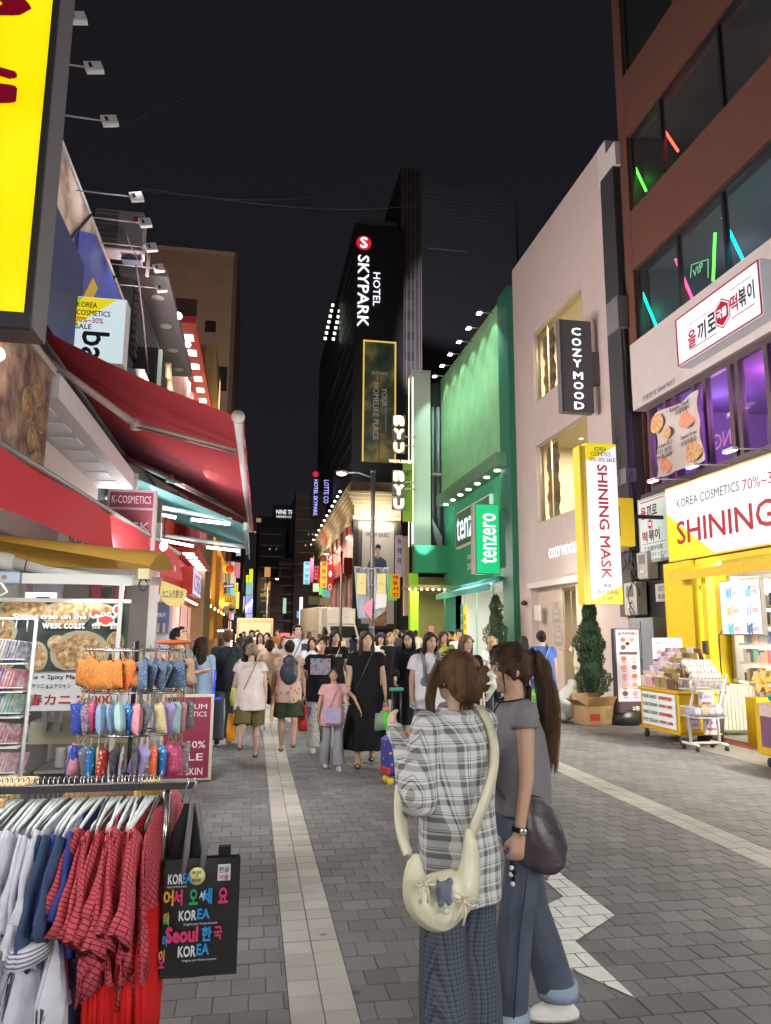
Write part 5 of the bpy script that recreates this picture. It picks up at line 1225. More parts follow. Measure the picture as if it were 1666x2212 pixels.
# ---- tote bags ----
tb_ = thing('tote_bag','black printed tote bag with yellow price tag hung at the rail end','bag',(-.15,2.98,.37))
mb = MB(); mb.sheet(lambda u,v: (-.285+.265*u,2.955-.012*math.sin(math.pi*u)*math.sin(math.pi*v)+.004*math.sin(9*u+5*v),.375+.40*v),12,12); mb.sheet(lambda u,v: (-.285+.265*u,2.985+.02*math.sin(math.pi*u)*math.sin(math.pi*v),.375+.40*v),10,10)
mb.box((-.287,2.955,.373),(-.018,2.987,.378)); mb.box((-.289,2.955,.375),(-.285,2.987,.775)); mb.box((-.021,2.955,.375),(-.017,2.987,.775))
mb.build('bag_body',mat('laminated_black',(.015,.014,.016),.3,spec=.6,bump=.3,bscale=20),tb_,True)
for x in (-.215,-.15): MB().tube([(x-.01,2.95,.70),(x,2.955,.80),(-.205+.02*(x > -.2),2.985,.965)],[.012,.012,.009],6).build('handle',mat('strap_grey',(.12,.12,.125),.5),tb_,True)
MB().loft([(-.25,3.0,.74,.04,.02),(-.245,3.0,.85,.035,.02),(-.215,3.0,.96,.015,.012)],10).build('bag_neck',MATS['shirt_black'],tb_,True)
COLS = {k: lit('t_'+k,c,.28) for k,c in dict(w=(.8,.8,.82),b=(.05,.35,.75),r=(.75,.06,.18),g=(.04,.4,.18),o=(.8,.4,.04),y=(.75,.7,.2)).items()}
def tt(s,x,z,w,h,c,b=.03): text(s,(x,2.935,z),w,h,COLS[c],tb_,'S',b,lift=.006)
tt('KOR',-.247,.715,.052,.035,'w'); tt('EA',-.206,.717,.03,.035,'b')
tt('KOR',-.198,.590,.062,.035,'w'); tt('EA',-.142,.593,.044,.035,'b')
tt('KOR',-.195,.470,.062,.038,'w'); tt('EA',-.139,.474,.044,.038,'b')
for s,x,c in (('어',-.268,'o'),('서',-.236,'r'),('오',-.180,'g'),('세',-.132,'b'),('요',-.075,'r')): tt(s,x,.652,.036 if s != '오' else .032,.055,c,.04)
tt('서',-.150,.655,.02,.03,'w',.04); tt('Seoul',-.215,.527,.115,.055,'r',.05); tt('한',-.128,.525,.036,.05,'b',.04); tt('국',-.088,.525,.03,.045,'r')
for z in (.688,.559,.438): tt('Imagine your Korea souvenir',-.150 if z < .6 else -.24,z,.12 if z < .6 else .07,.010,'w',0)
for s,z,c in (('아',.585,'o'),('이',.575,'g'),('아',.51,'b'),('이',.46,'o'),('오',.44,'r')): tt(s,-.282+.01*(z > .5),z,.02,.04,c,.03)
MB().box((-.098,2.945,.697),(-.052,2.948,.753)).build('stamp_print',COLS['w'],tb_,True); text('한글',(-.075,2.940,.738),.036,.02,MATS['laminated_black'],tb_,'S',.02); text('서울',(-.075,2.940,.712),.036,.02,K_DRED,tb_,'S',.02)
MB().lathe([(.030,0),(.030,.003)],20,(0,0,0),Matrix.Translation((-.172,2.935,.720)) @ Matrix.Rotation(R_(90),4,'X')).build('price_tag',mat('tag_yellow',(.62,.62,.28),.5),tb_,True)
for s,z,cc_ in (('8124',.736,K_BLK),('4',.724,K_RED),('8+18',.709,K_BLK)): text(s,(-.172,2.930,z),.03 if s != '4' else .006,.011,cc_,tb_,'S',.01)
t2 = thing('tote_bag','second plain black tote bag hanging behind the printed one','bag',(-.2,3.05,.3))
MB().loft([(-.20,3.05,.34,.10,.02,.06),(-.21,3.05,.60,.09,.03,.06),(-.22,3.05,.80,.06,.03,.08),(-.22,3.04,.95,.02,.015)],18,wk=7).build('bag_body',MATS['shirt_black'],t2,True)
MB().box((-.10,3.0,.77),(-.055,3.03,.80)).build('handle',MATS['shirt_black'],t2,True)
for i,x in enumerate((-.232,-.205)): tag(MB().tube([(x,3.0,1.05),(x+.006,2.985,1.055),(x+.012,2.98,1.04),(x-.004,2.99,1.0),(x-.012,3.0,.965)],.0025,6).build('steel_hook',MATS['hook_steel']),'%s steel hook hanging empty at the end of the rail' % ('inner','outer')[i],'hook')
# =====================================================================
# THE STREET BEHIND THE CAMERA: unseen shop fronts, lit to brighten the foreground
# =====================================================================
M_WIN = lit('lit_shop_window',(1,.94,.82),2.2)
for i,(x0,x1,y0,y1,face) in enumerate(((-3.2,-2.9,-9,-1.0,'E'),(8.3,8.6,-9,1.6,'W'))):
    b = thing('rear_shop','%s unseen shop row behind the viewer with wide lit windows' % ('stall side' if i == 0 else 'yellow shop side'),'building',((x0+x1)/2,-4,0))
    MB().box((x0,y0,0),(x1,y1,9)).build('wall',M_LW,b,True)
    xf = x1 if face == 'E' else x0; e = .02 if face == 'E' else -.02
    for k in range(3):
        ya = y0+.5+k*(y1-y0-.4)/3; yb = ya+(y1-y0)/3-.9
        MB().box((xf,ya,.6),(xf+e,yb,2.7)).build('shop_window',M_WIN,b,True)
        MB().box((xf,ya,3.1),(xf+e*4,yb,4.1)).build('light_box',L_WHITE,b,True)
    lamp_area('rear_fill_lamp',(xf+e*6,(y0+y1)/2+1,2.2),(5.5,2.2),230 if i == 0 else 340,NEUT,aim=(2.5,(y0+y1)/2+5.5,1.0))  # added area lamp, fills the foreground from behind
    lamp_area('fill_lamp',(xf+e*8,(y0+y1)/2,3.7),(5.5,1.0),260,COOL,aim=(2.5,5,.5))  # added fill lamp in front of the rear signs
def street_lamp(x,y,label,h=6.1,arm=-.85,power=0,warm=(1,.80,.50)):
    t = thing('street_lamp',label,'street lamp',(x,y,0),0,'street lamps')
    MB().tube([(0,0,0),(0,0,.5),(0,0,.52),(0,0,h)],[.11,.11,.075,.06],12).build('pole',mat('pole_dark',(.035,.037,.045),.4,.4),t)
    MB().tube([(0,0,h-.02),(0,0,h+.08)],.085,12).build('pole_cap',MATS['pole_dark'],t)
    MB().tube([(0,0,h-.15),(arm*.5,0,h-.02),(arm,0,h-.03)],.025,8).build('arm',G_GREY,t)
    MB().ell((arm-.03,0,h-.03),(.2,.1,.06)).build('lamp_head',G_GREY,t)
    MB().ell((arm-.05,-.02,h-.075),(.13,.09,.05)).build('lamp_glass',lit('lamp_glow',(1,.82,.5),22),t)
    lamp_spot('street_light',(x+arm-.05,y-.02,h-.16),(x+arm-.3,y-.6,0),power or 350,warm,150,.8,.12)
    return t
street_lamp(5.2,-2.5,'added street lamp unseen behind the viewer',power=800,warm=(1,.95,.88))  # unseen lamps added to light the foreground from behind
street_lamp(-.9,-3.2,'second added street lamp unseen behind the viewer',power=560,arm=.8,warm=(1,.96,.9))
sl = street_lamp(3.19,20,'nearest dark street lamp with two pale banners and a glowing warm head',power=1100)
for z in (3.35,2.9,2.5,2.1,1.75): MB().tube([(0,0,z),(0,0,z+.03)],.08,12).build('steel_band',G_GREY,sl)
street_lamp(4.9,42,'farther street lamp by the white truck',h=6.2,power=1500)
street_lamp(1.0,60,'distant street lamp in the middle of the crowd',h=6.0,power=1800,arm=.8)
bnm = mat('banner_sheer',(.34,.38,.46),.6,alpha=.82,vary=.15,vscale=3)
for i,P4 in enumerate((((765,1224),(798,1227),(798,1335),(773,1336)),((808,1227),(840,1226),(833,1318),(808,1340)))):
    q = [seen(*p,Y=19.9) for p in P4]
    t = thing('pole_banner','sheer festival banner with yellow portrait, %s of the lamp pole' % ('truck side','green shop side')[i],'banner',tuple(q[3]))
    MB().sheet(lambda u,v: (q[3].lerp(q[2],u)).lerp(q[0].lerp(q[1],u),v)+Vector((0,.03*math.sin(u*7+v*5),0)),10,10).build('banner_cloth',bnm,t,True)
    c = q[0].lerp(q[1],.5)
    MB().box((c.x-.12,c.y-.05,c.z-.75),(c.x+.12,c.y-.04,c.z-.17)).build('portrait_print',mat('portrait_yellow',(.55,.48,.18),.6,emit=.08),t,True)
    text('페스트',(c.x,c.y-.06,c.z-.10),.34,.14,K_BLK,t,'S',.02); text('SEOUL',(c.x,c.y-.06,c.z-.45),.12,.025,K_BLK,t,'S',0)
    MB().tube([q[0],q[1]],.012,6).build('banner_rod',G_GREY,t,True)
    if i == 0: MB().prism([(0,0),(.28,-.35),(.3,.25)],(q[3].x+.10,19.84,q[3].z+.30),(1,0,0),(0,0,1),.002).build('pink_print',mat('print_pinkish',(.6,.25,.3),.6),t,True)
    else: MB().prism([(0,0),(.3,.06),(.32,.4),(.02,.42)],(q[3].x+.02,19.84,q[3].z+.30),(1,0,0),(0,0,1),.002).build('white_print',mat('print_palegrey',(.6,.62,.6),.6),t,True)

lamp_area('crowd_fill',(-1.0,6.3,2.25),(.5,.3),100,(1,.96,.9),aim=(1.2,12,1.2)); lamp_area('crowd_fill',(7.35,8.2,2.5),(.5,.3),300,(1,.93,.8),aim=(1.6,12,1.2))  # added fill lamps aimed at the faces in mid street
# added glow panel hidden above the red awning, brightens the pink building
lx = light_box('shop_sign','long white light panel added unseen above the red awning',(-2.55,13.2,5.25),(-2.1,19.6,6.3),'E',G_GREY,lit('fill_panel',(1,.96,.92),3.0))
lamp_area('fill_lamp',(-2.0,16.5,5.8),(6,1.0),1500,(1,.90,.86),aim=(8,17.2,7.5))  # added fill for the pink wall
lamp_area('fill_lamp',(-2.05,12.2,5.75),(1.6,.8),420,(1,.80,.74),aim=(8,12.5,9.5))  # second added fill lamp, aimed at the brown building
lamp_area('awning_fill',(-1.9,12.5,3.9),(.5,5),300,(1,.95,.9),aim=(-.5,12.5,0))  # added fill lamp under the awnings, brightens the walkers
lamp_area('awning_under_fill',(-1.7,12,3.1),(.9,7),75,(1,.9,.88),aim=(-1.0,11.5,4.6))  # added lamp facing up, brightens the red awning cloth

# =====================================================================
# MIDDLE DISTANCE AND BACKGROUND
# =====================================================================
def fbox(name,label,cat,px0,py0,px1,py1,Y,m,depth=.3,group=None,parent=None,part=None,dy=0.0):
    a = seen(px0,py0,Y=Y); b = seen(px1,py1,Y=Y)
    x0,x1 = sorted((a.x,b.x)); z0,z1 = sorted((a.z,b.z)); z0 = max(z0,0)
    if parent is None: t = thing(name,label,cat,((x0+x1)/2,Y,z0),0,group)
    else: t = parent
    MB().box((x0,Y+dy,z0),(x1,Y+dy+depth,z1)).build(part or 'panel',m,t,True)
    t['cx'] = (x0+x1)/2; t['z0'] = z0; t['z1'] = z1; t['w'] = x1-x0
    return t,(x0+x1)/2,(z0+z1)/2,x1-x0,z1-z0

# hotel tower
M_TOW = mat('tower_dark',(.012,.0118,.014),.5,vary=.15,vscale=.3); M_TOW2 = mat('tower_brown',(.055,.047,.048),.6,vary=.2,vscale=.3)
ht = thing('hotel_tower','dark hotel tower with a glowing vertical name and a gold framed banner','building',(11,70,0))
MB().box((9.0,70,0),(14.2,112,44)).build('wall',M_TOW,ht,True)
for k in range(14): MB().box((8.96,70.2,14+k*2.1),(9.0,112,14.12+k*2.1)).build('floor_band',mat('tower_band',(.06,.058,.062),.5),ht,True)
MB().box((9.3,69.98,45-.9),(13.5,71,44.6)).build('parapet',M_TOW2,ht,True)
bx = MB(); (ax,az),(bxx,bz) = (10.0,18.4),(13.4,31.1)
MB().box((ax,69.8,az),(bxx,69.95,bz)).build('banner_board',pattern('gold_dark_print','food',(.015,.03,.025),(.05,.055,.035),.45,(.22,.17,.06),emit=.35),ht,True)
for lo,hi in (((ax,69.7,az),(ax+.14,69.8,bz)),((bxx-.14,69.7,az),(bxx,69.8,bz)),((ax,69.7,bz-.14),(bxx,69.8,bz)),((ax+1.68,69.72,az),(ax+1.72,69.8,bz))):
    MB().box(lo,hi).build('gold_frame',lit('gold_light',(.9,.62,.12),.8) if lo[0] != ax+1.68 else mat('seam_dark',(.02,.02,.02)),ht,True)
M_PRT = lit('print_grey',(.42,.42,.38),.35)
text('YOUR',(12.2,69.65,25.1),2.0,.55,M_PRT,ht,'S',.01,90); text('HOMELIKE PLACE',(11.35,69.65,23.6),5.9,.6,M_PRT,ht,'S',.01,90); text('SKYPARK',(11.7,69.65,27.6),1.7,.34,M_PRT,ht,'S',.01); text('STAY HOTEL ROOMS MYEONGDONG',(12.35,69.65,22.8),2.6,.16,M_PRT,ht,'S',0,90)
L_SKY = lit('letter_sky',(.88,.92,1),1.25)
text('SKYPARK',(9.95,69.9,36.5),7.9,1.2,L_SKY,ht,'S',.02,90); text('HOTEL',(11.35,69.9,36.8),3.7,.75,L_SKY,ht,'S',.01,90)
MB().lathe([(.78,0),(.78,.08)],24,(0,0,0),Matrix.Translation((9.95,69.9,41.8)) @ Matrix.Rotation(R_(90),4,'X')).build('round_emblem',lit('emblem_red',(.72,.02,.04),.9),ht,True)
text('S',(9.95,69.78,41.8),.8,1.25,L_SKY,ht,'S',.03)
for (px,py) in [(719-3*i/2-i*1.2,659+i*12) for i in range(7)]+[(736-2.6*i,660+i*12) for i in range(7)]:
    p = seen(px,py,Y=84)
    MB().cbox(p,(.32,.12,.32)).build('lit_window',lit('far_window',(.85,1,.8),2.6),ht,True)
for k in range(3): MB().tube([seen(768,700-0+k*100,Y=72),seen(701+2*k,900+k*90,Y=95)],.05,5).build('edge_line',mat('edge_grey',(.10,.10,.11),emit=.03),ht,True)
at_ = thing('ribbed_tower','dark ribbed office tower half visible beside the hotel tower','building',(15,72,0))
MB().box((14.3,72,0),(16.6,90,52.5)).build('wall',M_TOW2,at_,True)
for x in (14.45,14.9,15.35,15.8,16.25,16.5): MB().box((x,71.9,10),(x+.12,72,52.5)).build('rib',mat('rib_grey',(.13,.115,.115),.6),at_,True)
for k in range(17): MB().box((14.8,71.93,14+k*2.3),(15.7,72,14.9+k*2.3)).build('window',mat('tower_window',(.04,.04,.045),.2),at_,True)
bt = thing('banded_tower','huge unlit tower with thin pale bands fading into the night sky','building',(25,110,0))
MB().prism([(24.7,110),(42,110),(50,130),(30,130)],(0,0,77),(1,0,0),(0,1,0),77).build('wall',mat('tower_black',(.050,.050,.060),.8),bt,True)
for k in range(11): MB().box((24.8,109.9,76-k*.7),(40,110,76.16-k*.7)).build('pale_band',mat('band_dim',(.075,.07,.072),.7),bt,True)
MB().box((26.5,109.9,65),(33,110,65.2)).build('pale_band',mat('band_mid',(.16,.15,.15),emit=.02),bt,True)
# far hotel with roof letters
nt = thing('far_hotel','distant dark hotel block with white letters on its roof line','building',(4,120,0))
MB().box((.0,120,0),(8.0,150,20.5)).build('wall',M_TOW,nt,True); MB().box((2.6,120.5,20.5),(7.2,130,22.6)).build('penthouse',M_TOW,nt,True)
text('NINE TREE',(4.8,119.9,21.3),3.5,.72,L_SKY,nt,'S',.008); text('PREMIER HOTEL',(4.7,119.9,20.5),3.2,.35,L_SKY,nt,'S',0)
for z in range(9): MB().box((.05,119.9,4+z*1.8),(7.9,119.95,4.2+z*1.8)).build('floor_band',mat('tower_band',(.06,.058,.062)),nt,True)
for px,py in ((560,1052+70),(680-0,1058+70)): fbox('x','','',px-6,py-3,px+4,py+6,119.8,lit('window_amber',(.6,.45,.25),.5),.05,parent=nt,part='lit_window')
# grey setback building in the far middle
gg = thing('grey_block','pale mauve block of stepped balconies at the far end of the street','building',(5,100,0))
for (a,b,c,d,Y) in ((608,1205,640,1370,100),(585,1260,612,1370,98),(632,1110,672,1370,104)):
    fbox('','','',a,b,c,d,Y,mat('mauve_wall',(.13,.12,.16),.7,vary=.2,vscale=.4),8,parent=gg,part='wall')
for k in range(7): fbox('','','',600,1225+k*19,640,1229+k*19,97.5,mat('balcony_grey',(.20,.19,.23),.7),.3,parent=gg,part='balcony')
fbox('','','',603,1215,638,1222,97,mat('balcony_grey',(.20,.19,.23)),.5,parent=gg,part='balcony')
# dark blocks filling the left far side
for i,(a,b,c,d,Y,lb) in enumerate(((486,1150,520,1370,88,'narrow dark block behind the round shop signs'),(560,1140,612,1370,110,'dark office block with balconies in the far distance'),(640,1060,705,1380,96,'dark block under the small vertical hotel sign'))):
    t,*_ = fbox('dark_block',lb,'building',a,b,c,d,Y,M_TOW if i != 2 else M_TOW2,10)
    for k in range(8): fbox('','','',a+3,b+12+k*24,c-3,b+16+k*24,Y-.05,mat('night_window',(.10,.10,.12),.3,emit=.04),.05,parent=t,part='window_row')
    for k in range(9): q = random.uniform(a+3,c-6); z_ = random.choice(range(8))*24+b+20; fbox('','','',q,z_,q+random.choice((2,4)),z_+4,Y-.1,lit('night_lit_%d' % (k % 3),((.8,.6,.3),(.5,.6,.7),(.7,.65,.5))[k % 3],.35),.05,parent=t,part='lit_window')

# red classical building
rb = thing('classical_building','corner building with lit stone cornice, red window bays and a man on a tall poster','building',(9,60,0))
M_ST = mat('cornice_stone',(.50,.44,.34),.7,vary=.06); M_RB = mat('bay_red',(.42,.03,.03),.5,vary=.1); M_PIL = mat('pilaster_dark',(.06,.055,.05),.5)
MB().box((8.1,60,0),(12.0,98,12.4)).build('wall',M_PIL,rb,True)
for (o,z0,z1) in ((.25,11.0,11.35),(.12,11.35,12.3),(.3,12.3,12.55),(.45,12.55,12.85),(.62,12.85,13.15),(.8,13.15,13.35),(.5,13.35,14.2)):
    MB().box((8.1-o,60-o,z0),(12.05,98,z1)).build('cornice',M_ST,rb,True)
for k in range(9):
    y = 60.6+k*4.1
    MB().box((7.96,y-.3,0),(8.1,y+.3,10.9)).build('pilaster',M_PIL,rb,True); MB().box((7.85,y-.4,9.9),(8.1,y+.4,10.9)).build('capital',mat('capital_dark',(.10,.09,.075),.5),rb,True)
    if k < 8:
        MB().box((8.02,y+.35,.0),(8.1,y+3.75,10.9)).build('red_bay',M_RB,rb,True); MB().box((7.3,y+.3,6.6),(8.05,y+3.8,7.9)).build('red_spandrel',M_RB,rb,True)
        MB().box((7.99,y+1.4,1.5),(8.02,y+2.6,6.2)).build('window',mat('bay_window',(.30,.27,.27),.3,emit=.1),rb,True)
MB().box((7.9,59.7,0),(8.35,60.0,11.0)).build('corner_pilaster',M_PIL,rb,True); MB().box((11.6,59.7,0),(12.0,60.0,11.0)).build('corner_pilaster',M_PIL,rb,True)
MB().box((8.35,59.75,2.0),(11.6,59.95,10.9)).build('poster_frame',mat('frame_steel',(.20,.19,.18),.4,.5),rb,True)
MB().box((8.65,59.68,2.4),(11.35,59.75,10.6)).build('poster_sheet',mat('poster_cream',(.52,.46,.41),.6,emit=.28),rb,True)
def pp(pts,z,x,m,dy): MB().prism(pts,(x,59.66-dy,z),(1,0,0),(0,0,1),.01).build('figure_print',m,rb,True)
pp([(-.62,-1.2),(-.35,-1.75),(.45,-1.75),(.72,-1.2),(.85,.0),(.72,.9),(.25,1.22),(-.2,1.22),(-.68,.9),(-.98,.0),(-.8,-.5)],6.7,9.95,mat('denim_print',(.07,.10,.20),.7,emit=.1),0)
pp([(-.62,-.2),(.62,-.2),(.68,-2.2),(-.72,-2.2)],5.2,9.95,mat('jeans_print',(.12,.14,.22),.7,emit=.1),.02)
pp([(-.1,0),(.1,0),(.12,.4),(.2,.8),(.1,1.05),(-.12,1.05),(-.2,.8),(-.12,.4)],7.75,9.98,mat('face_print2',(.50,.33,.25),.7,emit=.12),.02)
pp([(-.24,0),(-.2,.35),(.0,.48),(.22,.35),(.25,.0),(.15,.12),(-.12,.14)],8.5,9.98,K_BLK,.04)
text('FROM BASIC',(9.95,59.62,9.75),1.9,.34,mat('print_grey2',(.15,.12,.10)),rb,'S',.01)
lamp_area('cornice_lamp',(9.8,58.6,10.6),(3,.4),260,(1,.86,.6),aim=(9.8,60,13)); lamp_area('poster_lamp',(9.9,57.5,11.2),(2,.4),130,(1,.93,.82),aim=(9.9,60,6.5))
for k in range(4): lamp_area('cornice_lamp',(5.6,64+k*8,10.2),(.5,6),170,(1,.80,.50),aim=(8.0,64+k*8,13.2))
for k in range(3): lamp_area('bay_lamp',(6.4,64+k*9,9.6),(.5,5),800,(1,.80,.66),aim=(8.0,64+k*9,5))
text('SPAO',(7.4,82,12.3),5,1.3,lit('letter_red',(.85,.08,.06),1.2),rb,'W',.02)
for i in range(13):
    px = 805-0; t_ = i/12; px = 735*(1-t_)+666*t_; py = 1062*(1-t_)+1187*t_
    p = seen(px,py,X=7.1)
    tag(MB().ell(p,(.12,.2,.1)).build('roof_lamp',lit('roof_lamp_glow',(1,.92,.7),6)),'small bright lamp in the row along the red building roof','lamp','row of lamps above the red building')
# dark building between red building and white one, with signs
dk2 = thing('black_building','black shop building between the tall poster and the pale narrow building','building',(12,45,0))
MB().prism([(9.0,45),(14,45),(14.6,58),(12.1,58)],(0,0,10.5),(1,0,0),(0,1,0),10.5).build('wall',mat('black_wall',(.03,.03,.036),.5),dk2,True)
for k in range(4): MB().box((9.02+k*.55,44.96,.2),(9.05+k*.55,45,10.3)).build('panel_joint',mat('joint_steel',(.09,.09,.10)),dk2,True)
for a,b,c,d,m,lbl,tx,up in ((856,1156,870,1246,mat('sign_mauve',(.55,.46,.54),.5,emit=.35),'pale mauve vertical sign with black Korean letters','뉴에라',None),(845,1240,864,1292,lit('sign_orange',(.85,.32,.02),.8),'orange speech bubble sign with dark Korean letters and green edge','명동치킨',None)):
    t,x,z,w,h = fbox('shop_sign',lbl,'sign',a,b,c,d,44.5,m,.2)
    for k,ch in enumerate(tx): text(ch,(x,44.48,z+h*.36-k*h*.24),w*.6,h*.16,K_BLK,t,'S',.02)
    if tx != '뉴에라': fbox('','','',a-5,b,a-1,d+5,44.6,lit('edge_green',(.05,.65,.1),.8),.15,parent=t,part='green_edge'); fbox('','','',a-1,d+1,c-6,d+5,44.6,MATS['edge_green'],.15,parent=t,part='green_edge')
t,*_ = fbox('menu_board','dim brown food board low on the black wall','sign',803,1310,835,1352,43,pattern('brown_food','food',(.10,.05,.03),(.28,.15,.08),2.5,(.4,.25,.15),emit=.12),.1)
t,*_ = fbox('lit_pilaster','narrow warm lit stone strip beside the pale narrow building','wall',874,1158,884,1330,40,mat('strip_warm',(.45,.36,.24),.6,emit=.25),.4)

# left: orange building, red shop, signs
ob = thing('orange_building','orange lit building with tall pilasters beyond the red shop','building',(-2.8,45,0))
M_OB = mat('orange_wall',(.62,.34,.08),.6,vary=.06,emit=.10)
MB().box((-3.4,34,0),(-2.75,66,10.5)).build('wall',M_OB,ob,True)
for y in (35,38,42,47,53,60): MB().box((-2.75,y,1.2),(-2.45,y+.8,10.5)).build('pilaster',M_OB,ob,True)
MB().box((-2.75,34,6.9),(-2.3,66,7.2)).build('ledge',M_OB,ob,True)
for k in range(6): MB().ell((-2.3,36+k*4.5,3.0),(.06,.1,.08)).build('wall_lamp',lit('amber_lamp',(1,.75,.3),9),ob,True); lamp_area('wall_lamp_light',(-2.2,36+k*4.5,3.2),(.3,1),120,(1,.68,.26),aim=(-2.8,36+k*4.5,7))
text('Baskin',(-2.4,57,7.8),5,1.6,mat('gold_letter',(.7,.45,.12),emit=.2),ob,'E',.01)
rs = thing('red_shop','red shop front with square lights under its slanted canopy','shop front',(-2.6,27,0))
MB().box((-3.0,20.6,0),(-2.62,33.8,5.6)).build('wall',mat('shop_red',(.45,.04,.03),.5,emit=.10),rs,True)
MB().prism([(0,4.3),(7.6,4.3),(9.5,4.0),(6.0,6.2),(0,6.2)],(-2.1,24,0),(0,1,0),(0,0,1),.12).build('slanted_canopy',mat('canopy_wine',(.22,.02,.03),.5,emit=.06),rs,True)
MB().box((-2.6,24,4.15),(-1.85,32,4.3)).build('soffit',MATS['shop_red'],rs,True)
for k in range(6): MB().box((-2.35,24.4+k*1.25,4.13),(-2.0,24.9+k*1.25,4.15)).build('square_light',MATS['square_light'],rs,True)
text('Panini',(-1.97,27.5,5.3),4.5,.9,lit('letter_rose',(.75,.12,.14),.8),rs,'E',.02)
k3 = light_box('shop_sign','white light box with dark letters on the red shop front',(-2.6,27.2,2.95),(-2.2,33.4,3.95),'E',mat('shop_red',(.45,.04,.03)),lit('sign_lilac',(.72,.66,.92),1.0),rim=.04)
text('KOREASKIN',(-2.19,30.3,3.45),5.4,.7,mat('letter_wine',(.3,.02,.06)),k3,'E',.02)
for k in range(10): MB().ell((-2.3,21+k*1.2,2.72),(.06,.1,.04)).build('spot',lit('spot_row',(1,.93,.8),10),rs,True)
lamp_area('shop_lamp',(-2.0,26,2.7),(.4,9),650,(1,.9,.78),aim=(-1.0,26,0)); lamp_area('shop_lamp',(-2.0,45,2.9),(.4,16),500,(1,.78,.48),aim=(-.5,45,0))
for k in range(4): MB().box((-2.6,21.5+k*3,.3),(-2.55,23.6+k*3,2.6)).build('shop_window',lit('window_red_warm',(.8,.45,.38),.8),rs,True)
random.seed(8)
for i,(x,y0,y1,h,c,lb_) in enumerate(((-2.75,66,74,6,(.7,.3,.1),'amber lit shop front far down the left side'),(-2.7,74,84,8,(.75,.6,.4),'cream lit shop front beyond the amber one'),(-2.6,84,98,7,(.6,.15,.12),'reddish lit shop front near the end of the left side'),(-2.3,98,118,9,(.7,.5,.2),'last yellow lit shop front on the left side'),(7.6,98,112,7,(.75,.65,.5),'pale lit shop front beyond the red building'),(7.0,112,135,9,(.7,.4,.15),'far orange lit shop front on the right side'))):
    s = -1 if x < 0 else 1; b = thing('distant_shop',lb_,'shop front',(x,y0,0))
    MB().box((x,y0,0),(x+s*3,y1-.3,h)).build('wall',mat('far_wall_%d' % i,tuple(q*.35 for q in c),.7,vary=.2),b,True)
    MB().box((x-s*.05,y0+.5,.4),(x,y1-.8,2.9)).build('shop_window',lit('far_window_%d' % i,tuple(.3+.7*q for q in c),1.5),b,True)
    MB().box((x-s*.3,y0+.5,3.1),(x,y1-.8,4.0)).build('fascia_sign',lit('far_sign_%d' % (i % 3),((.9,.75,.2),(.85,.2,.2),(.8,.8,.95))[i % 3],1.0),b,True)
    for k in range(3): MB().box((x-s*.9,y0+1+k*(y1-y0)/3,4.3+k*.5),(x-s*.05,y0+1.2+k*(y1-y0)/3,6.2+k*.4)).build('blade_sign',lit('blade_%d' % ((i+k) % 4),((.2,.7,.95),(.95,.35,.5),(.9,.85,.2),(.6,.9,.6))[(i+k) % 4],1.0),b,True)
lamp_area('shop_lamp',(-2.2,80,3.0),(.4,24),2500,(1,.75,.45),aim=(1,80,0)); lamp_area('shop_lamp',(7.0,108,3.0),(.4,16),2500,(1,.75,.45),aim=(3,108,0))
# small kiosks right behind the near stall
kk = thing('cosmetics_kiosk','small blue grey cosmetics stand with a lettered top and lit bars','kiosk',tuple(seen(610,1345,Y=12)*Vector((1,1,0)) if 0 else (-1.5,12,0)))
fbox('','','',299,1300,362,1400,12,mat('kiosk_blue',(.18,.20,.32),.5,emit=.05),.3,parent=kk,part='kiosk_body')
a_ = seen(331,1328,Y=11.95); text('TONYMOLY',a_,.38,.055,lit('letter_lilac',(.6,.62,.95),.9),kk,'S',.02)
for k in range(5): fbox('','','',304+k*12,1346,307+k*12,1366,11.9,lit('bar_white',(.95,1,.95),1.6),.04,parent=kk,part='lit_bar')
fbox('','','',291,1300,299,1420,11.9,lit('pale_panel_lit',(.62,.64,.85),.7),.1,parent=kk,part='side_panel')
kb = thing('cloth_banner','white cloth banner with a red character under the cosmetics stand','banner',(-1.5,11.5,1.2))
fbox('','','',290,1371,361,1412,11.5,mat('banner_bluewhite',(.62,.64,.78),.6,emit=.15),.05,parent=kb,part='banner_cloth'); fbox('','','',290,1368,361,1372,11.45,mat('hem_yellow',(.6,.5,.1)),.05,parent=kb,part='hem')
text('足',seen(324,1388,Y=11.4),.15,.19,K_RED,kb,'S',.02)
for (a,b,c,d,m,lbl,tx,cc_) in ((275,1284,293,1298,lit('sign_redglow',(.8,.08,.15),.9),'small red lit sign beside a green exit sign',None,None),(294,1285,309,1301,lit('sign_greenglow',(.03,.55,.12),.9),'small green lit sign with a white figure','출',K_BLK),(311,1284,344,1320,lit('sign_paleblue',(.6,.72,.85),.9),'pale blue lit poster with small print',None,None),(344,1284,356,1325,pattern('poster_brownlit','food',(.3,.12,.06),(.6,.35,.25),14,emit=.4),'brown lit poster strip beside the pale blue one',None,None)):
    t,x,z,w,h = fbox('small_sign',lbl,'sign',a,b,c,d,12.5,m,.08)
    if tx: text(tx,(x,12.46,z),w*.6,h*.7,cc_,t,'S',.02)
rsn = thing('round_hanging_sign','ochre scalloped hanging sign with dark Japanese characters','sign',tuple(seen(372,1300,Y=9)))
MB().prism([(-.17,.16),(-.17,-.02),(-.10,-.12),(.02,-.16),(.10,-.13),(.13,-.02),(.13,.05)],seen(378,1283,Y=9)+Vector((-.0,0,-.0)),(1,0,0),(0,0,1),.04).build('sign_board',mat('ochre_board',(.42,.33,.06),.5,emit=.12),rsn,True)
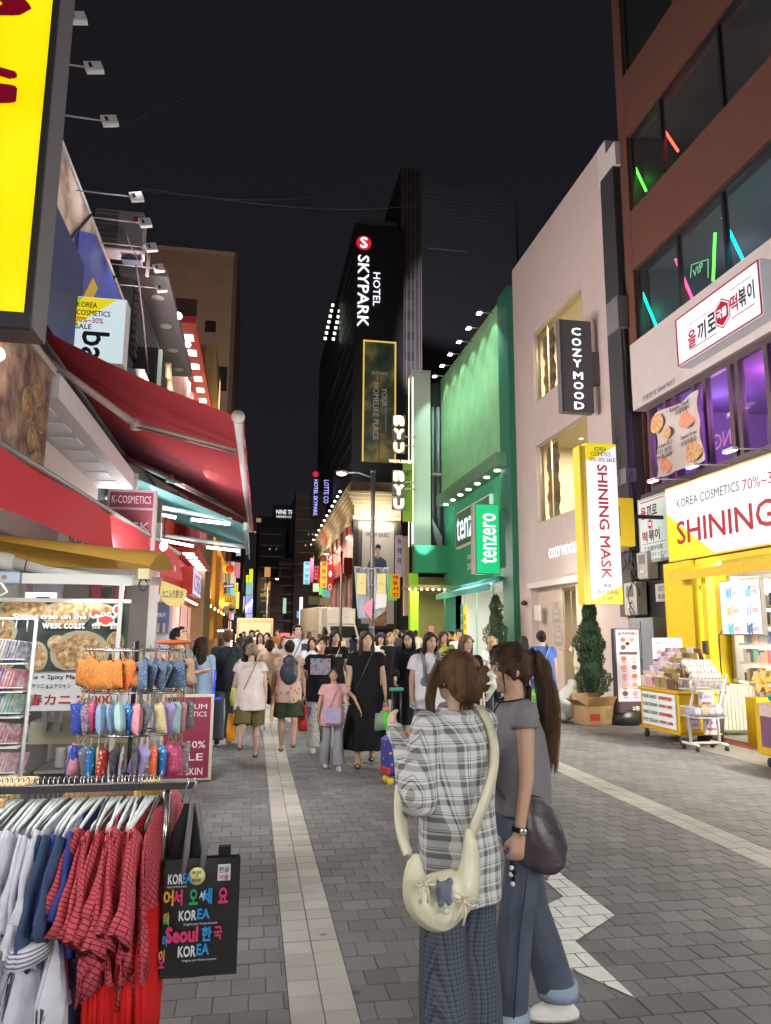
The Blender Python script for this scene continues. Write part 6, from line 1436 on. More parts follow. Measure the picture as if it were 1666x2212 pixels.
text('カニ入り餅 2F',seen(373,1283,Y=8.98),.24,.10,mat('print_brown',(.10,.05,.02)),rsn,'S',.01)
# signs of the distant left side
far = [(481,1213,506,1258,60,mat('sign_cream',(.62,.58,.48),.5,emit=.6),'cream rounded sign with a yellow and red disc',None),
 (482,1262,505,1270,60,lit('sign_wine',(.25,.03,.06),.4),'wine coloured sign with small pale letters','le SAEM'),
 (505,1263,513,1280,62,L_YEL,'small yellow sign near the round signs',None),(514,1155,521,1175,58,lit('sign_cyan',(.1,.45,.8),.8),'tiny cyan sign under the teal awning tip',None),(511,1178,520,1200,60,lit('sign_pale',(.5,.55,.8),.8),'tiny pale lilac sign below the cyan one',None),
 (509,1215,518,1248,62,lit('sign_rosy',(.75,.25,.35),.8),'rose and white vertical sign near the cream sign',None),(531,1285,537,1325,80,lit('sign_violet',(.35,.4,.9),1.0),'violet lit vertical sign, lower left of the pair',None),(539,1285,545,1325,80,lit('sign_violet',(.35,.4,.9),1.0),'violet lit vertical sign, lower right of the pair',None),
 (539,1229,546,1258,80,lit('sign_lemon',(.8,.85,.03),1.0),'lemon yellow vertical sign at the top of the far sign column',None),(532,1242,537,1258,80,MATS['sign_lemon'],'short lemon yellow sign beside the tall one',None),(532,1258,546,1284,80,lit('sign_mint',(.35,.6,.55),.9),'mint lit sign between lemon and violet signs',None),(531,1326,545,1345,80,MATS['sign_violet'],'violet lit sign at the foot of the far sign column',None),
 (657,1213,669,1262,75,lit('sign_skyblue',(.25,.6,.95),.9),'sky blue vertical light box left of the red building','에이랜드'),(693,1213,707,1270,70,lit('sign_amber',(.95,.55,.08),.9),'amber vertical light box with dark characters by the red building','명동약국'),(678,1222,690,1252,72,lit('sign_crimson',(.55,.03,.08),.7),'crimson vertical sign between blue and amber boxes','MUSE'),
 (671,1205,677,1258,74,mat('sign_dusk',(.22,.05,.12),.5,emit=.3),'dusky wine vertical banner beside the sky blue box',None),(708,1205,719,1275,66,lit('sign_redbanner',(.45,.03,.03),.5),'red vertical banner with pale letters on the red building','S·O'),(677,1260,689,1278,70,lit('sign_whitegreen',(.7,.85,.55),.9),'small white and green sign under the crimson one',None),(690,1268,697,1285,69,lit('sign_lime2',(.2,.8,.1),.9),'lime green sign below the amber box',None),
 (697,1272,712,1290,69,lit('sign_teal2',(.15,.5,.45),.8),'teal and orange sign by the foot of the red banner',None),(668,1288,690,1306,64,mat('sign_olive',(.22,.25,.12),.5,emit=.2),'olive awning board above the distant crowd',None),(692,1292,705,1307,60,mat('flag_cream',(.5,.42,.25),.5,emit=.25),'cream paper flag hanging over the distant crowd',None),(707,1292,718,1307,60,MATS['flag_cream'],'second cream paper flag beside the first',None),
 (648,1290,653,1350,76,lit('led_column',(.8,.8,1),1.6),'white sparkling light column at the far kerb',None),(642,1320,652,1335,78,lit('sign_bluedot',(.1,.5,.8),.9),'small round blue lit sign beside the light column',None),(549,1148,553,1150,90,L_YEL,'speck of yellow neon on the far dark block',None),(572,1225,584,1246,100,mat('neon_far',(.8,.42,.12),.5,emit=.7),'slanted orange neon on the far block',None),(572,1260,590,1275,100,MATS['neon_far'],'second slanted orange neon lower on the far block',None),(563,1282,582,1289,95,lit('sign_gold',(.6,.4,.05),.6),'dim gold lettered strip far down the street',None),(612,1292,618,1325,90,lit('sign_palegreen',(.4,.7,.5),.8),'pale green light column in the far middle',None)]
for (a,b,c,d,Y,m,lb_,tx) in far:
    t,x,z,w,h = fbox('shop_sign',lb_,'sign',a,b,c,d,Y,m,.3)
    if tx and h > w:
        for k,ch in enumerate(tx): text(ch,(x,Y-.03,z+h*.40-k*h*.8/max(1,len(tx)-1)),w*.55,h*.6/len(tx),K_BLK if m is not MATS['sign_redbanner'] and m is not MATS['sign_crimson'] else M_TXT,t,'S',.01)
    elif tx: text(tx,(x,Y-.03,z),w*.85,h*.6,L_SKY,t,'S',.01)
    if lb_.startswith('cream rounded'):
        for dx,mm,r in ((-.12,L_YEL,.36),(.12,lit('disc_red',(.75,.05,.02),.9),.34)): MB().lathe([(r,0),(r,.02+dx*.05)],20,(0,0,0),Matrix.Translation((x+dx,Y-.03,z+.25)) @ Matrix.Rotation(R_(90),4,'X')).build('disc_print',mm,t,True)
cs = thing('round_sign','round mustard sign with a black character over the left shops','sign',tuple(seen(492,1300,Y=50)))
MB().lathe([(.55,0),(.55,.1)],24,(0,0,0),Matrix.Translation(seen(492,1300,Y=50)) @ Matrix.Rotation(R_(90),4,'X')).build('sign_disc',lit('mustard_lit',(.7,.48,.06),.7),cs,True); text('光',seen(492,1300,Y=49.88),.55,.55,K_BLK,cs,'S',.03)
t,x,z,w,h = fbox('shop_sign','pale square sign with a dark trefoil logo','sign',484,1309,509,1325,48,mat('sign_taupe',(.45,.38,.36),.5,emit=.3),.2)
for a in (-40,0,40): MB().prism([(0,0),(.07,.14),(0,.28),(-.07,.14)],(x+.1,47.98,z-.1),(math.cos(R_(a)),0,math.sin(R_(a))),(-math.sin(R_(a)),0,math.cos(R_(a))),.01).build('leaf_logo',K_BLK,t,True)
v1 = thing('hotel_sign','small violet vertical hotel sign with red disc far down the street','sign',tuple(seen(681,1110,Y=90)))
fbox('','','',675,1018,689,1116,90,mat('sign_black',(.012,.012,.03),.4),.3,parent=v1,part='board'); text('HOTEL SKYPARK',seen(682,1075,Y=89.9),4.6,.48,lit('letter_violet',(.45,.45,1),1.3),v1,'S',.02,90)
MB().ell(seen(682,1024,Y=89.9),(.38,.05,.38)).build('red_disc',MATS['emblem_red'],v1,True)
v2 = thing('neon_script','slanted violet neon script on the dark tower side','sign',tuple(seen(705,1080,Y=88)))
text('LOTTE CO',seen(705,1062,Y=88),2.9,.6,lit('letter_violet',(.45,.45,1),1.3),v2,'S',.01,90)
# night cables across the street
for i,(a,b,sag,lb_) in enumerate((((250,275),(775,-6),.5,'thin pale cable rising diagonally across the night sky'),((296,404),(1150,385),1.2,'long faint cable sagging across the street near the tower'),((300,410),(860,375),.8,'second faint cable just under the long one'))):
    p,q = seen(*a,Y=22),seen(*b,Y=32)
    pts = [p.lerp(q,k/24)-Vector((0,0,sag*math.sin(math.pi*k/24))) for k in range(25)]
    tag(MB().tube(pts,.012,5).build('overhead_cable',mat('cable_faint',(.12,.11,.12),.6,emit=.03)),lb_,'cable')

lamp_spot('tower_fill',(13.2,48,11.2),(15.3,72,36),5000,(1,.88,.85),75,.7,.3); lamp_spot('tower_fill',(13.0,50,11.2),(33,110,70),80000,(.95,.92,1),27,.35,.3)  # added spots that lift the dark towers out of black
lamp_spot('tower_fill',(5.5,62,14.5),(9.3,84,26),2500,(.9,.92,1),80,.8,.3); lamp_spot('tower_fill',(-1.0,34,10.8),(-6,60,28),15000,(1,.80,.66),70,.8,.3)  # added spots for the hotel side and the tan tower
# ---------------- vehicles ----------------
def truck():
    t = thing('delivery_truck','white box truck with rounded roof deflector facing down the street','truck',(5.15,42,0),R_(10))
    W = mat('truck_white',(.60,.61,.64),.35,vary=.04,coat=.3)
    MB().bevbox((-1.05,1.9,.75),(1.0,6.6,3.15),.04).build('cargo_box',mat('box_white',(.52,.53,.58),.5,vary=.05),t)
    for x in (-1.06,): MB().box((x,1.95,1.7),(x+.012,6.55,1.73)).build('side_rail',G_GREY,t)
    MB().loft([(0,1.0,.45,.92,.92),(0,1.0,.95,.95,.98),(0,1.05,1.45,.95,.95),(0,1.25,1.95,.88,.78),(0,1.3,2.05,.80,.68)],4,M=Matrix.Rotation(0,4,'Z'))
    cab = MB(); prof = [(-.02,.5),(-.05,1.15),(.12,1.30),(.62,2.05),(.75,2.12),(1.8,2.12),(1.8,.5)]
    v = [(s*.92*(1 if z < 1.4 else .94),y,z) for s in (-1,1) for y,z in prof]; n = len(prof)
    cab.add(v,[tuple(range(n)),tuple(reversed(range(n,2*n)))]+[(i,i+n,(i+1) % n+n,(i+1) % n) for i in range(n)]).build('cab',W,t)
    MB().add([(-.78,.16,1.36),(.78,.16,1.36),(.72,.575,2.0),(-.72,.575,2.0)],[(0,1,2,3)]).build('windscreen',mat('truck_glass',(.02,.022,.025),.05,spec=.9),t).location = (0,-.03,.01)
    for s in (-1,1):
        MB().add([(s*.925,.75,1.4),(s*.925,1.55,1.4),(s*.885,1.55,1.98),(s*.885,.85,1.98)],[(0,1,2,3)]).build('side_window',MATS['truck_glass'],t).location = (s*.012,0,0)
        MB().box((s*.95,.35,1.55),(s*1.12,.42,1.85)).build('mirror',G_ALU,t)
        MB().bevbox((s*.62-.14,-.06,.88),(s*.62+.14,.0,1.06),.02).build('headlight',mat('headlight',(.7,.7,.65),.1,emit=.5),t)
        MB().bevbox((s*.86-.06,-.05,.88),(s*.86+.06,.02,1.04),.01).build('indicator',lit('indicator',(1,.45,.02),2.0 if s > 0 else .4),t)
        for y in (.95,4.9):
            w = MB().lathe([(.16,-.1),(.36,-.11),(.38,-.06),(.38,.06),(.36,.11),(.16,.1)],18,(0,0,0),Matrix.Translation((s*.82,y,.38)) @ Matrix.Rotation(R_(90),4,'Y')).build('wheel',mat('tyre',(.02,.02,.02),.8),t)
            MB().lathe([(.02,-.12),(.17,-.12),(.17,.12),(.02,.12)],12,(0,0,0),Matrix.Translation((s*.82,y,.38)) @ Matrix.Rotation(R_(90),4,'Y')).build('rim',G_GREY,w)
    MB().box((-.8,-.08,.45),(.8,.0,.66)).build('bumper',mat('bumper',(.3,.3,.29),.5),t)
    MB().box((-.55,-.06,.70),(.55,-.01,.82)).build('grille',G_ALU,t)
    MB().box((-.25,-.10,.5),(.25,-.08,.62)).build('number_plate',mat('plate_white',(.7,.7,.6)),t)
    MB().box((-.85,1.0,.3),(.85,6.4,.75)).build('chassis',G_ALU,t)
    d = MB(); rows_ = []
    for j in range(9):
        v_ = j/8; rows_.append([((-.86+1.72*i/24),.75+1.15*(v_**.7),2.14+.98*math.sin(v_*1.45)/math.sin(1.45)+.025*abs(math.sin(math.pi*5*i/24))) for i in range(25)])
    V = [p for r in rows_ for p in r]; d.add(V,[(j*25+i,j*25+i+1,(j+1)*25+i+1,(j+1)*25+i) for j in range(8) for i in range(24)],True)
    d.box((-.86,.76,2.12),(-.84,1.88,3.05)); d.box((.84,.76,2.12),(.86,1.88,3.05)); d.box((-.86,1.86,2.12),(.86,1.89,3.08))
    d.build('roof_deflector',W,t)
    return t
truck(); lamp_spot('street_light',(4.3,36.5,6.0),(4.9,42,1.5),900,(1,.90,.74),90,.7,.2)  # spot without a post of its own, aimed at the truck
def car(x,y,col,label,rz=0.0,lights=True):
    t = thing('parked_car' if not lights else 'taxi',label,'car',(x,y,0),rz)
    m = mat('car_%d%d%d' % tuple(int(q*99) for q in col),col,.25,coat=.6)
    MB().loft([(0,0,.28,.80,2.0),(0,0,.55,.88,2.15),(0,0,.85,.88,2.1),(0,0,.95,.82,1.95)],20).build('body',m,t)
    MB().loft([(0,.1,.93,.78,1.5),(0,.15,1.25,.68,1.1),(0,.15,1.42,.60,.9),(0,.15,1.46,.5,.7)],16).build('cabin',m,t)
    MB().add([(-.62,-1.28,.98),(.62,-1.28,.98),(.52,-.88,1.36),(-.52,-.88,1.36)],[(0,1,2,3)]).build('rear_window',MATS['truck_glass'],t).location = (0,-.12,.0)
    for s in (-1,1):
        MB().ell((s*.6,-2.0,.75),(.14,.08,.08)).build('rear_light',lit('tail_red',(1,.05,.02),3),t)
        for yy in (-1.3,1.3): MB().lathe([(.2,-.09),(.31,-.08),(.31,.08),(.2,.09)],14,(0,0,0),Matrix.Translation((s*.78,yy,.31)) @ Matrix.Rotation(R_(90),4,'Y')).build('wheel',MATS['tyre'],t)
    if lights: MB().bevbox((-.3,.0,1.46),(.3,.2,1.6),.02).build('roof_sign',lit('taxi_sign',(.95,.1,.12),2.5),t)
    return t
car(1.35,34,(.62,.16,.02),'orange taxi with red roof light in the middle of the crowd',R_(3))
vn = thing('advert_van','small van with a lit cream advert panel behind the walking crowd','van',(.1,46,0))
MB().bevbox((-1.1,0,.5),(1.1,3.6,2.5),.06).build('body',mat('van_cream',(.6,.52,.35),.5,emit=.1),vn); MB().box((-.95,-.02,.9),(.95,0,2.2)).build('advert_panel',lit('advert_cream',(.85,.75,.45),.8),vn); MB().ell((.5,-.04,1.3),(.3,.02,.25)).build('advert_print',L_YEL,vn)
for s in (-.8,.8): MB().lathe([(.2,-.09),(.33,-.08),(.33,.08),(.2,.09)],14,(0,0,0),Matrix.Translation((s,.6,.33)) @ Matrix.Rotation(R_(90),4,'Y')).build('wheel',MATS['tyre'],vn)
for i,(px,lb_) in enumerate(((543,'shoe'),(560,'bag'))): pass

# shop goods on the left pavement far behind the stall
ga = thing('garment_rack','rack of brown bags standing by the left shops','rack',(-1.9,16.5,0))
MB().box((-2.3,16.4,1.15),(-1.1,16.5,1.18)).build('shelf',G_ALU,ga,True)
for k in range(6): MB().bevbox((-2.3+k*.2,16.35,1.2+.02*(k % 2)),(-2.13+k*.2,16.6,1.45),.02).build('brown_bag',mat('bag_brown%d' % (k % 3),((.22,.08,.03),(.35,.15,.06),(.12,.06,.04))[k % 3],.5),ga,True)
MB().box((-2.3,16.4,0),(-2.25,16.5,1.15)).build('post',G_ALU,ga,True); MB().box((-1.15,16.4,0),(-1.1,16.5,1.15)).build('post',G_ALU,ga,True)
la = thing('light_arch','square arch of small white bulbs behind the man in the dark shirt','light frame',(-.8,18,0))
a,b,c = seen(472,1363,Y=18),seen(500,1362,Y=18),seen(499,1425,Y=18)
for k in range(7): MB().ell(a.lerp(b,k/6),(.022,.022,.022)).build('bulb',lit('bulb_cool',(.85,.92,1),7),la,True)
for k in range(1,12): MB().ell(b.lerp(c,k/11),(.022,.022,.022)).build('bulb',MATS['bulb_cool'],la,True)
MB().box((a.x,18.05,0),(a.x+.04,18.1,a.z)).build('frame',G_ALU,la,True); MB().box((b.x,18.05,0),(b.x+.04,18.1,b.z)).build('frame',G_ALU,la,True); MB().box((a.x,18.05,a.z),(b.x,18.1,a.z+.04)).build('frame',G_ALU,la,True)

# =====================================================================
# RIGHT PAVEMENT: trees, menu board, carton, cart, racks
# =====================================================================
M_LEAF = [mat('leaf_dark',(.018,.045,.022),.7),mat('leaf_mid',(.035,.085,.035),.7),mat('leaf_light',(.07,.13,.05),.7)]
def conifer(x,y,h,r,label,seed,n=9000):
    random.seed(seed)
    t = thing('evergreen_tree',label,'tree',(x,y,0))
    MB().lathe([(.16,0),(.20,.28),(.21,.3),(.17,.3)],14).build('pot',mat('pot_black',(.02,.02,.022),.5),t)
    MB().tube([(0,0,.25),(.01,0,h*.9)],[.035,.008],8).build('trunk',mat('bark',(.07,.045,.03),.9),t)
    V = []; F = []; Mi = []
    for i in range(n):
        u = random.random()**.9; z = .34+(h-.34)*u
        rr = r*(1-((z-.34)/(h-.34))**1.9)**.7*(.82+.22*math.sin(z*7+seed)+.1*math.sin(z*19))*(.55+.45*min(1,(z-.3)*3.0))+.02
        a = random.random()*6.283; rr *= (1+.15*math.sin(3*a+z*4))*(.45+.55*random.random()**.5)
        c = Vector((rr*math.cos(a),rr*math.sin(a),z)); s = random.uniform(.024,.05)
        d = Vector((math.cos(a)*.6+random.uniform(-.5,.5),math.sin(a)*.6+random.uniform(-.5,.5),random.uniform(.5,1.2))).normalized()
        e = d.cross(Vector((random.uniform(-1,1),random.uniform(-1,1),.3))).normalized()
        b = len(V); V += [c-e*s*.4,c+d*s*.6-e*s*.1,c+d*s*1.7,c+e*s*.45+d*s*.4]; F += [(b,b+1,b+2,b+3)]
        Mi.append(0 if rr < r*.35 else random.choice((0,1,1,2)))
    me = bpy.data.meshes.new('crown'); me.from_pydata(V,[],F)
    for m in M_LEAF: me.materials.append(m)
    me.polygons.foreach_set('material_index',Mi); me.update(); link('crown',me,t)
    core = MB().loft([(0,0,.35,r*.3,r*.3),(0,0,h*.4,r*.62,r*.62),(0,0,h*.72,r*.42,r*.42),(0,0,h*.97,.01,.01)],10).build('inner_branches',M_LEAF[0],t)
    return t
conifer(6.98,14.6,2.35,.36,'tall conical evergreen in a black pot under the vertical red lettered sign',4)
conifer(7.15,21.2,2.75,.42,'farther conical evergreen between the green shop and the pink building',9,6500)
lamp_point('door_fill',(7.3,17.5,2.6),90,(1,.9,.7),.3)  # added point lamp before the pink door, fill for the crowd
mn = thing('menu_board','tall narrow menu board with rows of food dishes on a black foot','sign board',(6.6,12.7,0))
xa,xb = 6.53,6.98
MB().bevbox((xa-.03,12.6,.22),(xb+.03,12.72,1.72),.01).build('frame',G_ALU,mn,True)
MB().box((xa,12.59,.42),(xb,12.6,1.70)).build('menu_face',mat('menu_mauve',(.50,.44,.52),.5,emit=.22),mn,True)
MB().box((xa,12.588,.22),(xb,12.6,.42)).build('foot_panel',mat('menu_plum',(.06,.03,.05)),mn,True)
text('을끼로떡볶이',((xa+xb)/2,12.585,1.63),.38,.06,K_BLK,mn,'S',.02); text('2층',((xa+xb)/2+.1,12.583,.30),.14,.08,MATS['white_plastic'],mn,'S',.03)
MB().box((xa+.05,12.584,1.25),(xb-.05,12.588,1.30)).build('menu_bar',MATS['menu_plum'],mn,True)
for i in range(5):
    for j in range(2):
        cc_ = ((.5,.08,.05),(.6,.3,.28),(.45,.18,.12),(.06,.05,.05),(.55,.2,.25))[(i*2+j) % 5]
        MB().prism([(.055*math.cos(R_(a)),.045*math.sin(R_(a))) for a in range(0,360,30)],(xa+.13+j*.2,12.583,1.18-i*.155),(1,0,0),(0,0,1),.002).build('dish_print',pattern('dish_%d' % ((i*2+j) % 5),'food',cc_,tuple(min(1,q*1.5) for q in cc_),40),mn,True)
        MB().box((xa+.10+j*.2,12.583,1.105-i*.155),(xa+.17+j*.2,12.586,1.115-i*.155)).build('caption',K_BLK,mn,True)
for k in range(5): MB().prism([(.05*math.cos(R_(a)),.045*math.sin(R_(a))) for a in range(0,360,30)],(xa+.13+.09*(k % 3),12.583,1.52-.09*(k//3)-.05*(k % 2)),(1,0,0),(0,0,1),.002).build('dish_print',MATS['dish_%d' % (k % 5)],mn,True)
MB().loft([((xa+xb)/2,12.75,0,.33,.22,.04),((xa+xb)/2,12.75,.15,.31,.2,.05),((xa+xb)/2,12.72,.27,.26,.14)],16).build('sandbag_foot',mat('bag_black',(.02,.02,.022),.35,bump=.6,bscale=12),mn,True)
bx_ = thing('cardboard_box','open brown cardboard carton with a red print beside the evergreen pot','carton',(6.2,12.9,0),R_(8))
CB = mat('cardboard',(.42,.27,.13),.8,vary=.08,vscale=4,bump=.2,bscale=80)
mb = MB(); w,d,h = .30,.22,.34
for lo,hi in (((-w,-d,0),(w,-d+.012,h)),((-w,d-.012,0),(w,d,h)),((-w,-d+.012,0),(-w+.012,d-.012,h)),((w-.012,-d+.012,0),(w,d-.012,h)),((-w,-d,.0),(w,d,.012))): mb.box(lo,hi)
mb.build('carton_body',CB,bx_)
for sgn,ang in ((-1,35),(1,-20)): MB().box((-w,0,0),(w,.2,.008),Matrix.Translation((0,sgn*d,h)) @ Matrix.Rotation(R_(90+ang),4,'X')).build('flap',CB,bx_)
MB().box((0,-d,0),(.2,d,.008),Matrix.Translation((-w,0,h)) @ Matrix.Rotation(R_(215),4,'Y')).build('flap',CB,bx_); MB().box((0,-d,0),(.2,d,.008),Matrix.Translation((w,0,h)) @ Matrix.Rotation(R_(-40),4,'Y')).build('flap',CB,bx_)
MB().box((-.24,-d-.003,.08),(-.03,-d,.20)).build('red_print',mat('print_brick',(.45,.05,.03),.7),bx_); MB().box((.10,-d-.003,.1),(.26,-d,.28)).build('grid_print',mat('print_tan',(.33,.2,.08),.7),bx_)
mb = MB(); mb.ell((5.78,13.35,.26),(.26,.24,.27)); mb.ell((5.86,13.3,.50),(.13,.12,.14)); mb.ell((5.68,13.3,.12),(.2,.2,.13)); mb.cap((5.86,13.3,.58),(5.95,13.28,.70),.06,.09)
o = sculpt_part('refuse_bag',mb,.025,mat('bag_white',(.66,.66,.64),.35,bump=.9,bscale=14),None,2,(.018,30)); tag(o,'knotted white plastic refuse bag beside the carton','bag')

# yellow goods cart
ct = thing('goods_cart','yellow wheeled sales cart with a white price board on its side','cart',(6.6,11,0))
YM = mat('cart_yellow',(.72,.46,.01),.45,vary=.05)
MB().bevbox((6.22,10.15,.18),(6.84,11.25,.74),.01).build('cart_body',YM,ct,True); MB().bevbox((6.19,10.12,.74),(6.87,11.28,.79),.008).build('cart_top',mat('cart_edge',(.60,.36,.03),.4),ct,True); MB().bevbox((6.19,10.12,.15),(6.87,11.28,.18),.008).build('cart_base',MATS['cart_edge'],ct,True)
for (x,y) in ((6.27,10.2),(6.27,11.2),(6.8,10.2),(6.8,11.2)):
    w = MB().lathe([(.01,-.018),(.055,-.018),(.055,.018),(.01,.018)],14,(0,0,0),Matrix.Translation((x,y,.055)) @ Matrix.Rotation(R_(90),4,'Y')).build('castor',MATS['tyre'],ct,True); MB().box((x-.03,y-.02,.09),(x+.03,y+.02,.16)).build('fork',MATS['chrome'],ct,True)
MB().box((6.195,10.22,.22),(6.215,11.16,.72)).build('price_board',mat('board_mint',(.62,.68,.64),.5,emit=.2),ct,True)
for i,(a,b) in enumerate((('MASK SHEET','KRW250'),('SUNCREAM','KRW1,800'),('HAND CREAM','KRW800'),('EYE CREAM','KRW1,900'))):
    z = .655-i*.12; text(a,(6.19,10.92,z),.42,.055,K_BLK,ct,'W',.01); text(b,(6.19,10.47,z),.36,.055,K_RED,ct,'W',.03)
random.seed(21)
MPK = [mat('pk_pink',(.70,.42,.46),.3),mat('pk_white',(.72,.70,.74),.3),mat('pk_gold',(.55,.42,.16),.2,.5),mat('pk_teal',(.10,.32,.28),.3),mat('pk_brown',(.16,.09,.06),.3),mat('pk_cream',(.62,.56,.42),.3),mat('pk_lilac',(.5,.42,.6),.3)]
LPK = ['pink','white','gold foil','teal','brown','cream','lilac']
stp = ['front','second','third','fourth','back']
for r in range(5):
    y = 11.15-r*.20
    for k in range(7):
        mi = (0,1,5,4,2)[r] if k % 2 else (1,0,2,2,4)[r]
        if random.random() < .2: mi = random.randrange(7)
        z = .79+.07*min(k,6)+random.uniform(0,.01); x = 6.25+.083*k
        h = .17+.03*(k/6); M_ = Matrix.Translation((x,y,z)) @ Matrix.Rotation(R_(random.uniform(-9,9)),4,'Z') @ Matrix.Rotation(R_(-12+random.uniform(-5,5)),4,'Y')
        o = MB().bevbox((-.012,-.085,0),(.012,.085,h),.004,M_).build('sheet_pack',MPK[mi]); tag(o,'%s sheet mask pack, %s in the %s row on the yellow cart' % (LPK[mi],ORD[k],stp[r]),'pack','packs on the yellow cart')
for k in range(4): tag(MB().bevbox((6.24,10.5+k*.16,.79),(6.42,10.64+k*.16,.98+.0*k),.004).build('pink_carton',MPK[k % 2]),'%s upright %s carton along the cart front edge' % (ordn[k],LPK[k % 2]),'carton')
st_ = MB().bevbox((6.5,10.3,.79),(6.82,11.1,1.10),.02).build('step_riser',MPK[5]); tag(st_,'cream stepped riser under the packs on the cart','display stand')
cd = thing('price_card','white hand lettered price card standing over the cart packs','price card',(7.0,11.0,1.2))
MB().box((6.45,11.2,1.22),(6.98,11.22,1.56)).build('card',mat('card_lilac',(.62,.55,.62),.5,emit=.1),cd,True); text('MASK PACK 1,850',(6.71,11.19,1.48),.42,.06,mat('print_violet',(.25,.15,.5)),cd,'S',.02); text('1,850won  250won',(6.71,11.19,1.33),.44,.08,K_RED,cd,'S',.02)
for (x,y,z,s,a,b) in ((6.62,10.09,.66,.26,'1,350','won'),(6.35,10.02,.36,.22,'PACK','1,900'),(6.62,10.0,.30,.26,'2=1','990')):
    c = thing('price_card','white price card hung on the cart, %s' % {'1,350': 'upper one under the cart top','PACK': 'lower one next to the price board','2=1': 'lower one by the basket rack'}[a],'price card',(x,y,z)); MB().box((x-s/2,y,z-s*.45),(x+s/2,y+.004,z+s*.45)).build('card',mat('card_lilac',(.62,.55,.62)),c,True)
    text(a,(x,y-.004,z+.05),s*.7,.05,MATS['print_violet'],c,'S',.02); text(b,(x,y-.004,z-.04),s*.6,.04,K_RED,c,'S',.02)
# white wire basket rack
wr = thing('basket_rack','white two tier wire basket rack on castors beside the yellow cart','rack',(6.7,9.9,0))
WT = mat('rack_white',(.72,.70,.70),.4)
for s in (0,1):
    x = 6.15+s*.45
    MB().tube([(x,9.62,.09),(x,10.0,.09)],.022,8).build('foot',WT,wr,True); MB().tube([(x,9.8,.09),(x+.06,9.9,.5),(x+.12,9.72,1.05)],.02,8).build('leg',WT,wr,True)
    for y in (9.64,9.98): MB().lathe([(.01,-.015),(.035,-.015),(.035,.015),(.01,.015)],12,(0,0,0),Matrix.Translation((x,y,.035)) @ Matrix.Rotation(R_(90),4,'Y')).build('castor',MATS['tyre'],wr,True)
MB().tube([(6.15,9.8,.10),(6.6,9.8,.10)],.018,8).build('crossbar',WT,wr,True)
for (z,h) in ((.84,.14),(.46,.13)):
    fr_ = MB();
    for zz in (z,z+h): fr_.tube([(6.15,9.62,zz),(6.62,9.62,zz),(6.62,10.02,zz),(6.15,10.02,zz),(6.15,9.62,zz)],.009,5)
    for k in range(26): fr_.tube([(6.15+.47*k/25,9.62,z),(6.15+.47*k/25,9.62,z+h)],.004,4)
    for k in range(12): fr_.tube([(6.15,9.62+.4*k/11,z),(6.15,9.62+.4*k/11,z+h)],.004,4)
    fr_.box((6.15,9.63,z),(6.62,10.01,z+.006)); o = fr_.build('wire_basket',WT,wr,True)
rl = MB().lathe([(.055,0),(.055,.022),(.05,.026),(.055,.03),(.055,.052)],14).mesh('roll',[mat('roll_white',(.70,.66,.66),.3)]);
bn_ = MB().lathe([(.0565,.024),(.0565,.030)],14).mesh('band',[mat('band_plum',(.16,.06,.08),.4)])
for r in range(3):
    for k in range(8):
        t = thing('cream_jar','%s white lidded jar with a dark band in the %s stack of the top basket' % (ORD[k],('lowest','middle','uppermost')[r]),'jar',(6.17+.056*k,9.72+.1*r,1.03+.085*r),0,'jars in the top basket')
        t.rotation_euler = (0,R_(90),R_(-8)); link('jar_body',rl,t); link('jar_band',bn_,t)
for k in range(4): tag(MB().ell((6.22+.11*k,9.7,.93),(.07,.06,.05)).build('face_cream',mat('pot_mauve',(.5,.36,.42),.25)),'%s mauve round pot at the front of the top basket' % ordn[k],'jar')
for k in range(4): tag(MB().bevbox((6.17+.11*k,9.68,.48),(6.26+.11*k,9.9,.60+.03*(k % 2)),.02).build('foil_bag',MPK[(6,2,0,1)[k]]),'%s %s bag lying in the lower basket' % (ordn[k],LPK[(6,2,0,1)[k]]),'pack')
# umbrella bin
ub = thing('umbrella_bin','dark plum waste bin holding clear umbrellas','bin',(7.3,10.4,0))
MB().loft([(6.93,10.5,0,.22,.2),(6.93,10.5,.45,.25,.23),(6.93,10.5,.46,.22,.2),(6.93,10.5,.4,.2,.18)],4,M=None).build('bin_body',mat('bin_plum',(.075,.05,.06),.5),ub,True)
for k in range(9):
    x = 6.79+.035*k; y = 10.40+.04*(k % 4); t = thing('umbrella',('red umbrella with black hook handle standing in the plum bin' if k == 6 else 'clear umbrella with black hook handle standing in the plum bin'),'umbrella',(x,y,.3),0,None if k == 6 else 'clear umbrellas in the bin')
    M_ = mat('umbrella_red',(.55,.04,.04),.3) if k == 6 else mat('umbrella_clear',(.55,.56,.6),.15,alpha=.6)
    dx = .02*(k-4)
    MB().tube([(x,y,.35),(x+dx,y,.72)],[.02,.035],8).build('canopy',M_,t,True); MB().tube([(x+dx,y,.72),(x+dx*1.2,y,.84)]+[(x+dx*1.2+.03*(1-math.cos(a)),y,.84+.03*math.sin(a)) for a in (.6,1.5,2.4,3.1)],.007,6).build('handle',G_ALU,t,True)
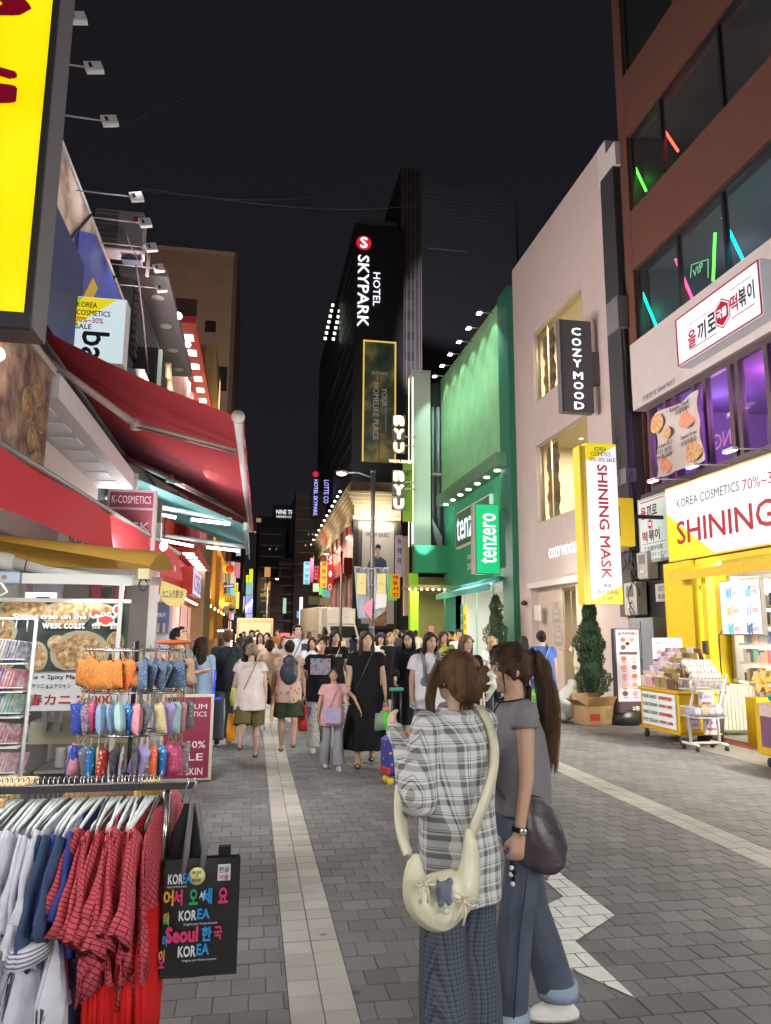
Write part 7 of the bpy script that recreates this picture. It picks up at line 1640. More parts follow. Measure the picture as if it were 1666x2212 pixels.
# wrapped suitcase
sc2 = thing('suitcase','cream suitcase wrapped in clear plastic standing by the yellow door','suitcase',(7.95,11.0,0),R_(-10))
wr_m = mat('wrapped_cream',(.62,.59,.48),.25,bump=.8,bscale=16,coat=.5)
sc2.location = (7.75,11.05,0)
MB().bevbox((-.28,-.16,.07),(.28,.16,.83),.04).build('shell',wr_m,sc2)
for k in range(9): MB().bevbox((-.25+.06*k,-.175,.12),(-.22+.06*k,-.15,.78),.006).build('rib',wr_m,sc2)
for x in (-.22,.22): MB().ell((x,-.1,.035),(.035,.02,.035)).build('wheel',MATS['tyre'],sc2)
MB().bevbox((-.12,-.1,.84),(.14,.1,.90),.01,Matrix.Rotation(R_(12),4,'Y')).build('plastic_wrap',mat('wrap_white',(.7,.7,.68),.2,alpha=.8),sc2)
# orange fan on the right edge and second cart
fn = thing('electric_fan','orange bladed desk fan on a yellow stand at the picture edge','fan',(7.4,9.6,0))
c = Vector((7.30,9.72,.95)); fr_ = MB()
for r in (.19,.14): fr_.tube([c+Vector((r*math.cos(R_(a)),-.03,r*math.sin(R_(a)))) for a in range(0,361,15)],.004,5)
for a in range(0,360,20): fr_.tube([c+Vector((.03*math.cos(R_(a)),-.05,.03*math.sin(R_(a)))),c+Vector((.19*math.cos(R_(a)),-.03,.19*math.sin(R_(a))))],.002,4)
fr_.build('guard',mat('guard_amber',(.5,.3,.08),.4),fn,True)
for k in range(5):
    a = R_(72*k+10); MB().prism([(.03*math.cos(a),.03*math.sin(a)),(.17*math.cos(a-.25),.17*math.sin(a-.25)),(.18*math.cos(a+.3),.18*math.sin(a+.3)),(.05*math.cos(a+.8),.05*math.sin(a+.8))],c,(1,0,0),(0,0,1),.006).build('blade',mat('blade_orange',(.72,.25,.03),.35),fn,True)
MB().ell(c,(.03,.05,.03)).build('hub',MATS['blade_orange'],fn,True); MB().box((c.x-.16,c.y-.05,0),(c.x+.16,c.y+.2,.72)).build('stand',YM,fn,True)
c2_ = thing('goods_cart','second yellow cart with plum panel cut off by the picture edge','cart',(6.7,8.2,0))
MB().bevbox((6.28,7.3,.15),(7.1,8.55,.78),.01).build('cart_body',YM,c2_,True); MB().box((6.27,7.4,.25),(6.28,8.45,.66)).build('plum_panel',mat('panel_plum',(.18,.08,.16)),c2_,True); MB().box((6.265,7.9,.62),(6.28,8.45,.78)).build('photo_strip',pattern('photo_strip','food',(.5,.35,.3),(.7,.6,.55),14),c2_,True)
for y in (7.45,8.4): MB().lathe([(.01,-.02),(.06,-.02),(.06,.02),(.01,.02)],14,(0,0,0),Matrix.Translation((6.35,y,.06)) @ Matrix.Rotation(R_(90),4,'Y')).build('castor',MATS['tyre'],c2_,True)
tag(MB().ell((6.5,8.35,.84),(.16,.12,.07)).build('teal_cloth_pile',cloth('teal_pile',(.05,.30,.28))),'teal cloth heap on the cut off yellow cart','cloth')
tag(MB().box((7.05,9.6,.004),(8.2,10.6,.012)).build('door_mat',mat('mat_red',(.30,.07,.06),.9,vary=.2)),'red door mat before the yellow shop','mat')
tag(MB().box((6.3,5,.002),(7.3,10.5,.006)).build('worn_concrete',mat('concrete_apron',(.26,.25,.22),.8,vary=.12,vscale=4)),kind='structure')
# =====================================================================
# PEOPLE
# =====================================================================
SKIN = {'a': mat('skin_fair',(.56,.36,.27),.5,vary=.06,vscale=14),'b': mat('skin_tan',(.42,.25,.17),.5,vary=.06,vscale=14),'c': mat('skin_warm',(.50,.30,.20),.5,vary=.06,vscale=14)}
def hairmat(n,c): return mat('hair_'+n,c,.55,vary=.6,vscale=26,stretch=(1,1,.07),bump=.9,bscale=160,spec=.18)
HAIR = {'black': hairmat('black',(.012,.010,.010)),'dark': hairmat('dark',(.025,.014,.010)),'brown': hairmat('brown',(.09,.045,.022)),'red': hairmat('red',(.16,.065,.03)),'blond': hairmat('blond',(.30,.20,.10)),'curly': hairmat('curly',(.26,.20,.14)),'bronze': hairmat('bronze',(.15,.085,.045)),'pony': hairmat('pony',(.055,.030,.018))}
M_EYEW = mat('eye_white',(.6,.58,.55),.3); M_IRIS = mat('iris',(.02,.012,.01),.2); M_LIP = mat('lips',(.42,.13,.12),.5); M_BROW = mat('brow',(.03,.02,.015),.8); M_SOLE = mat('sole',(.6,.58,.55),.6)
CL = lambda n,c: cloth('cl_'+n,c)

def skeleton(h,ps):
    """joints in the figure's own frame: x to its right, y ahead, z up"""
    k = h/1.71; J = {}
    lean = R_(ps.get('lean',2)); hipz = .90*k-ps.get('drop',.01)
    def legs(side,sw,kn,out=0):
        hip = Vector((side*.088*k,0,hipz)); a = R_(sw)
        knee = hip+Vector((side*(.01+out)*k,math.sin(a)*.43*k,-math.cos(a)*.43*k)); b = R_(sw-kn)
        ank = knee+Vector((side*out*k,math.sin(b)*.40*k,-math.cos(b)*.40*k)); return hip,knee,ank
    for s,n in ((1,'R'),(-1,'L')): J['hip'+n],J['knee'+n],J['ank'+n] = legs(s,*ps.get('leg'+n,(0,0)))
    low = min(J['ankR'].z,J['ankL'].z)-.075*k
    for q in J: J[q].z -= low
    pel = Vector((0,0,hipz-low+.03*k)); up = Vector((0,math.sin(lean),math.cos(lean)))
    J['pel'] = pel; J['waist'] = pel+up*.13*k; J['chest'] = pel+up*.32*k; J['neck'] = pel+up*.515*k
    tw = R_(ps.get('twist',0)); w = ps.get('sh',1)*.165*k
    for s,n in ((1,'R'),(-1,'L')):
        sh = pel+up*.455*k+Vector((s*w*math.cos(tw),s*w*math.sin(tw),0)); f,o,e = ps.get('arm'+n,(5,8,10))[:3]
        f,o,e = R_(f),R_(o),R_(e)
        d = Vector((s*math.sin(o),math.sin(f)*math.cos(o),-math.cos(f)*math.cos(o))); el = sh+d*.265*k
        inw = R_(ps.get('in'+n,0)); f2 = f+e
        d2 = Vector((s*math.sin(o*.5)-s*math.sin(inw),math.sin(f2)*math.cos(inw),-math.cos(f2)*math.cos(inw))).normalized()
        J['sh'+n],J['el'+n],J['wr'+n] = sh,el,el+d2*.235*k; J['hd'+n] = d2
    ny,nx,nr = ps.get('head',(0,0,0)); J['hrot'] = Matrix.Rotation(R_(-ny),4,'Z') @ Matrix.Rotation(R_(-nx),4,'X') @ Matrix.Rotation(R_(nr),4,'Y')
    J['hc'] = J['neck']+up*.035*k+(J['hrot'] @ Vector((0,.018*k,.095*k))); J['k'] = k; J['up'] = up
    return J

def head_prims(mb,J,k,det):
    M = Matrix.Translation(J['hc']) @ J['hrot']
    mb.ell((0,-.008*k,.025*k),(.073*k,.092*k,.092*k),M,16,10)
    mb.ell((0,.022*k,-.035*k),(.058*k,.062*k,.072*k),M,14,8); mb.ell((0,.048*k,-.082*k),(.030*k,.030*k,.024*k),M,10,6)
    p = lambda *a: M @ Vector([q*k for q in a])
    mb.cap(p(0,.083,.018),p(0,.101,-.022),.008*k,.0125*k,8)
    mb.cap(p(-.012,.092,-.026),p(.012,.092,-.026),.008*k,.008*k,6)
    if det < .012:
        mb.cap(p(-.04,.076,.030),p(.04,.076,.030),.010*k,.010*k,6); mb.cap(p(-.018,.081,-.055),p(.018,.081,-.055),.0085*k,.0085*k,6)
        for s in (-1,1): mb.ell((s*.040*k,.055*k,-.022*k),(.022*k,.022*k,.022*k),M,8,6)
    for s in (-1,1): mb.ell((s*.074*k,-.002*k,-.005*k),(.010*k,.018*k,.030*k),M,8,6)
    mb.cap(J['neck']-J['up']*.05*k,J['hc']+Vector((0,-.01*k,-.05*k)),.050*k,.047*k,12)

def hand_prims(mb,wr,d,k,side,curl=.5,thick=1.0):
    d = d.normalized(); lat = Vector((0,1,0)); lat = (lat-d*lat.dot(d)).normalized(); nrm = d.cross(lat)*side  # fingers curl towards nrm
    if nrm.x*side > 0: nrm = -nrm
    palm = wr+d*.045*k
    for q in (-.024,-.008,.008,.024): mb.cap(wr+d*.01*k+lat*q*.7*k,wr+d*.075*k+lat*q*k,.013*k*thick,.0105*k*thick,8)
    for i,(q,L) in enumerate(((.027,.068),(.009,.076),(-.009,.070),(-.026,.055))):
        a = wr+d*.078*k+lat*q*k; c1 = curl*.7; p1 = a+(d*math.cos(c1)+nrm*math.sin(c1))*L*.45*k; c2 = curl*1.6; p2 = p1+(d*math.cos(c2)+nrm*math.sin(c2))*L*.32*k; c3 = curl*2.4; p3 = p2+(d*math.cos(c3)+nrm*math.sin(c3))*L*.25*k
        for u,v,r0,r1 in ((a,p1,.0092,.0085),(p1,p2,.0085,.0078),(p2,p3,.0078,.0068)): mb.cap(u,v,r0*k*thick,r1*k*thick,7)
    t0 = wr+d*.022*k+lat*.022*k; t1 = t0+(d*.7+lat*.65+nrm*.3).normalized()*.038*k; t2 = t1+(d*.9+lat*.15+nrm*.45).normalized()*.030*k
    mb.cap(t0,t1,.0125*k*thick,.0098*k*thick,7); mb.cap(t1,t2,.0096*k*thick,.0078*k*thick,7)

def body(J,det,b=1.0,sleeves=0,curl=(.5,.5),thick=1.0,bare_foot=True):
    k = J['k']; mb = MB(); head_prims(mb,J,k,det)
    up = J['up']; Mt = Matrix.Translation(J['chest']) @ up.to_track_quat('Z','Y').to_matrix().to_4x4()
    P = lambda j: J[j]
    mb.cap(P('pel')+Vector((-.05*k,0,0)),P('pel')+Vector((.05*k,0,0)),.095*k*b,.095*k*b); mb.cap(P('pel'),P('chest'),.095*k*b,.095*k*b)
    mb.cap(P('chest')+Vector((-.045*k,0,0)),P('chest')+Vector((.045*k,0,0)),.09*k*b,.09*k*b)
    for n in 'RL':
        mb.cap(P('sh'+n),P('neck')-up*.06*k,.045*k,.045*k); mb.cap(P('sh'+n),P('chest'),.048*k,.07*k)
        mb.cap(P('sh'+n),P('el'+n),.045*k*b,.034*k*b); mb.cap(P('el'+n),P('wr'+n),.035*k*b,.023*k)
        mb.cap(P('hip'+n),P('knee'+n),.080*k*b,.050*k*b); kn,an = P('knee'+n),P('ank'+n)
        m = kn.lerp(an,.33)+Vector((0,-.016*k,0)); mb.cap(kn,m,.047*k*b,.052*k*b); mb.cap(m,an,.050*k*b,.031*k)
        mb.cap(an+Vector((0,-.025*k,-.035*k)),an+Vector((0,.10*k,-.05*k)),.032*k,.024*k)
        hand_prims(mb,P('wr'+n),J['hd'+n],k,1 if n == 'R' else -1,curl[0 if n == 'R' else 1],thick)
    return sculpt(mb,det,3 if det < .012 else 2,.5)

def tee(J,b,hem=.0,slv=.5,loose=1.0,neck=True):
    """shirt: torso loft in world-up rings plus sleeves, slv = share of the whole arm covered"""
    k = J['k']; mb = MB(); p = J['pel']; ch = J['chest']; nk = J['neck']; wd = (J['shR']-J['shL']).length/2
    c = lambda t: p.lerp(nk,t)
    z0 = -.14-hem; a = p+Vector((0,0,z0*k))
    rows = [(a,.166*b*loose,.132*b*loose,.05),(p,.163*b*loose,.130*b*loose,.03),(c(.3),.138*b*loose,.108*b*loose,.02),(c(.6),.150*b*loose,.118*b,0),(c(.8),.150*b,.105*b,0),(c(.92),.115,.075,0),(c(.99),.058,.056,0)]
    mb.loft([(q.x,q.y,q.z,rx*k,ry*k,w) for q,rx,ry,w in rows],26,wk=7,ph=random.random()*6)
    for n in 'RL':
        sh,el,wr = J['sh'+n],J['el'+n],J['wr'+n]; mb.cap(c(.85),sh,.055*k,.056*k)
        if slv > 0:
            L = slv*2
            if L <= 1: mb.tube([sh-(el-sh)*.05,sh.lerp(el,L*.5),sh.lerp(el,L)],[.057*k*b,.060*k*b*loose,.064*k*b*loose],12)
            else: mb.cap(sh,el,.058*k*b,.050*k*b*loose); mb.tube([el,el.lerp(wr,(L-1)*.5),el.lerp(wr,L-1)],[.050*k*b*loose,.047*k*b*loose,.042*k*b*loose],12)
    return mb
def trousers(J,b,length=1.0,wide=1.0,flare=1.0):
    k = J['k']; mb = MB(); p = J['pel']
    mb.loft([(p.x,p.y,p.z-.10*k,.150*k*b,.118*k*b),(p.x,p.y,p.z,.150*k*b,.115*k*b),(p.x,p.y,p.z+.08*k,.128*k*b,.100*k*b)],20)
    for n in 'RL':
        h,kn,an = J['hip'+n],J['knee'+n],J['ank'+n]; L = length*2
        if L <= 1: e = h.lerp(kn,L); mb.tube([h+Vector((0,0,.02*k)),h.lerp(kn,L*.5),e],[.088*k*b,.090*k*b*wide,.092*k*b*wide*flare],14)
        else:
            mb.cap(h,kn,.088*k*b,.066*k*b*wide); e = kn.lerp(an,L-1)
            mb.tube([kn,kn.lerp(e,.5),e],[.066*k*b*wide,.064*k*b*wide*flare,.066*k*b*wide*flare],14)
    return mb
def skirt(J,b,length,flare=1.6,wav=.10):
    k = J['k']; mb = MB(); p = J['pel']; z = p.z+.12*k; m = (J['kneeR']+J['kneeL'])/2; an = (J['ankR']+J['ankL'])/2
    rings = []
    for i in range(8):
        t = i/7; zz = z-length*k*t; q = p.lerp(an,max(0,t*length-.1)); w = .122+(.03 if t > .1 else 0)+.125*(flare-1)*t
        rings.append((q.x*.5,q.y*.6,zz,w*k*b,w*.82*k*b,wav*t))
    mb.loft(rings,48,wk=8,ph=random.random()*6); return mb
def hair(J,style,det):
    k = J['k']; M = Matrix.Translation(J['hc']) @ J['hrot']; mb = MB(); p = lambda *a: M @ Vector([q*k for q in a])
    mb.ell((0,-.024*k,.034*k),(.083*k,.096*k,.095*k),M,16,10)
    if style in ('short','man'):
        mb.ell((0,-.045*k,-.005*k),(.078*k,.062*k,.075*k),M); mb.ell((0,.04*k,.085*k),(.062*k,.05*k,.030*k),M)
        for s in (-1,1): mb.ell((s*.068*k,.0,.03*k),(.018*k,.045*k,.045*k),M)
    elif style == 'curly':
        for i in range(60):
            a,e = random.uniform(0,6.28),random.uniform(-.6,1.5); d = Vector((math.cos(a)*math.cos(e),math.sin(a)*math.cos(e),math.sin(e)))
            if d.y > .55 and d.z < .5: continue
            mb.ell((d.x*.092*k,(d.y*.10-.02)*k,(d.z*.105+.015)*k),(.026*k,)*3,M,7,5)
    elif style in ('long','bob','pony','bun'):
        L = {'long': .36,'bob': .16,'pony': .08,'bun': .07}[style]
        for s in (-1,1):
            mb.cap(p(s*.070,.02,.05),p(s*.080,.012 if style in ('long','bob') else -.02,-.06 if style != 'bun' else -.03),.022*k,.020*k)
            if style in ('long','bob'): mb.tube([p(s*.075,.015,-.03),p(s*.088,.008,-.03-L*.5),p(s*.075,.0,-.03-L)],[.026*k,.034*k,.014*k],10)
        mb.tube([p(0,-.06,.04),p(0,-.082,-.05),p(0,-.078,-.03-L*.6),p(0,-.06,-.03-L)],[.070*k,.066*k,(.078 if L > .1 else .05)*k,.035*k],14)
        for s in (-1,1): mb.cap(p(0,.055,.105),p(s*.066,.062,.045),.020*k,.016*k)
        if style == 'pony': mb.tube([p(0,-.10,.05),p(0,-.15,.03),p(0,-.16,-.08),p(0,-.13,-.25)],[.025*k,.034*k,.036*k,.012*k],10)
        if style == 'bun': mb.ell((0,-.10*k,.085*k),(.04*k,)*3,M)
    return mb
def face(J,root,det,brow=True):
    k = J['k']; M = Matrix.Translation(J['hc']) @ J['hrot']
    for s in (-1,1):
        mb = MB(); mb.ell((s*.031*k,.0795*k,.006*k),(.0145*k,.007*k,.0062*k),M,10,6); mb.slot(1); mb.ell((s*.031*k,.0835*k,.006*k),(.0068*k,.005*k,.0062*k),M,8,6); mb.build('eye',[M_EYEW,M_IRIS],root)
        MB().tube([M @ Vector((s*.046*k,.076*k,.028*k)),M @ Vector((s*.03*k,.087*k,.034*k)),M @ Vector((s*.014*k,.089*k,.029*k))],[.0028*k,.004*k,.003*k],6).build('eyebrow',M_BROW,root)
    mb = MB(); mb.tube([M @ Vector((-.021*k,.083*k,-.051*k)),M @ Vector((0,.0905*k,-.049*k)),M @ Vector((.021*k,.083*k,-.051*k))],[.003*k,.0055*k,.003*k],6); mb.tube([M @ Vector((-.018*k,.083*k,-.056*k)),M @ Vector((0,.089*k,-.059*k)),M @ Vector((.018*k,.083*k,-.056*k))],[.003*k,.0055*k,.003*k],6); mb.build('mouth',M_LIP,root)
def shoes(J,root,m,kind='sneaker'):
    k = J['k']
    for n in 'RL':
        a = J['ank'+n]; mb = MB(); z = -.042*k
        if kind == 'sandal':
            mb.loft([(a.x,a.y+.03*k,a.z-.075*k,.036*k,.115*k),(a.x,a.y+.03*k,a.z-.052*k,.038*k,.118*k)],14)
            for y in (-.02,.05,.09): mb.tube([(a.x-.036*k,a.y+y*k,a.z-.06*k),(a.x,a.y+y*k,a.z-.018*k),(a.x+.036*k,a.y+y*k,a.z-.06*k)],.009*k,6)
            mb.build('shoe',m,root)
        else:
            mb.loft([(a.x,a.y+.035*k,a.z-.075*k,.038*k,.12*k),(a.x,a.y+.035*k,a.z-.05*k,.042*k,.122*k),(a.x,a.y+.03*k,a.z-.03*k,.038*k,.10*k),(a.x,a.y+.005*k,a.z-.005*k,.034*k,.055*k),(a.x,a.y-.012*k,a.z+.02*k,.030*k,.036*k)],16)
            mb.build('shoe',m,root)
            MB().loft([(a.x,a.y+.035*k,a.z-.079*k,.039*k,.121*k),(a.x,a.y+.035*k,a.z-.058*k,.0435*k,.1245*k)],16).build('sole',M_SOLE,root)

def person(label,x,y,h,face_deg,ps,top,bot,hr,skin='a',b=1.0,det=.012,shoe=('sneaker',(.6,.6,.58)),group=None,extra=None,fc=True):
    """face_deg 0 = walks away down the street, 180 = walks towards the lens"""
    ps = dict(ps); hd_ = ps.get('head',(0,0,0)); ps['head'] = (hd_[0]+random.uniform(-9,9),hd_[1]+random.uniform(-5,5),random.uniform(-4,4)); face_deg += random.uniform(-7,7)
    J = skeleton(h,ps); t = thing('person',label,'person',(x,y,0),R_(face_deg),group)
    me = body(J,det,b); me.name = 'body'; me.materials.append(SKIN[skin]); link('body',me,t)
    if top:
        tm,slv,hem,loose = top; sculpt_part('top',tee(J,b*1.06,hem,slv,loose),det,tm,t,2,(.006,22))
    if bot:
        kd,bm_ = bot[0],bot[1]
        if kd == 'skirt': sculpt_part('skirt',skirt(J,b,bot[2],bot[3]),det*.9,bm_,t,2,(.005,18))
        else: sculpt_part('trousers' if bot[2] > .6 else 'shorts',trousers(J,b,bot[2],bot[3],bot[4] if len(bot) > 4 else 1),det,bm_,t,2,(.006,20))
    st,hc = hr; sculpt_part('hair',hair(J,st,det),det*.8,HAIR[hc],t,3,(.004,60,.1))
    if fc: face(J,t,det)
    if shoe: shoes(J,t,mat('shoe_%d%d%d' % tuple(int(q*99) for q in shoe[1]),shoe[1],.6),shoe[0])
    if extra: extra(J,t)
    return t,J
def strap(J,t,m,frm='R',w=.022,name='strap',low=-.05,outw=1.0):
    """cross-body strap from one shoulder to the other hip, round the back and the front"""
    k = J['k']; s = 1 if frm == 'R' else -1; sh = (J['sh'+frm]*.55+J['neck']*.45)+Vector((0,0,.035*k)); hp = J['pel']+Vector((-s*.16*k,0,low*k)); c = J['chest']
    for sg in (-1,1):
        pts = [sh,(sh*.7+c*.3)+Vector((0,sg*.13*k*outw,0)),c.lerp(hp,.35)+Vector((0,sg*.155*k*outw,0)),c.lerp(hp,.8)+Vector((0,sg*.12*k*outw,0)),hp]
        v = [];
        for i in range(21):
            q = i/20*(len(pts)-1); a = min(int(q),len(pts)-2); p = pts[a].lerp(pts[a+1],q-a); v.append(p)
        mb = MB(); V = []
        for i,p in enumerate(v):
            V += [p+Vector((0,0,w*k)),p-Vector((0,0,w*k)),p-Vector((0,-sg*.006,w*k)),p+Vector((0,sg*.006,w*k))]
        F = [(i*4+j,i*4+(j+1) % 4,(i+1)*4+(j+1) % 4,(i+1)*4+j) for i in range(20) for j in range(4)]
        mb.add(V,F,True); mb.build(name,m,t)
WALK = dict(lean=3,legR=(22,10),legL=(-20,34),armR=(-14,8,12),armL=(18,8,16))
WALK2 = dict(lean=3,legL=(22,8),legR=(-20,32),armL=(-12,8,12),armR=(16,8,16))
STAND = dict(lean=1,legR=(3,2),legL=(-3,4),armR=(4,8,14),armL=(2,8,12))
def P_(base,**k): d = dict(base); d.update(k); return d
def g(px,Y): return seen(px,1372,Y=Y).x      # cross-street position of a figure seen at px
TEE = lambda n,c,s=.27,hem=.03,lo=1.08: (CL(n,c),s,hem,lo)
def held_bag(name,label,at,w,h,d,m,ang=0,hm=None,extra=None):
    t = thing(name,label,'bag',at,R_(ang))
    mb = MB(); mb.loft([(0,0,-h-.12,w*.46,d*.5,.03),(0,0,-h*.6-.12,w*.52,d*.62,.04),(0,0,-.12,w*.48,d*.3,.03)],16,wk=5); mb.build('bag_body',m,t)
    for s in (-1,1): MB().tube([(-w*.2,s*d*.2,-.13),(-w*.08,s*.01,.0),(w*.08,s*.01,.0),(w*.2,s*d*.2,-.13)],.006,6).build('handle',hm or G_ALU,t)
    if extra: extra(t)
    return t
def wpos(t,J,j,off=(0,0,0)): return t.matrix_basis @ (J[j]+Vector(off))
def palm(t,J,n): return t.matrix_basis @ (J['wr'+n]+J['hd'+n]*.085*J['k'])

random.seed(31)
D1 = .011
# --- walking away on the left ---
t,J = person('man in dark slate tee and loose grey jeans walking away, strap across his back',g(492,11.3),11.3,1.67,2,P_(WALK,armR=(-4,7,6),armL=(4,9,6),legR=(8,4),legL=(-6,8)),TEE('slate',(.035,.045,.055),.26,.02,1.1),('t',pattern('denim_grey','denim',(.10,.13,.17),(.20,.25,.31),7),1.0,1.35,1.1),('man','red'),'a',1.02,D1,('sneaker',(.05,.05,.05)),extra=lambda J,t: strap(J,t,CL('blk',(.012,.012,.014)),'R',.014))
t,J = person('woman with curly grey blond hair, white tee and olive shorts walking away',g(545,9.9),9.9,1.50,3,P_(WALK,legR=(20,4),legL=(-18,48),armL=(4,13,8),armR=(-8,10,8),head=(6,4,0)),(CL('cream',(.70,.62,.60)),.20,.05,1.15),('s',CL('olive',(.13,.12,.05)),.44,1.12,1.1),('curly','curly'),'a',1.14,D1,('sandal',(.10,.06,.04)),extra=lambda J,t: strap(J,t,CL('sand',(.38,.30,.18)),'R',.026))
held_bag('shopping_bag','orange plastic shopping bag in the hand of the curly haired woman',palm(t,J,'L'),.20,.34,.1,mat('bag_orange',(.78,.32,.02),.35,emit=.05),70)
o = MB().loft([(0,0,-.1,.04,.06),(0,0,0,.06,.10),(0,0,.14,.04,.08)],14).build('handbag',mat('bag_limeyellow',(.50,.52,.10),.4)); o.location = wpos(t,J,'pel',(-.20,.03,-.02)); tag(o,'lime yellow handbag at the hip of the curly haired woman','bag')
t,J = person('short dark haired woman in pinkish top and dark green shorts walking away',g(627,10.4),10.4,1.53,-3,P_(WALK2,legR=(-10,40),legL=(12,2),armR=(-6,12,10),armL=(6,14,10)),(pattern('pink_print_top','blobs',(.60,.40,.34),(.35,.20,.15),16,size=.3),.16,.04,1.12),('s',CL('pine',(.045,.065,.045)),.42,1.2,1.15),('short','dark'),'c',1.10,D1,('sandal',(.12,.08,.05)))
o = sculpt_part('backpack',MB().ell((0,0,-.02),(.125,.07,.17)).ell((0,0,.14),(.09,.05,.08)).cap((0,.02,.2),(.12,.1,.08),.03,.03),.012,mat('pack_navy',(.025,.035,.055),.5,bump=.4,bscale=30),None,3,(.008,30)); o.location = wpos(t,J,'chest',(0,-.155,-.02)); tag(o,'navy drawstring backpack on the woman in dark green shorts','backpack')
# --- coming towards the lens ---
t,J = person('girl in pale pink tee and grey trousers holding the hand of the woman in black',g(722,9.1),9.1,1.19,176,P_(WALK2,legR=(-8,10),legL=(10,4),armL=(10,48,12),armR=(-4,14,8),head=(8,-22,0)),(CL('pinktee',(.66,.36,.36)),.27,.06,1.2),('t',pattern('grey_melange','denim',(.22,.23,.26),(.34,.35,.38),30),1.0,1.2,1.25),('bun','dark'),'c',.98,.010,('sneaker',(.66,.52,.50)),extra=lambda J,t: strap(J,t,CL('lilac',(.36,.28,.46)),'L',.012))
o = MB().bevbox((-.10,-.035,-.11),(.10,.035,.09),.02).build('shoulder_bag',mat('bag_lilac',(.40,.33,.52),.35,vary=.2,vscale=20)); o.location = wpos(t,J,'pel',(.03,.19,.0)); tag(o,'lilac square shoulder bag in front of the girl in pink','bag')
girl = (t,J)
t,J = person('smiling long haired woman in a long black dress walking towards the viewer',g(791,9.25),9.25,1.65,178,P_(WALK,legL=(-8,16),legR=(10,4),armR=(2,9,12),armL=(4,13,8),head=(-14,-4,0)),(CL('blk',(.012,.012,.014)),.26,.0,1.06),('skirt',CL('blk',(.012,.012,.014)),.84,1.9),('long','dark'),'c',1.16,D1,('sandal',(.02,.02,.02)),extra=lambda J,t: strap(J,t,mat('strap_shine',(.03,.035,.04),.35),'L',.014))
held_bag('gift_bag','green and clear gift bag hanging from the hand of the woman in the long dress',palm(t,J,'L'),.17,.22,.08,mat('bag_green',(.10,.62,.06),.3,emit=.06),20,None,lambda q: (MB().loft([(-.10,-.01,-.34,.07,.04),(-.09,-.01,-.14,.07,.03)],12).build('clear_bag',mat('bag_clear',(.35,.42,.36),.2,alpha=.7),q),MB().ell((.0,0,-.10),(.05,.04,.04)).build('pink_tissue',mat('tissue_pink',(.75,.25,.35),.6),q)))
t,J = person('woman in black printed tee and mottled trousers with tote straps',g(694,10.5),10.5,1.56,178,P_(WALK,legR=(10,4),legL=(-10,22),armR=(-4,9,10),armL=(8,10,12)),(CL('blk',(.012,.012,.014)),.34,.05,1.25),('t',pattern('mottled','multi',(.10,.10,.10),(0,0,0),60,mixf=.55,sat=.1,val=.9),1.0,1.3,1.1),('bun','dark'),'c',1.08,D1,('sneaker',(.65,.62,.58)))
q = wpos(t,J,'chest'); MB().box((-.13,.172,-.10),(.15,.18,.12)).build('chest_print',pattern('tee_print','food',(.45,.08,.10),(.30,.34,.48),18,(.12,.12,.16)),t).location = J['chest']
held_bag('paper_bag','red paper carrier bag with a dark blue side panel',palm(t,J,'R'),.19,.34,.10,mat('bag_red',(.60,.04,.04),.45),-25,G_WHT,lambda q: MB().box((.075,-.055,-.46),(.11,.055,-.13)).build('blue_side',mat('bag_blue',(.06,.06,.25),.45),q))
held_bag('paper_bag','dark green and red paper bag held behind the girl in pink',wpos(t,J,'wrL',(.05,.0,-.07)),.14,.2,.08,mat('bag_dgreen',(.02,.28,.12),.45),20,G_WHT)
t,J = person('tall woman in black lettered tee and checked trousers with white strap',g(722,12.0),12.0,1.70,182,P_(WALK2,armL=(8,10,8),head=(-8,0,0)),(CL('blk',(.012,.012,.014)),.28,.0,1.08),('t',pattern('check_bw','checks',(.02,.02,.02),(.6,.6,.58),34),1.0,1.2),('long','black'),'a',1.0,D1,extra=lambda J,t: strap(J,t,CL('white',(.7,.7,.7)),'L',.012))
text('SEOUL MOOD',J['chest']+Vector((0,.135,.05)),.22,.035,MATS['white_plastic'],t,'S',.01,world=False,r=(-1,0,0))
t,J = person('man in pale tee with black bag reading a folder in the crowd',g(643,14),14,1.77,176,P_(STAND,armL=(20,10,80),armR=(15,8,60),head=(-14,-10,0)),TEE('ice',(.60,.66,.70),.28),('t',CL('nav2',(.03,.035,.05)),1.0,1.1),('man','black'),'a',1.02,D1,extra=lambda J,t: strap(J,t,CL('blk',(.012,.012,.014)),'L',.016))
tag(MB().bevbox((-.1,-.02,-.14),(.1,.02,.14),.01).build('folder',mat('folder_dark',(.04,.045,.06),.4)),'dark folder held by the man in the pale tee','folder').location = wpos(t,J,'wrL',(.05,.1,.05))
t,J = person('woman in black shirt dress with glasses, mouth open, laughing',g(884,10.2),10.2,1.66,172,P_(WALK,legR=(6,4),legL=(-8,12),armR=(8,8,50),armL=(0,9,10),head=(24,12,6)),(CL('ink',(.014,.016,.022)),.85,.0,1.12),('skirt',CL('ink',(.014,.016,.022)),.66,1.6),('bob','black'),'a',1.18,D1,('sandal',(.03,.03,.03)))
M = Matrix.Translation(J['hc']) @ J['hrot']
gl = MB();
for s in (-1,1): gl.tube([M @ Vector((s*.032+.021*math.cos(a),.094,.006+.017*math.sin(a))) for a in np.arange(0,6.4,.5)],.0022,5)
gl.tube([M @ Vector((-.011,.096,.008)),M @ Vector((.011,.096,.008))],.002,5); gl.build('glasses',G_ALU,t)
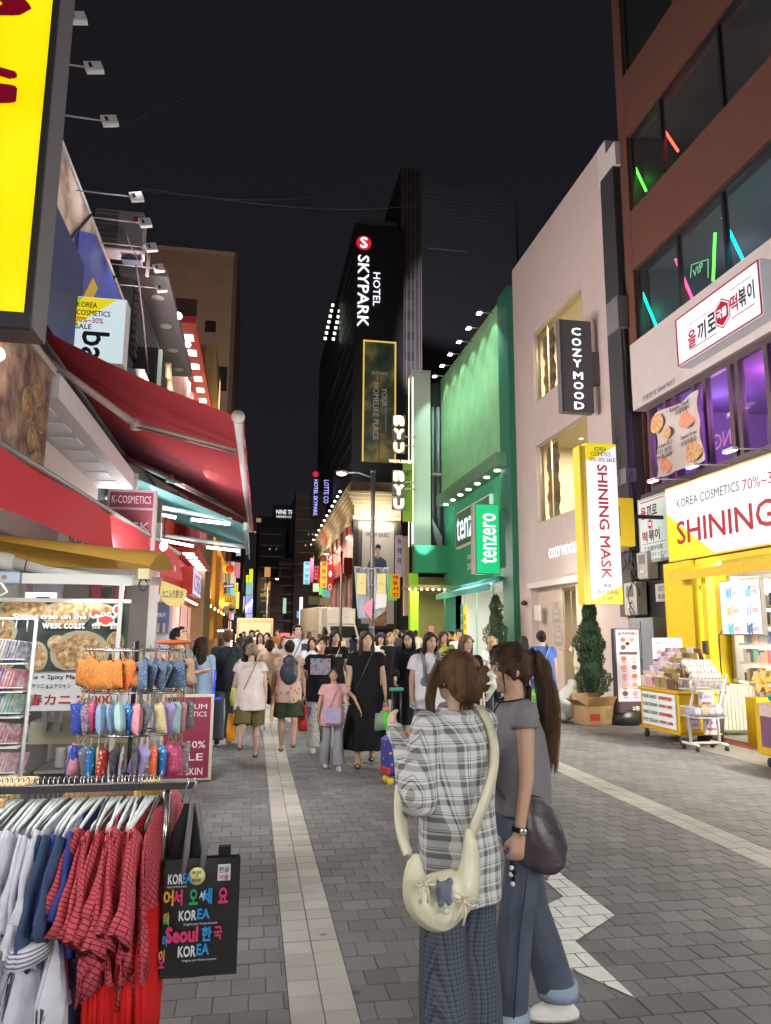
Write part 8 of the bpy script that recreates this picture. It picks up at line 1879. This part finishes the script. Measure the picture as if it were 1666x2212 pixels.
t,J = person('woman in white tee and long grey pinafore holding a phone and a suitcase handle',g(927,8.6),8.6,1.63,178,P_(STAND,armR=(4,12,24),armL=(22,12,96),inL=25,head=(-16,0,0)),(CL('offw',(.62,.62,.66)),.30,.02,1.2),('skirt',CL('grey_pin',(.17,.18,.21)),.84,1.35),('bob','black'),'b',1.14,D1,('sneaker',(.6,.6,.6)))
for s in (-1,1): MB().tube([J['pel']+Vector((s*.07,.14,.16)),J['chest']+Vector((s*.085,.152,.05)),J['neck']+Vector((s*.095,.03,.01)),J['chest']+Vector((s*.085,-.14,.05))],[.02,.02,.02,.02],8).build('pinafore_strap',CL('grey_pin',(.17,.18,.21)),t)
MB().loft([(0,.005,J['pel'].z+.02,.185,.16),(0,.005,J['pel'].z+.20,.17,.155),(0,.02,J['pel'].z+.26,.12,.14)],22).build('pinafore_bib',MATS['cl_grey_pin'],t)
tag(MB().bevbox((-.035,-.008,-.06),(.035,.008,.08),.006).build('phone',mat('phone_brown',(.10,.06,.05),.3)),'brown phone held up by the woman in the grey pinafore','phone').location = palm(t,J,'L')
ph = palm(t,J,'R')
su = thing('suitcase','blue and red printed suitcase with yellow wheels and long black handle','suitcase',(g(862,8.1),8.15,0),R_(8))
MB().bevbox((-.16,-.11,.09),(.16,.11,.50),.04).build('shell',pattern('case_print','blobs',(.05,.05,.28),(.55,.30,.10),14,(.6,.6,.5),rough=.35,size=.22),su); MB().bevbox((-.165,-.115,.10),(-.12,.115,.20),.02).build('red_trim',mat('case_red',(.5,.03,.03),.4),su); MB().bevbox((.0,-.115,.44),(.165,.115,.53),.03).build('top_trim',MATS['case_red'],su)
for sx in (-.11,.11):
    for sy in (-.08,.08): MB().ell((sx,sy,.04),(.04,.02,.04)).build('wheel',mat('wheel_yellow',(.75,.5,.05),.4),su)
for s in (-.05,.05): MB().tube([(s,.05,.5),(s,.05,.98)],.010,6).build('handle_rod',G_ALU,su)
MB().bevbox((-.08,.03,.97),(.08,.07,1.01),.01).build('grip',mat('grip_teal',(.05,.3,.22),.4),su)
# --- further figures between ---
def mid(label,px,Y,h,fd,ps,top,bot,hr,skin='a',b=1.0,det=.014,**k): return person(label,g(px,Y),Y,h,fd,ps,top,bot,hr,skin,b,det,**k)
BLK = CL('blk',(.012,.012,.014))
mid('woman with long brown hair in a black tee partly hidden by the two friends',1004,8.9,1.60,168,P_(STAND,head=(-24,0,0)),(BLK,.28,.0,1.05),('t',CL('nav2',(.03,.035,.05)),1,1.1),('long','bronze'),'a',1.05,.012)
mid('woman in an olive blouse with long dark hair facing the viewer',957,13,1.66,176,STAND,(CL('oliveb',(.26,.27,.06)),.6,.0,1.15),('t',BLK,1,1.1),('long','dark'),'b',1.12)
mid('young man in white tee with dark strap behind the olive blouse',992,15.5,1.72,184,P_(STAND,head=(10,0,0)),TEE('offw',(.62,.62,.66)),('t',BLK,1,1.1),('man','black'),'b',extra=lambda J,t: strap(J,t,BLK,'L',.02))
mid('light haired woman in a white top near the farther evergreen',1063,12.3,1.58,186,STAND,TEE('white',(.7,.7,.7)),('t',CL('nav2',(.03,.035,.05)),1,1.1),('long','blond'),'a')
mid('person with long black hair in black clothes walking away by the pink wall',1132,13.2,1.62,-8,WALK,(BLK,.8,.05,1.1),('t',BLK,1,1.15),('long','black'),'a',fc=False)
t,J = mid('man in royal blue tee and green patterned shorts walking away with grey strap',1172,11.7,1.68,-6,P_(WALK,armR=(4,12,14),armL=(-6,9,10),legR=(6,4),legL=(-8,14)),(CL('royalt',(.05,.10,.32)),.27,.05,1.12),('s',pattern('camo_lime','food',(.02,.05,.16),(.10,.40,.06),13,(.5,.55,.05)),.48,1.15,1.15),('man','black'),'c',1.10,D1,fc=False,extra=lambda J,t: strap(J,t,CL('gstrap',(.26,.30,.34)),'R',.02))
tag(MB().bevbox((-.11,-.05,-.08),(.11,.05,.10),.03).build('shoulder_bag',mat('bag_grey',(.26,.29,.33),.6)),'grey shoulder bag at the hip of the man in blue','bag').location = wpos(t,J,'pel',(-.19,-.04,.04))
mid('person in cream shirt and shorts standing in the doorway of the pink shop',1252,18.6,1.72,100,P_(STAND,armR=(30,10,70),head=(0,-8,0)),(CL('creams',(.60,.52,.42)),.6,.05,1.2),('s',CL('creams',(.60,.52,.42)),.40,1.15),('man','dark'),'b',1.0)
mid('woman with long black hair and dark top walking away in mid street',537,13.2,1.60,4,WALK,(BLK,.3,.05,1.1),('t',BLK,1,1.2),('long','black'),'a',fc=False)
mid('woman with hair in a bun and beige top walking away',584,12.6,1.55,-4,WALK2,(CL('beige',(.42,.30,.20)),.2,.0,1.0),('skirt',BLK,.5,1.3),('bun','dark'),'c',fc=False)
mid('woman with long hair in a peach top beside her friend in brown',578,16.5,1.62,178,STAND,(CL('peach',(.55,.36,.24)),.2,.0,1.0),('t',BLK,1,1.1),('long','dark'),'a')
mid('woman in brown top next to the one in peach',562,16.9,1.61,184,STAND,(CL('brownt',(.16,.08,.06)),.3,.0,1.0),('t',BLK,1,1.1),('long','dark'),'a')
mid('auburn haired woman with a fringe in a white and red top',614,14.2,1.56,172,STAND,(CL('pinkw',(.62,.50,.52)),.3,.0,1.1),('t',CL('redsk',(.4,.06,.05)),1,1.1),('bob','red'),'a')
mid('woman in white blouse with dark hair behind the folder reader',676,13.3,1.54,170,STAND,(CL('white',(.7,.7,.7)),.8,.0,1.2),('t',BLK,1,1.1),('long','dark'),'c')
mid('fair haired woman with bare shoulders in a black sleeveless dress',845,13.4,1.64,178,P_(STAND,armR=(14,10,100),head=(-6,-14,0)),(BLK,0,.0,1.0),('skirt',BLK,.6,1.5),('bun','blond'),'a')
mid('woman in a dark cap and white cardigan behind the black dress',823,15,1.62,176,STAND,(CL('white',(.7,.7,.7)),.9,.0,1.1),('t',BLK,1,1.1),('bob','black'),'a',extra=lambda J,t: MB().ell(J['hc']+Vector((0,0,.075)),(.098,.115,.06)).ell(J['hc']+Vector((0,.11,.05)),(.06,.05,.01)).build('cap',CL('capn',(.04,.05,.08)),t))
mid('woman in a long pale yellow dress crossing before the white truck',733,26,1.68,180,WALK,(CL('lemon',(.66,.52,.26)),.9,.0,1.0),('skirt',CL('lemon',(.66,.52,.26)),.8,1.3),('long','dark'),'a',det=.02)
mid('woman with dark hair in a brown dress beside the pale yellow dress',721,26.5,1.70,176,WALK2,(CL('brownt',(.16,.08,.06)),.3,.0,1.0),('skirt',CL('brownt',(.16,.08,.06)),.7,1.3),('long','dark'),'a',det=.02)
mid('man in yellow tee with a backpack walking in mid street',543,22,1.74,178,WALK,TEE('mustard',(.42,.33,.14)),('t',BLK,1,1.1),('man','dark'),'b',det=.018)
mid('grey capped man in a dark shirt walking by the black shop',858,24,1.80,120,WALK2,TEE('char',(.06,.055,.06),.4),('t',BLK,1,1.1),('man','curly'),'c',det=.018)
mid('man in black tee with pale print before the lime column',876,25,1.80,60,WALK,TEE('blk2',(.02,.02,.022),.4),('t',BLK,1,1.1),('man','black'),'c',det=.018)
mid('man in black shirt with warm lit face near the truck',787,25,1.76,120,WALK,TEE('blk2',(.02,.02,.022),.4),('t',BLK,1,1.1),('man','black'),'c',det=.018)
mid('person in a pale pink shirt walking away by the lamp pole',812,21.5,1.58,0,WALK,TEE('ppink',(.6,.42,.42),.3),('t',BLK,1,1.1),('man','black'),'c',det=.018,fc=False)
mid('black haired person standing at the fruit stall',976,22,1.72,90,STAND,TEE('blk2',(.02,.02,.022),.4),('t',BLK,1,1.1),('man','black'),'c',det=.018)
# left side by the stall
t,J = mid('young man in a grey tee bending his head over the stall goods',392,8.9,1.68,-112,P_(STAND,armR=(34,12,60),head=(-6,-28,0)),TEE('gtee',(.22,.23,.25),.28),('t',BLK,1,1.1),('man','black'),'c',1.0,D1)
mid('woman with long dark hair and light blue top beside the stall',436,9.6,1.57,24,P_(STAND,armL=(24,12,70),head=(10,-6,0)),(CL('skyt',(.34,.46,.62)),.6,.0,1.1),('t',CL('redbr',(.30,.05,.08)),1,1.1),('long','dark'),'a',1.0,D1,fc=False)
bl = thing('light_wand','blue glowing light toy on a white stick beside the woman in light blue','toy',(g(468,9.4),9.4,.8))
MB().tube([(0,0,0),(.0,0,.36)],.010,8).build('stick',lit('wand_blue',(.03,.06,.95),1.6),bl); MB().tube([(0,0,0),(.08,0,.01)],.012,8).build('glow_foot',MATS['wand_blue'],bl)
# --- distant crowd ---
random.seed(77)
protos = []
cols = [('white',(.62,.62,.62)),('black',(.05,.05,.055)),('denim',(.08,.11,.2)),('rust',(.35,.12,.05)),('grey',(.25,.25,.26)),('cream',(.5,.42,.3))]
shades = [('man','black'),('long','bronze'),('bob','brown'),('bun','dark'),('man','brown'),('long','dark')]
dn = [('between the orange taxi and the left shops',556,27),('left of the orange taxi',527,30),('right beside the orange taxi',634,29),('before the orange taxi bonnet',600,24),('beneath the dark tower signs',650,33),('close to the truck cargo box',668,31),('under the olive awning board',690,38),('below the cream paper flags',705,36),('at the truck front corner',764,37),('by the brown food board',806,33),('near the black shop wall',838,38),('next to the lamp banners',820,29),('passing the pilaster strip',890,31),('near the advert van',548,33),('far by the violet signs',519,42),('far behind the taxi roof',618,44),('at the foot of the red building',742,44),('before the lime green column',898,27)]
used = set()
for i,(where,px,Y) in enumerate(dn):
    cn,cc_ = cols[i % 6]; st_,hc = shades[(i*5+i//6) % 6]
    lb_ = 'distant person in %s with %s hair %s' % (cn,hc,where)
    person(lb_,g(px,Y),Y,random.uniform(1.62,1.8),random.choice((0,180,175,10,190)),random.choice((WALK,WALK2)),(CL('far_'+cn,cc_),.3,.03,1.1),('t',CL('far_'+('black','denim','grey')[i % 3],dict(cols)[('black','denim','grey')[i % 3]]),1,1.1),(st_,hc),'abc'[i % 3],1.0,.026,None,'distant walkers in the street',fc=False)

# =====================================================================
# THE TWO FRIENDS IN FRONT
# =====================================================================
D0 = .0065
def strands(J,t,fn,n,m,r=.0011,seg=9):
    mb = MB()
    for i in range(n):
        pts = fn(i/n,random.random(),seg)
        mb.tube(pts,[r]*(len(pts)-1)+[r*.3],3,caps=False)
    return mb.build('hair_strands',m,t)
# ---- friend in plaid ----
xa,ya = g(985,2.85),2.85
ps = dict(lean=1,legR=(2,2),legL=(-2,2),armL=(-4,14,152),inL=6,armR=(26,12,92),inR=24,head=(2,-14,3),sh=1.0)
JA = skeleton(1.54,ps); k = JA['k']
A = thing('person','woman with clipped brown hair in a plaid shirt and striped wide trousers, seen from behind','person',(xa,ya,0),R_(26))
me = body(JA,D0,1.0); me.materials.append(SKIN['a']); link('body',me,A)
PL = pattern('plaid_shirt','plaid',(.60,.60,.585),(.045,.05,.055),.062)
mb = MB(); p = JA['pel']; nk = JA['neck']; c = lambda u: p.lerp(nk,u)
rows_ = [(p+Vector((0,-.01,-.24*k)),.182,.145,.05),(p+Vector((0,-.01,-.05*k)),.180,.145,.04),(c(.25),.175,.142,.04),(c(.5),.178,.140,.02),(c(.75),.176,.125,0),(c(.90),.140,.09,0),(c(1.0),.062,.062,0)]
mb.loft([(q.x,q.y,q.z,rx*k,ry*k,w) for q,rx,ry,w in rows_],30,wk=6,ph=1.1)
for n in 'RL':
    sh,el,wr = JA['sh'+n],JA['el'+n],JA['wr'+n]; mb.cap(c(.86),sh+Vector((0,0,-.01)),.062*k,.068*k)
    mb.cap(sh,el,.074*k,.080*k); mb.cap(el+Vector((0,0,-.01)),el.lerp(wr,.55),.080*k,.060*k); mb.cap(el.lerp(wr,.55),wr.lerp(el,.06),.060*k,.046*k); mb.cap(wr.lerp(el,.1),wr+JA['hd'+n]*.03,.044*k,.046*k)
mb.tube([c(.97)+Vector((.062*math.cos(a),.052*math.sin(a)-.01,.012+.012*math.sin(a))) for a in np.arange(0,6.5,.4)],.017,8,caps=False)
o = sculpt_part('plaid_shirt',mb,D0,PL,A,3,(.011,17,.5))
PT = pattern('striped_trousers','plaid',(.095,.115,.145),(.015,.02,.03),.016)
sculpt_part('wide_trousers',trousers(JA,1.05,.98,1.42,1.18),D0*1.2,PT,A,3,(.010,15,.3)); shoes(JA,A,mat('shoe_606058',(.6,.6,.58),.6))
# hair: smooth cap drawn into a claw clip, loose front lock on the left
M = Matrix.Translation(JA['hc']) @ JA['hrot']; hp = lambda *a: M @ Vector([q*k for q in a])
mb = MB(); mb.ell((0,-.014*k,.036*k),(.088*k,.102*k,.096*k),M,20,12); mb.ell((0,-.06*k,.0),(.080*k,.058*k,.078*k),M,16,10)
mb.cap(hp(-.02,-.085,-.03),hp(.04,-.115,.03),.040*k,.045*k); mb.cap(hp(.04,-.115,.03),hp(.035,-.125,.075),.042*k,.026*k); mb.cap(hp(-.03,-.08,-.045),hp(.04,-.105,-.035),.032*k,.026*k)
for s in (-1,1): mb.cap(hp(s*.075,.0,.05),hp(s*.078,.005,-.03),.02*k,.015*k)
mb.tube([hp(-.072,.045,.06),hp(-.092,.055,-.02),hp(-.094,.05,-.10),hp(-.086,.045,-.19)],[.020*k,.024*k,.018*k,.004*k],10)
sculpt_part('hair',mb,.006,HAIR['brown'],A,4,(.0025,95,.12))
def capstr(u,v,seg):      # strands combed over the crown to the clip
    a = -math.pi*.98*u-.05+math.pi*.0; s = Vector((.090*math.cos(a*1.0+.0),.06+.0*v,.05)); th = u*math.pi
    st_ = Vector((.088*math.cos(th),.070-.05*v,.035+.085*math.sin(th))); e = Vector((.03+.02*math.cos(th),-.115,.02+.02*math.sin(th))); m_ = Vector((.100*math.cos(th)*(1-.1*v),-.05,.03+.103*math.sin(th)*(1-.06*v)))
    return [hp(*((st_*(1-q)**2)+(m_*2*q*(1-q)*1.12)+(e*q*q))) for q in [i/(seg-1) for i in range(seg)]]
strands(JA,A,capstr,260,HAIR['brown'])
strands(JA,A,lambda u,v,seg: [hp(-.078-.022*v+.008*math.sin(6*q+u*9),.05-.03*u+.012*math.sin(5*q+v*5),.06-.30*q*(.6+.4*u)) for q in [i/(seg-1) for i in range(seg)]],150,HAIR['bronze'])
strands(JA,A,lambda u,v,seg: [hp(-.03+.08*u,-.075-.01*q,-.035-(.05+.05*v)*q) for q in [i/(seg-1) for i in range(seg)]],60,HAIR['brown'])
cl = MB(); cl.cap(hp(.055,-.140,.075),hp(.075,-.155,.02),.013*k,.017*k); cl.cap(hp(.075,-.155,.02),hp(.058,-.145,-.045),.017*k,.008*k); cl.cap(hp(.04,-.150,.07),hp(.085,-.14,.055),.012*k,.012*k); cl.cap(hp(.06,-.155,.035),hp(.035,-.155,.03),.010*k,.006*k); cl.cap(hp(.065,-.155,.0),hp(.04,-.155,-.01),.009*k,.006*k)
sculpt_part('claw_clip',cl,.004,mat('clip_pearl',(.70,.70,.60),.25,coat=.6),A,2)
# cream shoulder bag with bows, worn at the back
bag = thing('shoulder_bag','cream gathered shoulder bag with bows and a blue grey charm','bag',(xa,ya,0),R_(26))
zb = JA['pel'].z-.14
LEA = mat('cream_leather',(.66,.62,.46),.38,vary=.05,bump=.35,bscale=35,coat=.15)
mb = MB(); bc = Vector((-.235,-.165,zb+.05))
def bagprof(u): return bc+Vector((.185*math.cos(u),-.02*abs(math.sin(u)),.0))
N_ = 22
for i in range(N_):     # crescent: fat in the middle, drawn up to two peaks
    u0,u1 = i/N_,(i+1)/N_
    def cp(u): a = R_(200-220*u) if 0 else R_(-200+220*u); return bc+Vector((.128*math.cos(a)+.010,-.012,.06+.132*math.sin(a)+(.05 if u > .85 else 0)*(u-.85)/.15)),.018+.054*math.sin(math.pi*min(1,max(0,u)))**.8
    (p0_,r0_),(p1_,r1_) = cp(u0),cp(u1); mb.cap(p0_,p1_,r0_,r1_)
mb.ell(bc+Vector((.012,0,-.02)),(.105,.055,.072)); mb.v = [(v[0],bc.y+(v[1]-bc.y)*.72,v[2]) for v in mb.v]
sculpt_part('bag_body',mb,.006,LEA,bag,4,(.006,42,.2))
R0 = bc+Vector((.155,.01,.13)); L0 = bc+Vector((-.125,.01,.12)); shp = JA['shR']*.72+JA['neck']*.28+Vector((0,-.02,.05))
def ribbon(pts,w,th=.006,m=LEA,nm='strap',par=bag,wd=None):
    V = []; N = len(pts)
    for i,q in enumerate(pts):
        d = (pts[min(i+1,N-1)]-pts[max(i-1,0)]).normalized(); nn = Vector((0,-1,.15)); s = d.cross(nn).normalized(); nn = s.cross(d).normalized(); ww = w*(wd[i] if wd else 1)
        V += [q-s*ww+nn*th,q+s*ww+nn*th,q+s*ww-nn*th,q-s*ww-nn*th]
    F = [(i*4+j,i*4+(j+1) % 4,(i+1)*4+(j+1) % 4,(i+1)*4+j) for i in range(N-1) for j in range(4)]+[(0,1,2,3),tuple(range(N*4-4,N*4))]
    return MB().add(V,F,True).build(nm,m,par)
def bez(pts,n=20):
    out = []
    for i in range(n+1):
        q = i/n; P = list(pts)
        while len(P) > 1: P = [P[j].lerp(P[j+1],q) for j in range(len(P)-1)]
        out.append(P[0])
    return out
ribbon(bez([R0,R0+Vector((.03,-.06,.16)),shp+Vector((.03,-.14,-.16)),shp]),.020)
ribbon(bez([shp,shp+Vector((-.02,.16,-.10)),JA['chest']+Vector((-.14,.20,-.1)),JA['pel']+Vector((-.24,.06,.1)),L0]),.020)
ribbon(bez([L0,L0+Vector((-.03,.06,.10)),JA['pel']+Vector((-.17,.12,.26))]),.016)
def bow(c,s,ang=0,nm='bow'):
    Rm = Matrix.Rotation(R_(ang),4,'Y'); mb = MB(); f = lambda x,z,y=0: c+(Rm @ Vector((x*s,-.012+y*s,z*s)))
    for sg in (-1,1):
        mb.tube([f(0,0),f(sg*.4,.28,-.15),f(sg*.95,.33,-.1),f(sg*1.05,.05,-.05),f(sg*.6,-.12,-.1),f(0,0)],.0042,7); mb.tube([f(0,0),f(sg*.25,-.5,-.15),f(sg*.45-.1*sg,-1.15,-.05)],.0042,7)
    mb.ell(f(0,0,-.1),(.009,.007,.009)); mb.build(nm,LEA,bag)
bow(bc+Vector((-.115,-.055,.045)),.050,8); bow(bc+Vector((.05,-.058,-.04)),.062,22)
mb = MB(); q = bc+Vector((-.04,-.075,.01)); mb.ell(q,(.030,.022,.034)); mb.ell(q+Vector((-.02,-.005,-.03)),(.012,.012,.016)); mb.ell(q+Vector((.016,-.005,-.034)),(.012,.012,.016)); mb.ell(q+Vector((.024,0,.024)),(.012,.01,.012)); mb.ell(q+Vector((-.022,0,.026)),(.012,.01,.012))
sculpt_part('fluffy_charm',mb,.005,mat('charm_blue',(.20,.24,.32),.95,bump=1,bscale=300),bag,2,(.003,120)); MB().ell(q+Vector((0,-.01,-.058)),(.014,.012,.012)).build('charm_feet',mat('charm_white',(.6,.58,.6),.9),bag)

# ---- friend with the ponytail ----
xb,yb = g(1118,3.12),3.12
ps = dict(lean=2,legR=(-9,8),legL=(9,3),armL=(2,7,8),armR=(10,12,40),head=(-8,2,0),sh=1.0)
JB = skeleton(1.575,ps); k = JB['k']
B = thing('person','woman with long brown ponytail in a grey sleeveless top and loose blue jeans','person',(xb,yb,0),R_(84))
me = body(JB,D0,1.0,curl=(.5,.85),thick=1.05); me.materials.append(SKIN['c']); link('body',me,B)
GT = cloth('grey_mauve_top',(.20,.185,.20))
mb = MB(); p = JB['pel']; nk = JB['neck']; c = lambda u: p.lerp(nk,u)
rows_ = [(p+Vector((0,0,.01)),.168,.132,.05),(c(.2),.168,.135,.05),(c(.45),.172,.138,.03),(c(.7),.172,.128,.0),(c(.88),.145,.095,0),(c(.985),.066,.064,0)]
mb.loft([(q.x,q.y,q.z,rx*k,ry*k,w) for q,rx,ry,w in rows_],30,wk=6,ph=.4)
for n in 'RL': sh,el = JB['sh'+n],JB['el'+n]; mb.cap(c(.85),sh,.062*k,.062*k); mb.tube([sh,sh.lerp(el,.22)],[.064*k,.066*k],14)
sculpt_part('sleeveless_top',mb,D0,GT,B,3,(.010,16,.5))
JN = pattern('denim_blue','denim',(.032,.042,.062),(.115,.14,.185),5.5)
sculpt_part('wide_jeans',trousers(JB,1.0,.96,1.24,1.06),D0*1.2,JN,B,3,(.010,13,.3)); shoes(JB,B,mat('shoe_white',(.68,.66,.62),.6))
for n in 'RL':
    kn,an = JB['knee'+n],JB['ank'+n]; e = kn.lerp(an,.90); MB().tube([e+Vector((0,0,-.02)),e+Vector((0,0,.035))],.094*k,20).build('rolled_hem',cloth('denim_pale',(.26,.33,.42)),B)
    s = 1 if n == 'R' else -1; hh = JB['hip'+n]; MB().tube([hh+Vector((s*.092*k,0,-.03)),hh.lerp(kn,.5)+Vector((s*.094*k,.0,0)),kn+Vector((s*.085*k,0,0)),kn.lerp(an,.5)+Vector((s*.088*k,0,0)),e+Vector((s*.090*k,0,0))],.0035,5).build('side_seam',mat('seam_navy',(.02,.03,.06)),B)
M = Matrix.Translation(JB['hc']) @ JB['hrot']; hq = lambda *a: M @ Vector([q*k for q in a])
mb = MB(); mb.ell((0,-.014*k,.036*k),(.088*k,.102*k,.098*k),M,20,12); mb.ell((0,-.055*k,.0),(.078*k,.058*k,.070*k),M,16,10)
for s in (-1,1): mb.cap(hq(s*.076,.02,.05),hq(s*.080,.015,-.035),.017*k,.012*k); mb.cap(hq(s*.03,.08,.085),hq(s*.070,.064,.0),.014*k,.008*k); mb.cap(hq(s*.070,.064,.01),hq(s*.070,.058,-.09),.008*k,.003*k)
mb.tube([hq(0,-.10,.055),hq(0,-.135,.065),hq(.0,-.165,.02),hq(-.01,-.175,-.10),hq(-.01,-.165,-.22),hq(0,-.15,-.33),hq(.0,-.14,-.43)],[.030*k,.028*k,.040*k,.047*k,.044*k,.030*k,.006*k],16)
sculpt_part('hair',mb,.006,HAIR['pony'],B,4,(.0035,80,.10))
def tailstr(u,v,seg):
    a = u*6.283*7; r = .055*(.4+.65*v); out = []
    for i in range(seg+5):
        q = i/(seg+4); base = Vector((0,-.135-.05*math.sin(min(1,q*2.2)*1.6),.065-.52*q*(.82+.25*v)))
        w = r*math.sin(min(1,q*2.4+.18)*1.57)*(1-.55*max(0,q-.55)/.45); out.append(hq(*(base+Vector((math.cos(a)*w+.012*math.sin(5*q+u*40),math.sin(a)*w*.85,0)))))
    return out
strands(JB,B,tailstr,330,HAIR['bronze'],.0012)
strands(JB,B,lambda u,v,seg: (lambda th: [hq(*((Vector((.088*math.cos(th),.075-.04*v,.035+.08*math.sin(th)))*(1-q)**2)+(Vector((.100*math.cos(th),-.04,.035+.104*math.sin(th)))*2*q*(1-q)*1.12)+(Vector((.02*math.cos(th),-.125,.06))*q*q))) for q in [i/(seg-1) for i in range(seg)]])(u*math.pi),240,HAIR['pony'])
MB().tube([hq(.032*math.cos(a),-.120,.062+.032*math.sin(a)) for a in np.arange(0,6.4,.5)],.006,6).build('hair_tie',BLK,B)
face(JB,B,D0)
MB().tube([c(.97)+Vector((.068*math.cos(a),.075*math.sin(a)+.008,.010-.012*math.sin(a))) for a in np.arange(0,6.5,.35)],.0035,5).build('necklace',BLK,B)
w_ = JB['wrL']; d_ = JB['hdL']; Mw = Matrix.Translation(w_-d_*.015) @ rot_to(d_).to_4x4()
MB().lathe([(.029,-.009),(.032,-.009),(.032,.009),(.029,.009)],20,(0,0,0),Mw).build('watch_strap',BLK,B); MB().ell(w_-d_*.015+Vector((-.031,-.006,0)),(.006,.016,.016)).build('watch_face',mat('watch_steel',(.6,.6,.58),.2,.8),B)
# dark bag at her hip, hanging behind
db_ = thing('shoulder_bag','dark plum leather hobo bag at the hip of the woman in jeans','bag',(xb,yb,0),R_(84))
DL = mat('plum_leather',(.050,.036,.046),.42,vary=.15,bump=.5,bscale=22,coat=.1,spec=.5)
zz = JB['pel'].z-.02; q = Vector((-.165,-.03,zz-.065))
mb = MB(); mb.loft([(q.x,q.y-.02,zz-.17,.02,.045,.06),(q.x,q.y-.02,zz-.145,.03,.085,.08),(q.x,q.y-.015,zz-.07,.038,.105,.08),(q.x,q.y,zz+.0,.034,.095,.08),(q.x,q.y+.0,zz+.07,.02,.065,.06),(q.x,q.y+.01,zz+.12,.012,.03)],28,wk=5)
sculpt_part('bag_body',mb,.007,DL,db_,4,(.012,26,.4))
shR = JB['shR']*.6+JB['neck']*.4+Vector((0,0,.05))
ribbon(bez([q+Vector((0,.05,.20)),q+Vector((.0,.0,.38)),shR+Vector((.0,-.14,-.12)),shR]),.012,.004,DL,'strap',db_); ribbon(bez([shR,shR+Vector((-.02,.16,-.12)),JB['chest']+Vector((-.14,.18,-.12)),q+Vector((-.02,.14,.18))]),.012,.004,DL,'strap',db_)
# little mascot-free charm cord she holds
hc_ = palm(B,JB,'L')
kc = thing('key_charm','small black and white beaded charm dangling from her fingers','charm',tuple(hc_))
for i in range(6): MB().ell((.0-.006*(i % 2)-.02,-.0-.01*(i % 3),-.03-.014*i),(.009,.009,.009)).build('bead',G_WHT if i % 2 else BLK,kc)
